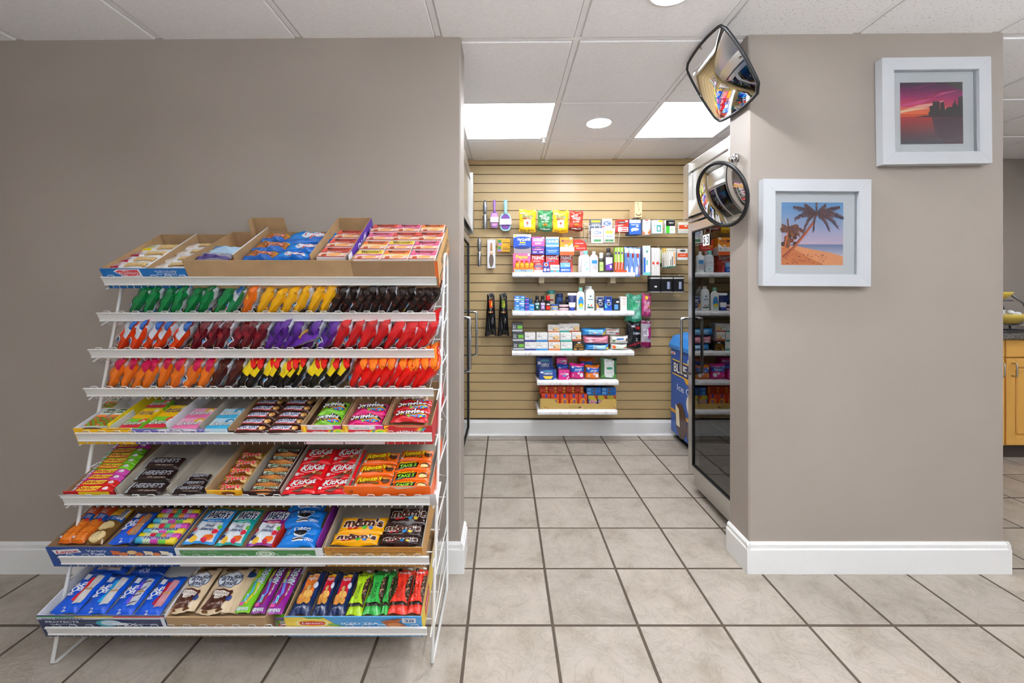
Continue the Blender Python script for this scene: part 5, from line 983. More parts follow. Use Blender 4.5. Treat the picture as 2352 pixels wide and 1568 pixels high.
# wire basket with headache powder packets
t = empty('wire_basket', 'small white wire basket hooked on the slat wall', 'basket', loc=at(1385, 560, 3.36)); bx = .12
mb = MB(); yb = BY-3.36
for k in range(7): xx = -bx+.04*k; mb.tube([(xx, yb-.03, .19), (xx, yb-.06, .02), (xx, -.02, -.01), (xx, -.06, .135)], .0018, MWIRE, 5)
for (y, z) in ((yb-.06, .02), (-.02, -.01), (-.06, .135), (-.04, .06), (yb-.03, .19)): mb.tube([(-bx, y, z), (bx, y, z)], .0018, MWIRE, 5)
for xx in (-bx, bx): mb.tube([(xx, -.06, .135), (xx, yb-.03, .19), (xx, yb, .19)], .0018, MWIRE, 5)
mb.build('wire_body', t)
hook(at(1352, 0, 3.5).x, zof(530, 3.5), 3.52, 'left side of the wire basket')
hook(at(1419, 0, 3.5).x, zof(530, 3.5), 3.52, 'right side of the wire basket')
for (a, b, c, d, Y, col, ops, lab) in ((1355, 504, 1382, 530, 3.47, '5A6478', [R(-.4, .25, .4, .42, 'EFCB1E'), TX('GOODYS', 0, .05, .7, .16, 'E9ECF2')], 'grey packet at the back left of the wire basket'), (1383, 502, 1406, 530, 3.47, 'E9EDF4', [E(0, .1, .4, .2, '5A7AB0'), TX('BC', 0, .1, .4, .22, 'F4F4F8'), R(-.5, -.2, -.2, -.1, 'C81E2A')], 'white packet at the back right of the wire basket'),
        (1358, 524, 1386, 558, 3.37, 'EDEFF0', [E(0, .2, .34, .13, '7A8EB8'), TX('BC', 0, .2, .34, .14, 'F4F4F8'), R(-.4, -.05, .4, 0, 'D86A5A'), R(-.3, -.4, .3, -.25, '3E8A4A')], 'white packet at the front left of the wire basket'), (1387, 524, 1412, 556, 3.37, 'EFEFE6', [E(0, .22, .34, .12, 'EFC83A'), R(-.4, -.45, .4, -.3, '4A8A5A'), R(-.3, -.1, .3, -.02, '5AA0C8')], 'yellow and white packet at the front right of the wire basket')):
    wc('powder_packet', lab, 'packet', a, b, c, d, Y, .03, col, ops, group='packets in the wire basket')
# ---- shelf A medicine
wc('medicine_box', 'blue and white night cold medicine box, top of the left stack', 'medicine box', 1179, 538, 1220, 568, 3.40, .10, '1E50C8', [R(-.5, .22, .5, .5, 'EEF2F8'), E(0, .2, .48, .14, '1E50C8'), R(-.46, .3, -.32, .46, 'E8D84A'), TX('NyQuil', .0, .08, .52, .26, 'F6F6FA', 0, '12308A', .0, .05, .10), R(-.14, -.18, .18, -.08, 'E8C81E'), TX('SEVERE', 0, -.28, .4, .09, 'BFE0F4'), R(.3, .02, .46, .2, 'F4F4F4'), E(0, -.5, .45, .12, '0F2E7A')], group='medicine boxes')
wc('display_tray', 'grey display tray under the night cold medicine', 'tray', 1180, 568, 1220, 582, 3.40, .10, 'A79AA2', [R(-.46, -.4, .46, .4, '9A8E96')])
wc('medicine_box', 'pink stomach medicine box under the grey tray', 'medicine box', 1178, 582, 1219, 606, 3.40, .10, 'E06AA0', [TX('Pepto', -.0, .30, .66, .24, 'F2D83A', 0, '8E2A6A', 0, .05, .08), TX('Bismol', -.12, .08, .4, .12, 'F2D83A', 0, None, 0, .04), R(.34, .38, .46, .48, 'F4F0F2')], group='medicine boxes', zb=ZA)
wc('medicine_box', 'pink allergy medicine box', 'medicine box', 1221, 544, 1251, 565, 3.41, .10, 'E05AA8', [R(-.38, .02, .38, .34, 'F4EEF4'), TX('Benadryl', 0, .18, .66, .2, '2A2A7A', 0, None, 0, .03), TX('ALLERGY', 0, -.2, .52, .2, 'F6EEF4', 0, None, .1, .04), R(.3, .3, .48, .48, 'F4F4F4')], group='medicine boxes', side='F0F0F2')
wc('medicine_box', 'purple tray flap under the pink allergy box', 'medicine box', 1221, 565, 1251, 584, 3.41, .10, '4E3A9A', [R(-.42, .02, .42, .18, 'E05AA0'), TX('ALLERGY', 0, .1, .5, .1, 'F4EEF4'), R(-.2, .3, .2, .35, 'D8A03A'), R(-.4, -.3, -.1, -.15, 'C9C0E0'), R(.1, -.3, .4, -.15, 'C9C0E0')], group='medicine boxes')
wc('medicine_box', 'light blue allergy medicine box', 'medicine box', 1254, 544, 1284, 566, 3.41, .10, '5A9AD8', [R(-.5, .3, .5, .5, 'E4EEF6'), TX('Claritin', -.12, .06, .6, .26, 'F4F8FA', 0, '1E4A9A', .15, .03, .05), R(-.5, -.5, .5, -.34, 'BFE0B0'), R(.22, -.1, .42, .2, 'D8D89A')], group='medicine boxes', side='F0F0F2')
wc('medicine_box', 'blue open tray under the light blue allergy box', 'medicine box', 1253, 566, 1284, 585, 3.40, .10, '1E66B8', [R(-.4, .0, .4, .06, 'C9E0F4'), R(-.3, -.2, .3, -.12, '9AC4E8'), PG([(-.5, .5), (-.1, .3), (.3, .42), (.5, .5)], '4A8AD0')], group='medicine boxes')
wc('medicine_box', 'orange pain medicine box', 'medicine box', 1286, 545, 1316, 567, 3.41, .10, 'F0941E', [TX('Motrin', -.05, .14, .7, .3, '8A3A5A', 0, None, .2, .02), R(-.34, -.18, .14, -.1, 'D86A1E'), PG([(.15, -.5), (.5, -.1), (.5, -.5)], 'F4EDE4'), E(0, -.35, .12, .12, 'F6D8B0'), R(.25, .3, .45, .48, 'F4F4F4')], group='medicine boxes')
wc('medicine_box', 'orange and white open tray under the orange pain medicine', 'medicine box', 1286, 567, 1319, 586, 3.39, .10, 'E9E6E2', [R(-.5, -.5, .5, -.05, 'DE5A1A'), R(-.1, .1, .1, .4, 'D0CCC8'), R(.25, .1, .42, .4, 'C0C0C0')], group='medicine boxes')
for (a, c, lab, col, sub) in ((1220, 1251, 'left red pain reliever box', 'C81E22', 'EXTRA STRENGTH'), (1253, 1284, 'middle red pain reliever box', 'C81E22', 'PM'), (1286, 1315, 'dark red cold relief box', 'A0301E', 'COLD')):
    wc('medicine_box', lab, 'medicine box', a, 585, c, 606, 3.42, .09, col, [TX('TYLENOL', -.02, .33, .86, .17, 'F4F2F0', 0, None, .15, .05), TX(sub, -.1, .14, .5, .08, 'F0E8E6' if sub != 'PM' else '7AB0E8'), R(.3, .40, .46, .48, 'F4F4F4')], group='medicine boxes', zb=ZA)
wc('heat_patch', 'red rounded pain patch card behind the bottles', 'card', 1317, 550, 1348, 575, 3.46, .012, 'D8301E', [PG([(.1, .5), (.5, .5), (.5, .1), (.35, .3)], '8A8680'), TX('Instant Relief', -.05, .16, .6, .1, 'F4E8E4'), R(-.48, -.16, -.1, -.06, 'EFB81E'), TX('Backache Aid', .05, -.28, .66, .1, 'F4E8E4')], hk='red pain patch card')
# front row of shelf A
wc('bottle_tray', 'yellow and blue tray under the orange medicine bottles', 'tray', 1180, 615, 1226, 624, 3.335, .04, 'E0B84A', [R(-.46, -.4, .46, .1, '8AB0D8'), TX('Energy', 0, -.1, .3, .5, '7A4A1A'), R(-.46, .2, .46, .45, 'E8641E')], zb=ZA)
for k in range(4):
    zt = zof(615, 3.34); bottle('small_bottle', '%s small orange bottle with red cap from the left, top shelf' % ORD[k], 'bottle', 1183+k*11, 598, 1193+k*11, zt, 3.345, .032, 'E89A1E', 'C8301E', .28, .62, [R(-.5, -.3, .5, .4, 'F2D84A'), R(-.4, -.1, .4, .1, 'D8561E')], shoulder=.08, group='small orange bottles')
wc('pill_box', 'upper small red and grey pill box', 'box', 1227, 603, 1247, 613, 3.34, .03, 'B83A3A', [R(-.45, -.5, .45, -.1, '6A7AA0'), TX('ADVIL', 0, .2, .5, .3, 'F0E8E8')])
wc('pill_box', 'lower small red and white pill box', 'box', 1226, 613, 1247, 624, 3.34, .03, 'C84A4A', [R(-.48, -.45, .48, -.05, 'E4E8EE'), TX('MIDOL', 0, .22, .5, .3, 'F0E8E8')], zb=ZA)
wc('antacid_box', 'upper rounded blue antacid box', 'box', 1248, 602, 1261, 613, 3.345, .03, '3A56B0', [E(0, 0, .36, .36, 'E8E4EE'), E(0, 0, .26, .26, 'D8582A')])
wc('antacid_box', 'lower navy antacid box', 'box', 1247, 613, 1263, 624, 3.34, .03, '26348A', [E(-.2, 0, .2, .3, 'D8D4E8'), R(.1, -.2, .44, .2, 'E8E8EE')], zb=ZA)
wc('tissue_pack', 'white and blue tissue pack, front of the top shelf', 'packet', 1264, 608, 1285, 624, 3.335, .03, 'F0F2F4', [R(-.5, -.5, .5, -.2, '4AA0D8'), TX('Rolaids', .05, .15, .7, .3, '3A4A6A', 0, None, .2, .01), R(-.1, -.45, .1, -.25, 'E8641E')], zb=ZA)
wc('swab_pack', 'upper light blue swab box with white lettering', 'box', 1287, 603, 1310, 614, 3.34, .03, '7AB4E4', [TX('Qtips', .2, -.1, .5, .4, 'F4F8FA', 0, '1E4AA0', .2, .03, .08)])
wc('swab_pack', 'lower blue swab box with white lettering', 'box', 1286, 614, 1311, 624, 3.335, .03, '1E5AC0', [TX('Qtips', .2, 0, .5, .5, 'F4F8FA', 0, None, .2, .04), E(-.3, 0, .1, .2, 'E4ECF4'), E(-.1, 0, .08, .2, 'E4ECF4')], zb=ZA)
wc('pill_box', 'narrow red box at the right of the swab boxes', 'box', 1311, 608, 1316, 624, 3.36, .06, 'C8403A', [R(-.4, -.4, .4, .0, 'D8605A')], zb=ZA)
MCLEAR = M('DDE2E6', .12, var=.02)
bottle('oil_bottle', 'front clear oil bottle with teal cap', 'bottle', 1336, 575, 1356, ZA, 3.34, .045, 'DDE2E6', '7FD0C0', .17, .5, [R(-.42, -.5, .42, .5, 'F0F2F3'), TX('BABY', 0, .3, .3, .08, 'D86A7A'), R(-.3, .14, .3, .17, '5AC0B0'), E(-.2, -.05, .07, .06, '4AB8C8'), R(.0, -.45, .3, -.3, '6AD0C0')], bmat=MCLEAR, group='bottles on the top shelf')
bottle('oil_bottle', 'clear oil bottle with pink cap behind the teal capped one', 'bottle', 1329, 577, 1346, ZA, 3.42, .045, 'DDE2E6', 'E8A0B0', .17, .5, [R(-.4, -.5, .4, .5, 'E9ECEE')], bmat=MCLEAR, group='bottles on the top shelf')
bottle('alcohol_bottle', 'white rubbing alcohol bottle with blue label', 'bottle', 1356, 577, 1375, ZA, 3.35, .05, 'F0F1F2', 'F4F4F4', .13, .4, [R(-.4, -.5, .4, .45, 'B9BDC2'), R(-.4, .1, .4, .38, '2E86C8'), R(-.3, -.3, .3, -.26, 'D88A7A')], group='bottles on the top shelf')
bottle('spray_bottle', 'small green labelled bottle with white cap', 'bottle', 1376, 580, 1388, ZA, 3.36, .035, '3A3A30', 'EDEDEA', .28, .7, [R(-.5, -.5, .5, .5, 'B6DC7E'), R(-.4, .1, .2, .16, '5A8A3A'), R(-.4, -.1, .2, -.05, '5A8A3A')], group='bottles on the top shelf', shoulder=.05)
bottle('peroxide_bottle', 'dark brown bottle with white and purple label', 'bottle', 1388, 569, 1411, ZA, 3.34, .055, '3A322C', '2A2422', .16, .42, [R(-.42, -.5, .42, .5, 'EEEAF2'), PG([(-.42, -.5), (.42, -.5), (.42, .05), (-.42, -.1)], '6A3AA8'), R(.05, -.35, .3, -.1, 'E4DCEE')], group='bottles on the top shelf')
# ---- toothbrush row
for k in range(3):
    wc('toothbrush_pack', '%s green and red toothbrush pack from the left' % ORD[k], 'toothbrush', 1411+7*k, 568, 1418+7*k, 620, 3.42-.02*k, .02, ['A8D83A', 'C8E06A', '9AD02E'][k], [R(-.5, -.5, .5, -.15, 'D8301E'), PG([(-.1, .48), (.1, .48), (.2, 0), (.05, -.48), (-.15, -.48), (0, 0)], 'F0F2F2'), R(-.3, .2, .3, .3, '7A4AA0')], group='green toothbrush packs', hk='green toothbrush pack %s' % 'ABC'[k].lower() if 0 else None)
wc('razor_box', 'flat red box at the end of the top shelf', 'box', 1415, 620, 1440, 625, 3.34, .05, 'E0401E', [R(-.4, -.2, .4, .1, 'E8582E')], zb=ZA)
for k in range(3):
    wp('toothbrush_kit', '%s blue toothbrush travel kit from the left' % ORD[k], 'toothbrush', 1434+11*k, 567+k, 1450+11*k, 635, 3.42-.035*k, .02, '6A8ED0', [R(-.45, .30, .45, .47, 'D8E2EE'), E(-.1, -.3, .18, .16, 'E9ECF4'), PG([(-.05, .2), (.12, .2), (.42, -.40), (.3, -.42)], 'E6E4E8'), PG([(-.12, .30), (.16, .30), (.18, .16), (-.08, .14)], 'D8301E'), PG([(.22, -.1), (.3, -.1), (.44, -.44), (.34, -.46)], 'D8301E')], 'blue toothbrush travel kits', back='4A6ABE', wr=.002, hk='travel kit %d' % (k+1) if k == 2 else None)
wc('toothbrush_pack', 'white and blue single toothbrush pack', 'toothbrush', 1478, 564, 1494, 632, 3.38, .03, 'EEF3F7', [R(-.48, -.5, -.2, .1, '2A66C8'), E(0, .36, .3, .10, 'BFE0E4'), PG([(-.06, .42), (.1, .42), (.14, -.1), (.06, -.4), (-.1, -.4), (-.02, 0)], 'FFFFFF'), E(0, .3, .1, .05, '3E8A7A'), R(-.1, -.16, .1, .02, '5AB8B0'), R(-.5, -.5, .5, -.40, '7AD0C8')], hk='single toothbrush pack')
wc('toothbrush_pack', 'thin navy toothbrush pack behind the white one', 'toothbrush', 1473, 568, 1479, 630, 3.42, .02, '3A4A70', [R(-.4, -.5, .4, -.1, '1E5AC0')])
for k in range(2):
    wc('comb_pack', '%s white plastic comb pack with red mark' % ['left', 'right'][k], 'packet', 1496+9*k, 569, 1506+10*k, 633, 3.40-.02*k, .03, 'E4E2DE', [R(-.3, -.45, -.2, .4, 'CDCBC6'), R(.1, -.45, .2, .4, 'D4D2CE'), E(.0, -.05, .3, .05, 'D8442E')], group='white comb packs', hk='white comb pack' if k == 1 else None)
wp('glasses_card', 'pale green packet with dark cord beside the comb packs', 'packet', 1515, 572, 1521, 612, 3.48, .01, 'C9D4A0', [R(-.4, -.5, .4, -.3, '2E4A34')])
for k in range(4):
    wc('nail_file_card', '%s manicure card from the left' % ORD[k], 'card', 1521+5*k, 570, 1537+5*k, 616-k, 3.46-.03*k, .012, 'EAE6DC', [R(-.5, .28, .5, .5, 'EFC23A' if k < 2 else 'E9E2D0'), R(-.3, -.42, -.15, -.1, '9A958A'), R(-.05, -.42, .12, .06, '7A756A'), R(.22, -.35, .36, .3, 'EA961E'), R(-.5, -.5, .5, -.44, '4A8A7A')]+[E(-.4+.2*j, .38, .05, .03, '3E7A6A') for j in range(5)], group='manicure cards', hk='manicure cards' if k == 3 else None)
# black hosiery packs, long black hair bags
for k, (a, c, v1) in enumerate(((1494, 1517, 671), (1519, 1545, 671), (1547, 1571, 671))):
    for j in range(3):
        wc('hosiery_pack', ('%s black hosiery pack, front of its hook' % ['left', 'middle', 'right'][k]) if j == 0 else '%s black hosiery pack, %s behind the front' % (['left', 'middle', 'right'][k], ORD[j-1]), 'packet', a-3*j, 634, c-3*j, v1, 3.36+.035*j, .012, '141416', [R(-.48, .34, .48, .42, 'CFCFC8'), R(-.5, -.5, .5, -.46, 'B9B9B4')]+([R(.0, -.3, .28, .15, '7E86A0'), R(.06, -.3, .14, .15, 'AEB6C8')] if k else [R(-.1, -.2, .15, -.1, 'D8D8D8')]), group='black hosiery packs', hk='%s hosiery packs' % ['left', 'middle', 'right'][k] if j == 0 else None)
def longbag(u0, u1, lab, c):
    Y = 3.42; H = (771-674)*Y/F; z0 = zof(771, Y); n = 10
    W1, W0 = (u1-u0)*Y/F, 17*Y/F
    pk = pillow(W1, H, .05, '17171A', [R(-.2, .16, .22, .34, c), E(.1, .25, .08, .06, 'E8C83A'), TX('VELVET', 0, .38, .5, .03, 'C9A85A'), E(-.18, .06, .07, .022, 'C8A060'), E(0, .06, .07, .022, 'D8B878'), E(.18, .06, .07, .022, 'C86A3A'), R(-.3, .46, .3, .475, '8A8C92')], '17171A', px=2.2, py=5, wr=.005, rough=.16, seed=4, ny=24)
    for me in (pk.body, pk.prt):
        for v in me.vertices: t = max(0, v.co.y/H+.5); v.co.x *= 1+(W0/W1-1)*t**.9
        me.update()
    put(pk, 'hair_bag', lab, 'bag', Matrix.Translation((at((u0+u1)/2, 0, Y).x, Y+.03, z0+H/2)) @ WM, 'long black hair bags'); hook(at((u0+u1)/2, 0, Y).x, zof(676, Y), Y, lab)
longbag(1113, 1141, 'left long shiny black bag with red label', 'C8401E'); longbag(1142, 1170, 'right long shiny black bag with green and red label', '8AA83A')
# ---- shelf B toiletries
k = 0
for c, (a, b) in enumerate(((1181, 1193), (1193, 1205))):
    for r in range(4):
        wc('toothpaste_box', 'light blue toothpaste box, %s column, %s from the bottom' % (['left', 'right'][c], ORD[r]), 'box', a, 718-9.6*(r+1), b, 718-9.6*r, 3.325, .12, '2E8EDC', [R(-.5, -.5, .5, -.15, ['8AC8A0', '6AB0E4', '2E7AD0', 'DCEAF6'][(r+c) % 4]), R(-.1, .1, .4, .3, 'E4EEF8'), E(-.35, .2, .08, .14, 'D8305A')], group='blue toothpaste boxes', zb=ZB if r == 0 else None)
for r in range(4): wc('toothpaste_box', 'dark blue toothpaste box, %s from the bottom' % ORD[r], 'box', 1206, 718-8.4*(r+1), 1215, 718-8.4*r, 3.33, .12, '2440B0', [R(-.5, -.1, .5, .2, '8A8AD8'), E(-.2, .0, .2, .14, 'D8305A')], group='dark blue toothpaste boxes', zb=ZB if r == 0 else None)
for r in range(2): wc('toothpaste_box', 'bright blue toothpaste box beside the mouthwash, %s' % ['lower', 'upper'][r], 'box', 1215, 718-9.8*(r+1), 1227, 718-9.8*r, 3.325, .10, '1E86D8', [R(-.4, .1, .4, .3, 'CFE4F6'), E(-.3, .2, .08, .12, 'D8305A')], group='bright blue toothpaste boxes', zb=ZB if r == 0 else None)
wc('toothpaste_box', 'teal box standing at the back beside the mouthwash', 'box', 1216, 686, 1223, 698, 3.46, .05, '1F6A9E', [R(-.4, 0, .4, .3, '3A8ABE')])
for (a, b, lc, lab) in ((1228, 1240, '1E6A6A', 'mouthwash bottle with teal label'), (1241, 1253, 'A080C0', 'mouthwash bottle with lilac label')):
    bottle('mouthwash_bottle', 'dark '+lab, 'bottle', a, 679, b, ZB, 3.34, .04, '15161A', '17181A', .26, .66, [R(-.5, -.5, .5, .5, lc), R(-.5, .2, .5, .45, 'E6E6EA'), E(0, -.15, .2, .14, 'DCE6E6')], shoulder=.10, group='dark mouthwash bottles')
bottle('shave_can', 'black and red can with bright red cap', 'can', 1254, 679, 1264, ZB, 3.34, .034, '1A1416', 'D8201E', .3, .9, [R(-.6, -.5, .6, .05, 'D8301E'), R(-.5, .2, .5, .4, 'E4E2E2')], shoulder=.04)
bottle('jelly_jar', 'yellowish jelly jar with blue lid, front of the second shelf', 'jar', 1265, 699, 1283, ZB, 3.34, .06, 'D8C070', '2A4A9A', .26, .98, [R(-.5, -.4, .5, .5, '2A66C8'), E(0, 0, .34, .34, 'DCE8F4'), E(0, 0, .22, .2, '2A66C8')], shoulder=.04)
bottle('balm_jar', 'tall pale jar with teal lid standing at the back', 'jar', 1258, 667, 1276, ZB, 3.46, .06, 'D8CFA8', '2E9A94', .16, .98, [R(-.3, -.1, .3, .5, 'E9E4D0'), R(-.26, .2, .26, .4, 'C8302E')], shoulder=.04)
bottle('jelly_jar', 'jelly jar with navy lid standing at the back', 'jar', 1278, 674, 1294, ZB, 3.46, .055, '4A6AA8', '22386E', .22, .98, [R(-.5, .2, .5, .6, '2A66C8')], shoulder=.04)
for r in range(2): bottle('cream_tin', '%s pink cream tin' % ['lower', 'upper'][r], 'tin', 1285, 708-8*r, 1308, ZB+.028*r, 3.34, .075, 'E8BFCC', 'F0D4DC', .4, 1.0, shoulder=.02, group='pink cream tins')
bottle('cream_tin', 'dark cream tin stacked on the pink tins', 'tin', 1284, 692, 1306, ZB+.058, 3.36, .075, '26242E', '2A2834', .35, 1.0, shoulder=.02)
wc('deodorant', 'small black stick behind the cream tins', 'deodorant', 1300, 681, 1307, 700, 3.46, .03, '22242E', [R(-.4, .1, .4, .3, '8A8CA0')], zb=ZB)
# lotion tube on its cap
x = at(1315, 0, 3.34).x; H = zof(673, 3.34)-ZB; t = empty('lotion_tube', 'white and navy lotion tube standing on its blue cap', 'tube', loc=(x, 3.36, ZB+.0005))
mb = MB(); mb.lathe([(.02, 0), (.022, .004), (.022, .026), (.018, .028)], M('2440A0', .35), 16); mb.build('cap', t)
mb = MB(); n = 20; vs = []; sec = 6
for k in range(sec+1):
    f = k/sec; rx, ry = .024+.012*f, .02*(1-f)+.0015
    for i in range(n): a = 2*math.pi*i/n; vs.append((rx*math.cos(a), ry*math.sin(a), .027+(H-.027)*f))
fs = [(k*n+i, k*n+(i+1) % n, (k+1)*n+(i+1) % n, (k+1)*n+i) for k in range(sec) for i in range(n)]+[tuple(sec*n+i for i in range(n))]
mb.add(vs, fs, M('EDEDEE', .35), True)
for i in range(len(mb.f)):
    z = sum(mb.v[j][2] for j in mb.f[i])/len(mb.f[i])/H
    if .42 < z < .93: mb.m[i] = mb.mi(M('1E2A5E', .35))
mb.build('tube_body', t)
bottle('shampoo_bottle', 'white baby shampoo bottle with blue label and mint cap', 'bottle', 1325, 660, 1344, ZB, 3.34, .04, 'F0EFEA', '8FCFB8', .16, .46, [E(0, .0, .40, .50, '2E96D8'), E(0, -.25, .28, .18, 'F2C81E'), E(0, -.46, .4, .1, '9ADCC8'), TX('BABY', 0, .25, .34, .1, 'E8584A')])
bottle('wash_bottle', 'large white baby wash bottle with green and orange label', 'bottle', 1346, 657, 1367, ZB, 3.34, .05, 'EFEFEC', 'F1F1EF', .09, .42, [R(-.42, -.5, .42, .5, 'DDE8EC'), E(0, .36, .1, .06, '2A4A5A'), R(-.3, .1, .3, .16, '5A7A8A'), PG([(-.42, -.5), (.42, -.5), (.42, -.42), (-.42, -.36)], '2E6A5A'), E(.1, -.3, .12, .06, 'E8641E'), E(-.3, -.26, .1, .05, '4AA07A')])
bottle('wash_bottle', 'white baby wash bottle hidden behind the large one', 'bottle', 1341, 657, 1358, ZB, 3.44, .05, 'E9E9E4', 'ECECEA', .09, .42)
for (a, b, c1, c2, l1, lab) in ((1370, 1387, 'B9BBC0', '1E2A5A', 'E8A03A', 'silver deodorant stick with navy and orange label'), (1389, 1406, '1E5AC0', '1E4AB0', '5AC0E8', 'blue deodorant stick beside the silver one')):
    wc('deodorant', lab, 'deodorant', a, 681, b, 715, 3.34, .035, c1, [R(-.5, -.3, .5, .28, c2), PG([(-.5, -.3), (-.1, -.3), (-.5, .1)], l1), E(.05, .0, .28, .14, 'C9CCD2'), E(.05, 0, .2, .09, '3A3E4A'), R(-.4, .3, .4, .46, '26346A'), R(-.2, .2, .2, .28, 'F0F0F0')], zb=ZB, group='deodorant sticks')
wc('deodorant', 'black deodorant stick with blue print', 'deodorant', 1408, 685, 1423, 715, 3.34, .035, '1D222E', [R(-.3, -.4, .3, .0, '5A9AD8'), R(.0, .15, .4, .28, 'F0F0F0')], zb=ZB, group='deodorant sticks')
wc('lotion_box', 'tall white box with orange lettering at the shelf end', 'box', 1425, 681, 1440, 715, 3.34, .06, 'F1EDE8', [TX('BODY\nBALM', .1, .36, .5, .14, 'E88A5A'), R(-.2, .1, .3, .12, 'D8A090'), R(-.2, -.1, .3, 0, 'EBD8CC')], zb=ZB)
# razor bags right of the shelves
wp('razor_bag', 'green bag of razors hanging over the shelf end', 'bag', 1437, 676, 1475, 738, 3.43, .03, '3FA882', [R(-.1, -.4, .42, .44, '6FC4A8'), E(.0, .1, .3, .2, '4ABE8A'), R(.1, .2, .3, .26, 'F0F0F0'), TX('Nail', .3, .1, .3, .1, 'E9F6F0', 80)]+[R(-.06+.09*j, -.4, -.02+.09*j, .0, 'A8DCC8') for j in range(4)], 'razor bags', hk='green razor bag', wr=.004, n=2)
wp('razor_bag', 'pink bag of razors hanging on the slat wall', 'bag', 1475, 675, 1498, 727, 3.44, .05, 'D04A86', [R(-.2, .26, .1, .42, 'EFC81E'), R(-.3, -.3, .3, .2, 'E08AB0'), TX('Daisy', 0, .1, .6, .14, 'F6E8F0', 20), R(0, -.1, .34, -.03, 'E8A01E')], 'razor bags', hk='pink razor bag', wr=.004)
wp('razor_bag', 'black bag of razors below the green one', 'bag', 1440, 739, 1474, 800, 3.44, .04, '202226', [PG([(-.2, -.2), (.5, .45), (.5, -.3)], '0E0F12'), TX('Barbasol', .2, .08, .6, .1, 'C9D2DC', 0, None, .15, .03), TX('2', .16, -.16, .16, .12, 'DCE0E6'), R(.1, .22, .4, .32, 'C02A2A'), PG([(-.4, -.46), (.5, -.3), (.5, -.22), (-.4, -.38)], '9A2430'), R(-.2, .3, .05, .36, 'EEEEEE')], 'razor bags', hk='black razor bag', wr=.004)
wp('razor_bag', 'silver and magenta bag of razors below the pink one', 'bag', 1473, 737, 1497, 799, 3.42, .03, 'A9A4AC', [R(-.5, .40, .5, .5, '7A1248'), R(-.5, -.5, .5, -.28, '8A1250'), PG([(.5, .35), (-.1, .1), (.3, -.2), (.5, -.1)], 'B01E6E'), R(-.3, -.06, .2, .2, 'DAD4DC'), TX('Pure\nSilk', -.05, .07, .34, .16, '7A4A6A')], 'razor bags', hk='silver razor bag', wr=.003)
# ---- shelf C soap and wipes
for r, (a, b, c, d) in enumerate(((1178, 785, 1205, 806), (1177, 763, 1204, 785), (1176, 742, 1201, 763))):
    wc('soap_box', 'dark grey soap box with green label, %s' % ['bottom of the stack', 'middle of the stack', 'top of the stack'][r], 'soap box', a, b, c, d, 3.325, .10, '3E4145', [R(-.48, -.40, .48, -.2, 'B9BDC1'), R(.0, -.1, .45, .25, '6FB83A'), TX('Dove\nMEN', -.28, .12, .3, .4, 'D8DADD')], group='dark grey soap boxes', zb=ZC if r == 0 else None)
def soap(stripe, ov): return [R(-.5, -.5, .5, -.28, stripe), E(.2, -.02, .26, .22, ov), E(.2, .0, .2, .16, 'F2EFEA' if ov != 'E3B46A' else 'EBCB94'), TX('Dove', -.25, .12, .3, .2, '5A6478', 0, None, .2, .0), PG([(-.3, .32), (-.2, .40), (-.16, .32)], 'B8923A')]+([E(-.05, -.1, .05, .08, '9A5A2E'), E(.03, -.14, .05, .06, '8A4A22')] if ov == 'E3B46A' else [])
cols = [('2E3E8A', 'D4D6DA', 'navy'), ('2E86C8', 'C9CED4', 'blue'), ('C8703A', 'E3B46A', 'orange'), ('3E9E92', 'CDD2D4', 'teal'), ('B85A34', 'E3B46A', 'rust')]
grid = {0: [(1205, 785, 1232, 806), (1205, 764, 1230, 785)], 1: [(1232, 785, 1259, 806), (1232, 764, 1258, 785)], 2: [(1260, 785, 1287, 806), (1259, 764, 1286, 785), (1259, 746, 1285, 764)], 3: [(1288, 785, 1315, 806), (1287, 764, 1313, 785), (1285, 744, 1308, 763)], 4: [None, (1314, 763, 1335, 783), (1307, 743, 1331, 763)]}
for c, lst in grid.items():
    st, ov, nm = cols[c]
    for r, q in enumerate(lst):
        if q: wc('soap_box', 'white soap box with %s stripe, %s of its stack' % (nm, ['bottom', 'second', 'third'][r]), 'soap box', *q, 3.33 if r < 2 else 3.36, .10, 'E9E6E1', soap(st, ov), group='white soap boxes', zb=ZC if r == 0 else None)
wc('soap_box', 'black soap box with gold lettering', 'soap box', 1316, 784, 1343, 806, 3.325, .09, '17150F', [TX('AFRICAN\nBLACK SOAP', .0, .05, .76, .4, 'D89A2A', 0, None, 0, .02), R(-.1, .3, .15, .42, 'F0F0F0'), E(-.3, -.34, .14, .08, 'D89A2A'), R(.0, -.4, .4, -.28, 'B8801E')], zb=ZC)
def wipes(a, b, c, d, col, ops, lab, zb=None, Y=3.33, T=.10): wp('wipes_pack', lab, 'wipes', a, b, c, d, Y, T, col, ops, 'packs of wipes on the third shelf', zb=zb, px=5, py=3, wr=.002)
wipes(1345, 791, 1402, 806, '3E96DC', [R(-.2, -.35, .34, .35, '9ACDF0'), PG([(.3, -.4), (.5, .3), (.5, -.4)], 'EFD23A'), E(-.1, -.1, .04, .14, 'E8A08A'), TX('Wipes', .1, .1, .3, .3, 'E9F4FA')], 'lower blue pack of baby wipes', ZC)
wipes(1340, 772, 1402, 791, 'DE7F96', [R(-.4, -.3, .4, .3, 'E89AAC'), E(-.25, -.1, .08, .26, 'F0D4DA'), TX('72 Baby Wipes', .12, .05, .5, .22, 'B84A66')], 'pink pack of baby wipes')
wipes(1337, 755, 1395, 772, '3A92D8', [R(-.24, -.3, .36, .34, '8EC6EE'), PG([(.3, -.4), (.46, .3), (.5, -.4)], 'EFD23A'), E(.0, -.1, .03, .14, 'E8A08A'), TX('Wipes', .1, .15, .3, .25, '4A8AC8')], 'upper blue pack of baby wipes')
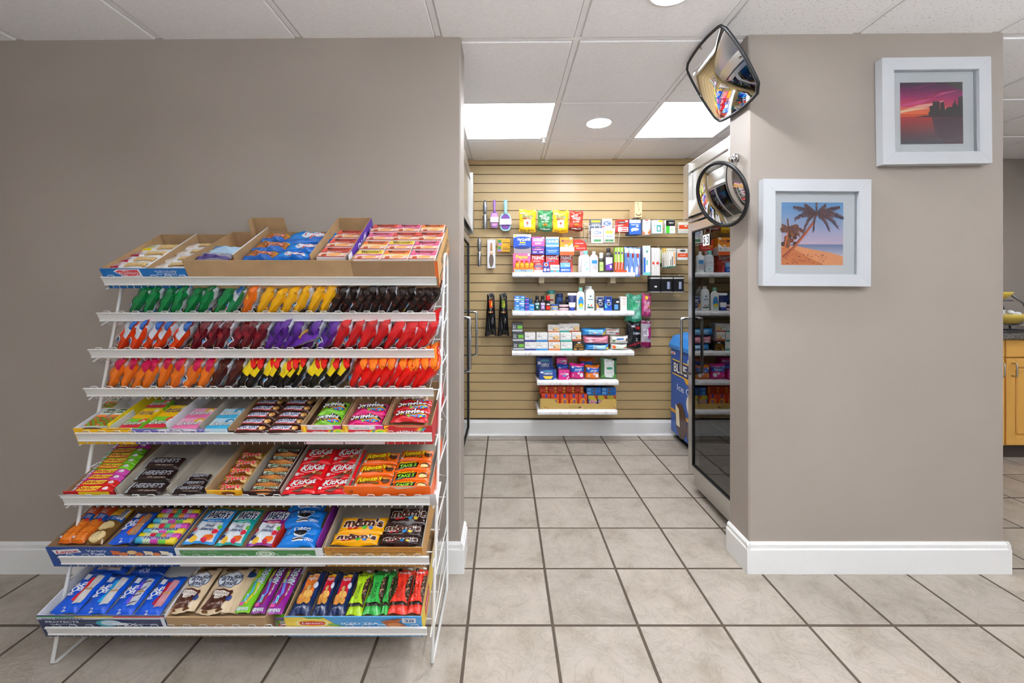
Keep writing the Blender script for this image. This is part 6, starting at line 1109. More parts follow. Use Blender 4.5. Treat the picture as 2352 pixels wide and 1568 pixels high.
wipes(1405, 790, 1445, 806, 'EEF0EA', [E(-.36, 0, .1, .3, 'E8743A'), R(-.2, -.3, .2, .0, 'CDE4C4'), E(.4, .1, .06, .2, '7AC04A'), R(.2, -.15, .45, .0, 'D8402E')], 'lower white pack of wipes with orange end', ZC, 3.34)
wipes(1403, 772, 1447, 790, 'EDEBE6', [R(-.2, .05, .2, .25, '3A6AB0'), E(-.35, -.1, .08, .14, '6AA05A'), E(.36, .05, .06, .2, '8A6A3A')], 'middle white pack of wipes with blue lettering', None, 3.34)
wipes(1391, 755, 1427, 771, 'ECE9E4', [R(-.3, -.1, .3, .1, '8A8E92'), R(.15, -.3, .45, -.12, 'D8402E'), R(-.4, .25, .2, .34, 'C05A4A')], 'upper white pack of wipes with red mark', None, 3.35)
# ---- shelf D
def fbox(a, b, c, d, Y, zb, lab): wc('tampon_box', lab, 'box', a, b, c, d, Y, .11, '1C4496', [TX('TAMPAX', .0, .12, .56, .22, 'F2F4F8', 0, None, .1, .03), E(0, .36, .3, .08, '4AA0B8'), PG([(-.3, -.12), (.32, -.12), (.2, -.42), (-.16, -.42)], 'EFD03A'), R(-.44, .16, -.28, .32, 'F0F0F0'), R(.34, -.46, .5, -.38, 'D8E0EC')], group='blue tampon boxes', zb=zb)
fbox(1239, 849, 1278, 874, 3.33, ZD, 'front blue tampon box'); fbox(1233, 822, 1270, 848, 3.45, ZD+.0, 'upper blue tampon box at the back')
def pink(a, b, c, d, Y, zb, lab): wc('liner_box', lab, 'box', a, b, c, d, Y, .08, 'D8268A', [TX('Carefree', 0, .15, .7, .22, 'F4D4E8', 5, None, .25, .02), R(-.1, -.16, .2, .0, '5AA8E0'), PG([(.2, -.45), (.42, -.1), (.46, -.2), (.3, -.46)], 'F0E4EE'), R(.15, .0, .42, .14, 'F4F4F4')], group='pink liner boxes', zb=zb)
pink(1283, 850, 1308, 874, 3.33, ZD, 'front pink liner box'); pink(1278, 822, 1303, 838, 3.44, None, 'upper pink liner box at the back')
wp('pad_pack', 'blue pad pack squeezed between the pink liner boxes', 'pads', 1280, 837, 1308, 862, 3.40, .05, '1E50B0', [R(-.3, -.1, .3, .2, 'C8D8F0'), E(-.3, .2, .1, .1, 'F0F0F0')], 'pad packs', zb=ZD)
for (a, b, c, base, lab) in ((1309, 836, 1344, 'DA2286', 'magenta and blue pad pack'), (1345, 840, 1379, 'EA7A14', 'orange and blue pad pack')):
    wp('pad_pack', lab, 'pads', a, b, c, 874, 3.34, .07, base, [PG([(-.48, .0), (-.2, -.02), (.2, .04), (.48, .0), (.48, .36), (-.48, .36)], '2468C8'), TX('always', .05, .14, .52, .2, 'F4F6FA', 6, None, .25, .03), E(-.32, .30, .08, .07, 'F0F0F4'), PG([(-.2, .34), (.1, .28), (.4, .32), (.4, .36), (-.2, .38)], 'F0A0C0'), TX('2', -.3, -.22, .12, .14, 'F4F4F8'), E(.28, -.2, .12, .14, 'E9ECF0'), E(.08, -.1, .1, .07, 'F2D0E0')], 'pad packs', zb=ZD, px=5)
wp('wipe_pouch', 'white and leafy green standing pouch', 'pouch', 1380, 823, 1419, 874, 3.35, .05, '4A7A4E', [PG([(-.3, .46), (.3, .44), (.3, -.30), (.2, -.42), (-.22, -.42), (-.3, -.3)], 'E9ECEA'), R(-.16, -.02, .2, .08, '2E9A6A'), TX('Adult Wipes', .0, .36, .4, .06, '3A4A44'), R(-.14, -.2, .18, -.18, 'C4CCC8'), E(-.36, -.4, .14, .1, '5AA04A'), E(.36, -.38, .14, .12, '6AB05A'), R(.2, .4, .46, .48, '20262A')], zb=ZD, wr=.003)
wp('pad_pack', 'orange and blue pad pack lying at the back', 'pads', 1330, 822, 1366, 842, 3.47, .05, 'C85A14', [R(-.4, -.4, .4, .1, '2468C8')], 'pad packs')
# ---- shelf E
x0, x1 = (1241-PU)*3.32/F, (1416-PU)*3.32/F; W = x1-x0; h1 = zof(915, 3.32)-ZE; h2 = zof(927, 3.32)-ZE
t = empty('gold_display_tray', 'gold scalloped display tray with hazelnut pictures on the lowest shelf', 'tray', loc=((x0+x1)/2, 3.32, ZE+.0005))
mb = MB(); hw = W/2
pro = [(-hw, 0), (hw, 0), (hw, h1*.94), (hw-.09, h1*.94), (hw-.11, h1*.9), (hw-.13, h2*1.02), (hw-.15, h2), (-hw+.15, h2*1.05), (-hw+.13, h2*1.1), (-hw+.11, h1*.96), (-hw+.06, h1), (-hw, h1)]
mb.prism(pro, 1, 0, .003, M('C2A156', .4)); fp = mb.build('front_panel', t)
ops = [R(-.5, -.5, .5, -.42, 'ECECEC'), TX('FERRERO\nROCHER', -.06, -.05, .11, .34, '9A7A34')]+[E(-.47+.012*j, -.34+.1*(j % 4), .014, .07, ['C08A4A', 'E3C890', 'A86A34'][j % 3]) for j in range(7)]+[E(.44+.01*j, -.30+.12*(j % 5), .014, .07, ['C08A4A', 'E3C890', 'A86A34'][j % 3]) for j in range(6)]+[E(.02, -.1, .022, .13, '5A3420'), E(.055, -.02, .022, .14, 'D0A860'), E(.045, -.3, .02, .1, 'E0C898')]
obj('printed_design', print_mb(MB(), ops, W, h2, lambda x, y, e: (x, -e, y+h2/2), None).mesh('printed_design'), fp)
for sg in (-1, 1): mb = MB(); mb.box(sg*hw-.0015, sg*hw+.0015, .003, .18, 0, h1, M('8E8060', .5)); mb.build('side_panel', t)
mb = MB(); mb.box(-hw, hw, .003, .18, 0, .004, MKRAFT); mb.build('bottom_panel', t)
def tide(): return [R(-.1, .25, .14, .5, '3A46A8'), E(.0, -.12, .36, .3, 'F2C81E'), E(.0, -.12, .30, .25, 'EC7A14'), TX('Tide', .0, -.12, .44, .22, '2A3A9A', 75, 'F4F4F4', .0, .06, .1)]
for k in range(5):
    a = 1244+21.2*k; wc('detergent_box', '%s orange detergent box from the left' % ORD[k], 'detergent box', a, 905, a+20.4, 938, 3.35, .05, 'E2481A', tide(), group='orange detergent boxes', zb=ZE+.006)
for k in range(3):
    a = 1351+21.8*k; wc('cleaner_box', '%s rainbow coloured cleaner box from the left' % ORD[k], 'cleaner box', a, 908, a+20.6, 938, 3.35, .05, '3E7AB0', [PG([(-.5, .5), (.5, .5), (.5, .0), (-.5, .2)], 'C8B02E'), PG([(.1, .5), (.5, .5), (.5, .1)], 'C8401E'), PG([(-.5, -.5), (.5, -.5), (.5, -.1), (-.5, .1)], '4A2A6A'), E(0, -.02, .44, .15, 'F0F2F4'), E(0, -.02, .40, .12, 'D8302A'), TX('CLOROX', 0, -.02, .62, .13, 'F2F4F8', 0, '1E3A8A', 0, .04, .08)], group='cleaner boxes', zb=ZE+.006)
n = 0
for r in range(2):
    for k in range(5):
        a = 1240+20.2*k; wc('detergent_carton', 'orange flat detergent carton, %s row, %s from the left' % (['lower', 'upper'][r], ORD[k]), 'detergent box', a, 896-8.5*r, a+19.8, 904.5-8.5*r, 3.41, .10, 'D8421A', [R(-.4, -.1, .1, .15, '9A2A12'), E(.3, 0, .13, .36, 'EFC82E'), TX('5x', .3, 0, .14, .3, '2A2A5A')], group='flat orange detergent cartons')
for r in range(2):
    for k in range(2):
        a = 1347+34.4*k; wc('cleaner_carton', 'flat bright blue carton, %s row, %s' % (['lower', 'upper'][r], ['left', 'right'][k]), 'cleaner box', a, 898-8.2*r, a+33.6, 906.2-8.2*r, 3.39, .12, '2A7ACC', [R(-.45, -.3, -.2, .3, '7ABCE8'), R(-.05, -.35, .12, .35, '6A5A5A'), R(.2, -.3, .45, .3, '1E62B4')], group='flat blue cleaner cartons', top='3A2A30')
# ---------------------------------------------------------------- coolers
MDARK = M('1B1C1E', .5); MGL = glass('cooler_glass', (.42, .44, .45), 1.5, .09); MGASK = M('0E0F10', .5)
def cooler(label, xf, sg, y0, y1, depth, zdoor, ztop, ndoor, hy, panel):
    """upright glass-door cooler; face at xf, opening towards sg*x"""
    t = empty('glass_door_cooler', label, 'cooler', loc=(xf, (y0+y1)/2, 0))
    def bx(mb, d0, d1, a0, a1, z0, z1, mat, b=.002): # d: distance into the cooler from its face
        xa, xb = sorted((-sg*d0, -sg*d1)); mb.rbox(xa, xb, a0-(y0+y1)/2, a1-(y0+y1)/2, z0, z1, b, mat)
    mb = MB(); th = .03
    bx(mb, .05, depth, y0, y0+th, .12, ztop-.02, MSTEEL); bx(mb, .05, depth, y1-th, y1, .12, ztop-.02, MSTEEL); bx(mb, depth-th, depth, y0, y1, .12, ztop-.02, MDARK); bx(mb, .05, depth, y0, y1, ztop-.06, ztop-.02, MSTEEL); bx(mb, .05, depth, y0, y1, .10, .15, MSTEEL)
    bx(mb, .05, depth, y0+th, y0+th+.004, .15, zdoor, MDARK); bx(mb, .05, depth, y1-th-.004, y1-th, .15, zdoor, MDARK)
    mb.build('cabinet', t)
    mb = MB(); bx(mb, .03, depth-.03, y0+.02, y1-.02, .03, .11, MSTEEL); bx(mb, .08, depth-.03, y0+.03, y1-.03, .0, .04, MDARK); mb.build('plinth', t)
    mb = MB(); bx(mb, -.002, .06, y0, y1, zdoor+.045, ztop, MSTEEL, .004); bx(mb, -.03, .0, y1-.07, y1, zdoor+.06, ztop-.01, MSTEEL, .003); bx(mb, -.03, .0, y0, y0+.05, zdoor+.06, ztop-.01, MSTEEL, .003); bx(mb, -.012, .0, y0, y1, ztop-.06, ztop, MSTEEL, .003); mb.build('canopy', t)
    mb = MB(); xa = -sg*0; ym = (y0+y1)/2
    vs = [(sg*.028, y0+.05-ym, zdoor+.07), (sg*.028, y1-.07-ym, zdoor+.07), (sg*.004, y1-.07-ym, zdoor+.17), (sg*.004, y0+.05-ym, zdoor+.17)]
    mb.add(vs, [(0, 1, 2, 3) if sg > 0 else (3, 2, 1, 0)], MSTEEL); mb.build('sign_panel', t)
    dw = (y1-y0)/ndoor
    for k in range(ndoor):
        a0, a1 = y0+dw*k+.003, y0+dw*(k+1)-.003; fw = .05; z0, z1 = .12, zdoor+.035
        mb = MB(); bx(mb, .0, .045, a0, a0+fw, z0, z1, MSTEEL); bx(mb, .0, .045, a1-fw, a1, z0, z1, MSTEEL); bx(mb, .0, .045, a0+fw, a1-fw, z0, z0+fw, MSTEEL); bx(mb, .0, .045, a0+fw, a1-fw, z1-fw, z1, MSTEEL)
        d = mb.build('door', t)
        mb = MB()
        for (p, q, r, s_) in ((a0+fw, a0+fw+.008, z0+fw, z1-fw), (a1-fw-.008, a1-fw, z0+fw, z1-fw), (a0+fw, a1-fw, z0+fw, z0+fw+.008), (a0+fw, a1-fw, z1-fw-.008, z1-fw)): bx(mb, -.0005, .01, p, q, r, s_, MGASK, .0005)
        mb.build('gasket', d)
        mb = MB(); xg = -sg*.008; vs = [(xg, a0+fw-ym, z0+fw), (xg, a1-fw-ym, z0+fw), (xg, a1-fw-ym, z1-fw), (xg, a0+fw-ym, z1-fw)]; mb.add(vs, [(0, 1, 2, 3) if sg > 0 else (3, 2, 1, 0)], MGL); mb.build('glass_pane', d)
        yy = (a1-.03 if hy > 0 else a0+.03)-ym; xo = sg*.055; mb = MB()
        mb.tube([(0, yy, 1.06), (xo, yy, 1.055), (xo, yy, 1.045), (xo, yy, .735), (xo, yy, .725), (0, yy, .72)], .009, MCHROME, 10); mb.build('handle', d)
    for z in (.45, .78, 1.1, 1.38):
        mb = MB(); bx(mb, .07, depth-.05, y0+.04, y1-.04, z, z+.006, M('8A8C8E', .4, .6)); mb.build('inner_shelf', t)
    return t
RC_ = cooler('stainless glass-door cooler beside the right wall pillar', 1.135, -1, 2.03, 2.60, .76, 1.60, 2.003, 1, 1, None)
cooler('stainless glass-door cooler along the left side of the shop', -.272, 1, 2.04, 3.29, .74, 1.60, 2.14, 2, 1, None)
# price digits on the right cooler glass
for k, (ch, y) in enumerate((('$', 2.392), ('3', 2.352))):
    t = obj('price_card', carton(.036, .062, .0012, 'F2F2F2', [TX(ch, 0, 0, .6, .75, '17181A', 0, None, 0, .03)]).body, None, Matrix.Translation((1.1345+.004, y, zof(551, 2.37)))  @ Matrix(((0, 0, -1, 0), (-1, 0, 0, 0), (0, 1, 0, 0), (0, 0, 0, 1))))
    tag(t, 'white price card reading %s on the right cooler door' % ('dollar sign' if ch == '$' else 'three'), 'price card')
    obj('printed_design', print_mb(MB(), [TX(ch, 0, 0, .6, .75, '17181A', 0, None, 0, .03)], .036, .062, lambda x, y, e: (x, y, .0006+e), None).mesh('printed_design'), t)
# drinks inside the left cooler (seen in the round mirror)
dc = ['C81E22', 'E8881E', '2E9A3E', '1E5AC0', 'E8D21E', '7A2A8A', '2EA0C8', 'F0F0F0']; bmesh_ = {}
for r, z in enumerate((.456, .786, 1.106, 1.386)):
    for k in range(14):
        y = 2.13+k*.083; c = dc[(k//2+r*3) % 8]
        if c not in bmesh_:
            mb = MB(); mb.lathe([(.028, 0), (.031, .01), (.031, .14), (.022, .165), (.013, .185), (.013, .20)], M(c, .2), 12); b1 = mb.mesh('drink_bottle'); mb = MB(); mb.lathe([(.015, .198), (.015, .215)], M('E6E6E6', .4), 10); bmesh_[c] = (b1, mb.mesh('cap'))
        o = tag(obj('drink_bottle', bmesh_[c][0], None, None, (-.40, y, z)), 'drink bottle inside the left cooler, %s shelf up, %s from the front' % (ORD[r], ORD[k]), 'bottle', 'drink bottles in the left cooler'); obj('cap', bmesh_[c][1], o)
# ---------------------------------------------------------------- ice cream chest freezer
fx0, fy0, fy1 = 1.385, 2.66, 3.50
t = empty('chest_freezer', 'blue ice cream chest freezer between the cooler and the slat wall', 'freezer', loc=(fx0, 3.08, 0))
MBL = M('1E5AB4', .35); ym = 3.08
mb = MB(); mb.rbox(0, .52, fy0-ym, fy1-ym, .06, .75, .006, MBL); bd = mb.build('body', t)
mb = MB(); pr = [(-.012, .75), (-.014, .78), (.02, .845), (.12, .875), (.52, .875), (.52, .75)]; mb.prism(pr, 1, fy0-ym-.005, fy1-ym+.005, M('2E8ADC', .3)); mb.build('lid', t)
for (px_, py_) in ((.06, fy0+.08-ym), (.06, fy1-.08-ym), (.46, fy0+.08-ym), (.46, fy1-.08-ym)):
    mb = MB(); mb.tube([(px_-.012, py_, .03), (px_+.012, py_, .03)], .03, MBLACK, 12); mb.box(px_-.02, px_+.02, py_-.02, py_+.02, .05, .062, MSTEEL); mb.build('caster', t)
Wd, Hd = fy1-fy0, .69
ops = [R(-.5, -.26, .5, -.22, 'E3A92A'), PG([(-.46, .36), (.40, .36), (.40, .22), (-.46, .20)], '14306A'), R(-.46, .36, .40, .375, 'E3B84A'), R(-.46, .195, .40, .21, 'E3B84A'), TX('BLUE BUNNY', -.03, .285, .78, .10, 'F4F4F2', 0, None, 0, .03), E(.0, .40, .12, .06, 'E9EEF4'), E(.0, .39, .09, .045, '1E5AB4'), PG([(-.2, .20), (.2, .20), (.14, .15), (-.14, .15)], 'E3A92A'), E(0, .17, .1, .03, 'C8301E'), TX('Ice Cream', -.06, .07, .56, .07, 'E4ECF6'), E(-.26, -.30, .12, .20, '4A2616', .15), PG([(-.36, -.38), (-.28, -.38), (-.30, -.18), (-.38, -.14)], 'F0E2C0'), E(.0, -.36, .14, .16, '5A2E1A'), E(.02, -.06, .16, .15, 'E9E4DC'), E(.04, -.08, .11, .10, '3A1E14'), E(.0, .02, .08, .05, 'E8B03A'), E(.26, -.25, .14, .2, '5A3018'), R(-.48, .43, -.38, .46, 'F0F0F0'), R(-.46, .437, -.4, .452, 'D8402E')]
obj('printed_design', print_mb(MB(), ops, Wd, Hd, lambda x, y, e: (-e, -x, y+.405), None).mesh('printed_design'), bd)
# ---------------------------------------------------------------- security mirrors
# rectangular dome mirror tucked between the ceiling and the pillar
Cc = Vector(((.888+1.044)/2, (1.72+2.053)/2, (2.318+2.056)/2)); a_, b_ = (2.053-1.72)/2, .1525
ex = Vector((0, 1, 0)); ey = Vector((-.511, 0, .8595)); ez = ex.cross(ey); ez = ez if ez.x < 0 else -ez
DM = Matrix(((ex.x, ey.x, ez.x, Cc.x), (ex.y, ey.y, ez.y, Cc.y), (ex.z, ey.z, ez.z, Cc.z), (0, 0, 0, 1)))
t = empty('dome_mirror', 'rectangular convex security mirror with black rim at the top of the pillar', 'mirror', DM)
def rim(n=48, k=1.0):
    o = []; m = n//4; bow = .10; rc = .93
    for sd in range(4):
        for i in range(m):
            t = -1+2*i/m; c = rc+(1-rc)*min(1, (1-abs(t))*9); w_ = c*(1+bow*(1-t*t))
            p, q = [(t*c if abs(t) > .9 else t, -w_), (w_, t), (-t, w_), (-w_, -t)][sd]
            o.append((a_*k*p, b_*k*q))
    return o
n = 48; rings = 10; vs = []; Rz = .026
for j in range(rings+1):
    f = j/rings
    for (p, q) in rim(n, 1.0):
        vs.append((p*f, q*f, Rz*(1-f*f*.98)))
fs = []
for j in range(1, rings):
    for i in range(n): fs.append((j*n+i, (j+1)*n+i, (j+1)*n+(i+1) % n, j*n+(i+1) % n))
fs += [(0, n+i, n+(i+1) % n) for i in range(n)]
mb = MB(); mb.add(vs, fs, MMIRROR, True); o = mb.build('mirror_face', t)
mb = MB(); mb.tube([(p, q, -.002) for p, q in rim(48, 1.015)], .0075, MBLACK, 8, closed=True); mb.build('rim', t)
for (p, q) in ((a_*1.02, 0), (-a_*1.02, 0), (0, b_*1.02), (0, -b_*1.02)): mb = MB(); mb.rbox(p-.006, p+.006, q-.006, q+.006, -.008, .008, .002, MCHROME); mb.build('clip', t)
mb = MB(); mb.tube([(.0, 0, -.01), (0, -.02, -.045)], .006, MCHROME, 8); mb.build('bracket', t)
# round convex mirror on an arm
C2 = Vector((.9786, 1.90, 1.664)); ez = Vector((-.90, -.22, -.30)).normalized(); ex = Vector((0, 1, 0)); ex = (ex-ez*ex.dot(ez)).normalized(); ey = ez.cross(ex)
RM = Matrix(((ex.x, ey.x, ez.x, C2.x), (ex.y, ey.y, ez.y, C2.y), (ex.z, ey.z, ez.z, C2.z), (0, 0, 0, 1)))
t = empty('round_mirror', 'round convex security mirror with black rim on a pillar bracket', 'mirror', RM); R_ = .142
mb = MB(); vs = [(0, 0, .03)]; n = 40; rings = 9
for j in range(1, rings+1):
    f = j/rings
    for i in range(n): a = 2*math.pi*i/n; vs.append((R_*f*math.cos(a), R_*f*math.sin(a), .03*(1-f*f)))
fs = [(0, 1+i, 1+(i+1) % n) for i in range(n)]+[(1+j*n+i, 1+(j+1)*n+i, 1+(j+1)*n+(i+1) % n, 1+j*n+(i+1) % n) for j in range(rings-1) for i in range(n)]
mb.add(vs, fs, MMIRROR, True); mb.build('mirror_face', t)
mb = MB(); mb.tube([(R_*1.01*math.cos(2*math.pi*i/40), R_*1.01*math.sin(2*math.pi*i/40), 0) for i in range(40)], .0085, MBLACK, 8, closed=True); mb.build('rim', t)
mb = MB(); mb.lathe([(R_*.2, -.022), (R_*.98, -.006), (R_, -.002)], MBLACK, 32); mb.build('back_shell', t)
pw = Vector((XR-.004, 1.93, zof(362, 1.93))); inv = RM.inverted()
mb = MB(); p0 = inv @ pw; p1 = inv @ (pw+Vector((-.022, 0, -.01))); p2 = Vector((0, 0, -.02)); pm_ = inv @ Vector((1.045, 1.925, 1.75))
mb.tube([p0, p1, pm_, p2], .005, MCHROME, 8); mb.build('arm', t)
mb = MB(); q0 = inv @ (pw+Vector((.003, 0, 0))); q1 = inv @ (pw+Vector((-.012, 0, 0))); mb.tube([q0, q1], .018, MCHROME, 16); mb.tube([inv @ (pw+Vector((-.028, 0, -.012))), inv @ (pw+Vector((-.016, 0, -.008)))], .016, MCHROME, 16); mb.build('wall_mount', t)
# ---------------------------------------------------------------- framed photographs
MFRAME = M('C3C6CA', .4, var=.03, scale=8, bump=.06, bscale=60); MMAT = M('D2D6D7', .7, var=.01); MPG = glass('picture_glass', (.98, .98, .98), 1.38, .0, .0)
def grad(y0, y1, c0, c1, n=10):
    a, b = [int(c0[k:k+2], 16) for k in (0, 2, 4)], [int(c1[k:k+2], 16) for k in (0, 2, 4)]; out = []
    for k in range(n):
        f = k/(n-1); c = ''.join('%02X' % round(a[j]+(b[j]-a[j])*f) for j in range(3)); out.append(R(-.5, y0+(y1-y0)*k/n, .5, y0+(y1-y0)*(k+1)/n+.001, c))
    return out
def picture(label, u0, v0, u1, v1, fw, ph, ops, roll, bar):
    YF = WY-.036; c = at((u0+u1)/2, (v0+v1)/2, YF); W, H = (u1-u0)*YF/F, (v1-v0)*YF/F
    t = empty('framed_photo', label, 'picture', Matrix.Translation((c.x, YF, c.z)) @ Matrix.Rotation(math.radians(roll), 4, 'Y')); w2, h2 = W/2, H/2; f = fw
    for (nm, pts) in (('top', [(-w2, h2), (w2, h2), (w2-f, h2-f), (-w2+f, h2-f)]), ('bottom', [(-w2, -h2), (w2, -h2), (w2-f, -h2+f), (-w2+f, -h2+f)]), ('left', [(-w2, -h2), (-w2, h2), (-w2+f, h2-f), (-w2+f, -h2+f)]), ('right', [(w2, -h2), (w2, h2), (w2-f, h2-f), (w2-f, -h2+f)])):
        g_ = .0004; cx = sum(p[0] for p in pts)/4; cz = sum(p[1] for p in pts)/4; pts = [(p+(cx-p)*g_*4, q+(cz-q)*g_*4) for p, q in pts]
        mb = MB(); mb.prism(pts, 1, 0, .034, MFRAME); mb.build('frame_rail', t)
    mb = MB(); mb.box(-w2+f*.8, w2-f*.8, .024, .028, -h2+f*.8, h2-f*.8, MMAT); mt = mb.build('mat_board', t)
    pw_, phh, dx, dz = ph
    pm = print_mb(MB(), ops, pw_, phh, lambda x, y, e: (x+dx, .0238-e, y+dz), None, .5, .0002, .00008); obj('photo_print', pm.mesh('photo_print'), t)
    mb = MB(); mb.add([(-w2+f*.9, .012, -h2+f*.9), (w2-f*.9, .012, -h2+f*.9), (w2-f*.9, .012, h2-f*.9), (-w2+f*.9, .012, h2-f*.9)], [(0, 1, 2, 3)], MPG); mb.build('glass_pane', t)
def stroke(pts, w, c):
    L, Rr = [], []
    for i, (x, y) in enumerate(pts):
        a = pts[max(0, i-1)]; b = pts[min(len(pts)-1, i+1)]; dx, dy = b[0]-a[0], b[1]-a[1]; d = math.hypot(dx, dy); ww = w[i] if isinstance(w, list) else w
        L.append((x-dy/d*ww, y+dx/d*ww)); Rr.append((x+dy/d*ww, y-dx/d*ww))
    return PG(L+Rr[::-1], c)
S1 = grad(.42, .5, '5A2A4E', '4A3448', 3)+grad(.25, .42, 'A02A6A', '6A2A58', 6)+grad(.10, .25, 'D0405A', 'B02A6A', 6)+grad(-.05, .10, 'E8601E', 'E0705A', 6)+grad(-.5, -.05, '3A3A46', 'B02A2A', 16)
S1 += [('L',), stroke([(-.5, .12), (-.2, .18), (.1, .30), (.4, .36)], [.015, .03, .02, .004], 'D0508A'), stroke([(-.5, .02), (-.2, .10), (.0, .14), (.2, .2)], [.02, .035, .02, .004], 'F0B0A0'), stroke([(-.3, .2), (0, .26), (.2, .36)], [.004, .016, .004], '9A1E4A'), stroke([(-.5, .36), (-.2, .42), (.1, .5)], [.02, .02, .004], '7A2A62'), stroke([(-.5, .03), (-.3, .06), (-.05, .08)], [.012, .014, .004], 'F6D8A0'), R(-.5, -.03, -.05, -.02, '8E1E1A'), PG([(.5, .5), (.5, .36), (.2, .5)], '4A4640')]
S1 += [('L',), PG([(.0, -.07), (.5, -.07), (.5, -.5), (.2, -.5), (.05, -.3)], '4A2A38'), ('L',), PG([(-.05, -.05), (-.05, .02), (-.03, .02), (-.03, .12), (.015, .12), (.015, .19), (.13, .19), (.13, .02), (.145, .17), (.20, .18), (.215, .04), (.24, .09), (.3, .1), (.33, .1), (.34, .15), (.36, .16), (.365, .21), (.38, .22), (.39, .15), (.42, .12), (.43, .26), (.5, .27), (.5, -.06)], '2E2226'), PG([(-.25, -.055), (-.1, -.035), (0, -.05), (.5, -.05), (.5, -.07), (-.25, -.062)], '2A1E22')]
picture('white framed photo of a red sunset behind a city skyline', 2027, 131, 2278, 376, .052, (.272, .268, 0, -.002), S1, -.7, None)
S2 = grad(-.17, .5, 'CBB9CC', '6A9CCB', 16)+grad(-.34, -.17, 'B8B8CC', '7886A8', 6)+[('L',), PG([(-.5, -.5), (.5, -.5), (.5, -.36), (.3, -.30), (.0, -.25), (-.24, -.2), (-.5, -.18)], 'DE9A6C'), ('L',), PG([(-.5, -.5), (.2, -.5), (-.05, -.38), (-.3, -.24), (-.5, -.22)], 'C97A4A')]
q = random.Random(4); S2.append(('L',))
for k in range(60): S2.append(E(q.uniform(-.48, .25), q.uniform(-.49, -.33), q.uniform(.008, .02), .006, q.choice(['8E4E3A', 'A05C40', '6E3E34']), .3))
for k in range(26): S2.append(E(q.uniform(-.5, -.27), q.uniform(-.2, .1), .04, .035, q.choice(['5A3A2E', '7A4A34', '8E5A30', '4A3430']), q.uniform(0, 3)))
S2 += [('L',), stroke([(-.46, -.26), (-.42, -.1), (-.39, .06)], [.012, .01, .008], 'C8683A'), stroke([(-.47, -.38), (-.30, -.22), (-.1, .02), (.02, .18), (.06, .30)], [.03, .022, .018, .014, .012], 'B4603E'), ('L',), stroke([(-.49, -.38), (-.32, -.22), (-.12, .02), (.0, .18), (.05, .28)], [.008, .007, .006, .005, .004], '7A4236')]
def palm(cx, cy, fr, cols):
    o = []; q_ = random.Random(9)
    for (dx, dy, dr) in fr:
        pt = lambda f: (cx+dx*f, cy+dy*f-dr*f*f)
        o.append(stroke([pt(f) for f in (0, .25, .5, .75, 1)], [.007, .007, .006, .004, .002], cols[0]))
        for k in range(26):
            f = .12+.88*k/25; x, y = pt(f); L = .085*(1-.55*f)*q_.uniform(.7, 1.15); sgx = dx/(abs(dx)+.05)
            for up in (-1, .35):
                o.append(stroke([(x, y), (x+sgx*L*.45+q_.uniform(-.01, .01), y+up*L*.75), (x+sgx*L*.8, y+up*L)], [.0055, .005, .001], q_.choice(cols)))
    return o
S2 += [('L',)]+palm(-.38, .08, [(-.14, .12, .05), (-.02, .2, .05), (.14, .14, .1), (.22, .06, .1), (-.16, .02, .08), (.16, .0, .1)], ['5E4440', '7A5040', '8E5C48'])
S2 += [('L',)]+palm(.06, .33, [(-.36, .16, .06), (-.34, .06, .16), (-.2, -.04, .26), (-.04, -.06, .22), (.2, -.06, .2), (.34, .02, .24), (.44, .08, .16), (.36, .16, .06), (-.18, .18, .04), (.14, .18, .04), (.0, .2, .02)], ['5A4A50', '6A4C48', '84584C', '4E4450'])
S2 = [o for o in S2]
def clip_ops(ops):
    out = []
    for o in ops:
        if o[0] == 'p': out.append(PG([(max(-.5, min(.5, x)), max(-.5, min(.5, y))) for x, y in o[1]], o[2]))
        else: out.append(o)
    return out
picture('white framed photo of a leaning palm on a sandy beach', 1753, 411, 2001, 657, .052, (.268, .272, -.004, -.002), clip_ops(S2), .3, None)
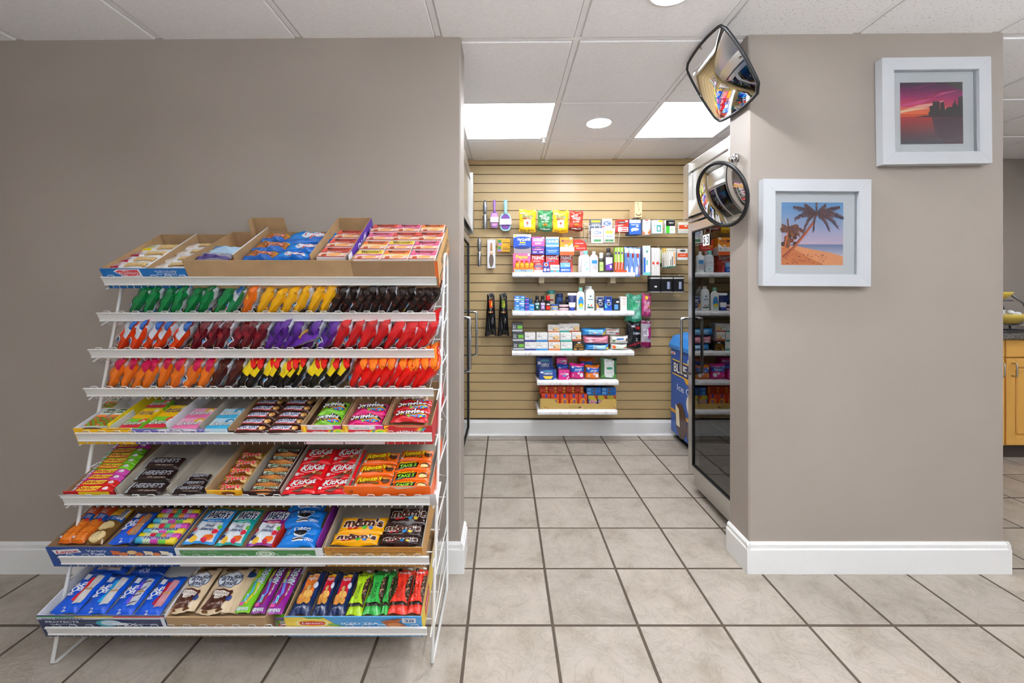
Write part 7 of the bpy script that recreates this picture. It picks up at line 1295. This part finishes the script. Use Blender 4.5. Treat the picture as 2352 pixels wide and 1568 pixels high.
# ---------------------------------------------------------------- kitchen corner on the far right
MOAK = M('D9A551', .4, var=.08, scale=6); KY = 3.03
def granite():
    m, nt, b = nodes_mat('speckled_granite'); tc = nt.nodes.new('ShaderNodeTexCoord'); n = nt.nodes.new('ShaderNodeTexVoronoi'); n.inputs['Scale'].default_value = 380
    nt.links.new(tc.outputs['Object'], n.inputs['Vector']); r = ramp(nt, [(.2, '2E2C2C'), (.5, '56524F'), (.75, '8A8480')]); nt.links.new(n.outputs['Color'], r.inputs[0]); nt.links.new(r.outputs[0], b.inputs['Base Color']); b.inputs['Roughness'].default_value = .25
    return m
mb = MB(); mb.rbox(2.95, 4.55, KY-.03, 3.64, .875, .912, .004, granite()); tag(mb.build('countertop'), 'dark speckled stone countertop over the yellow cabinets', 'countertop')
for k, x in enumerate((3.0, 3.615, 4.08)):
    W = (.613, .463, .45)[k]
    t = empty('base_cabinet', '%s honey yellow base cabinet under the stone countertop' % ['leftmost', 'middle', 'rightmost'][k], 'cabinet', loc=(x, KY, 0), group='yellow base cabinets')
    mb = MB(); mb.box(0, W, .02, .6, .10, .874, MOAK); mb.build('carcass', t)
    mb = MB(); mb.box(0, W, .06, .6, 0, .10, M('3A3029', .6)); mb.build('toe_kick', t)
    mb = MB(); mb.rbox(.004, W-.004, .0, .02, .745, .87, .003, MOAK); mb.build('drawer_front', t)
    mb = MB(); d0, d1, e0, e1 = .006, W-.006, .11, .735; r = .065
    mb.rbox(d0, d0+r, 0, .02, e0, e1, .003, MOAK); mb.rbox(d1-r, d1, 0, .02, e0, e1, .003, MOAK); mb.rbox(d0+r, d1-r, 0, .02, e0, e0+r, .003, MOAK); mb.rbox(d0+r, d1-r, 0, .02, e1-r, e1, .003, MOAK)
    mb.rbox(d0+r+.012, d1-r-.012, .002, .014, e0+r+.012, e1-r-.012, .01, MOAK); mb.box(d0+r-.005, d1-r+.005, .012, .019, e0+r-.005, e1-r+.005, MOAK); d = mb.build('door', t)
    hx = W-.04 if k == 0 else .045
    mb = MB(); mb.tube([(hx, 0, .70), (hx, -.026, .70), (hx, -.03, .69), (hx, -.03, .62), (hx, -.026, .61), (hx, 0, .61)], .005, MSTEEL, 8); mb.build('handle', d)
# tiered bowl stand
bp = Vector((3.785, 3.20, .912)); t = empty('tiered_stand', 'grey metal two tier stand for bowls on the countertop', 'stand', loc=bp)
mb = MB(); MG = M('6A6C70', .35, .7)
mb.tube([(.19, -.06, .005), (.17, -.06, .08), (.10, -.05, .22), (.02, -.03, .29)], .007, MG, 8); mb.tube([(.19, .10, .005), (.17, .10, .08), (.10, .09, .22), (.02, .07, .29)], .007, MG, 8); mb.tube([(-.2, -.06, .006), (.2, -.06, .006), (.2, .10, .006), (-.2, .10, .006)], .006, MG, 8, closed=True)
for z, r in ((.055, .1), (.235, .07)): mb.tube([(r*math.cos(a*math.pi/12), .02+r*math.sin(a*math.pi/12), z) for a in range(24)], .005, MG, 6, closed=True)
mb.tube([(.0, .02, .0), (.0, .02, .24)], .007, MG, 8); mb.tube([(.1, .02, .055), (.18, .02, .06)], .005, MG, 6); mb.build('metal_frame', t)
MYEL = M('E3C65A', .3)
def bowl(c, r, h, lab):
    mb = MB(); mb.lathe([(r*.45, 0), (r*.6, .004), (r*.88, h*.6), (r, h), (r*.97, h+.004), (r*.93, h), (r*.8, h*.6), (r*.5, .012)], MYEL, 28); return tag(mb.build('bowl', None, None, c), lab, 'bowl', 'yellow bowls')
bowl(bp+Vector((0, .02, .062)), .165, .07, 'large yellow bowl on the lower tier of the metal stand')
bowl(bp+Vector((-.065, .02, .242)), .12, .055, 'small yellow bowl on the upper tier of the metal stand')
q = random.Random(5)
for k in range(9):
    mb = MB(); r = .026; mb.lathe([(r*.3, -r*.7), (r*.8, -r*.45), (r, 0), (r*.75, r*.5), (r*.3, r*.7)], M('E9EBEE', .5), 10)
    a = k*2.2; rad = .03+.012*k*.7; o = tag(mb.build('creamer_cup', None, None, bp+Vector((rad*math.cos(a), .02+rad*math.sin(a), .062+.072+.012*(k % 2)))), '%s small white creamer cup piled in the large yellow bowl' % ORD[k], 'creamer cup', 'creamer cups in the bowl')
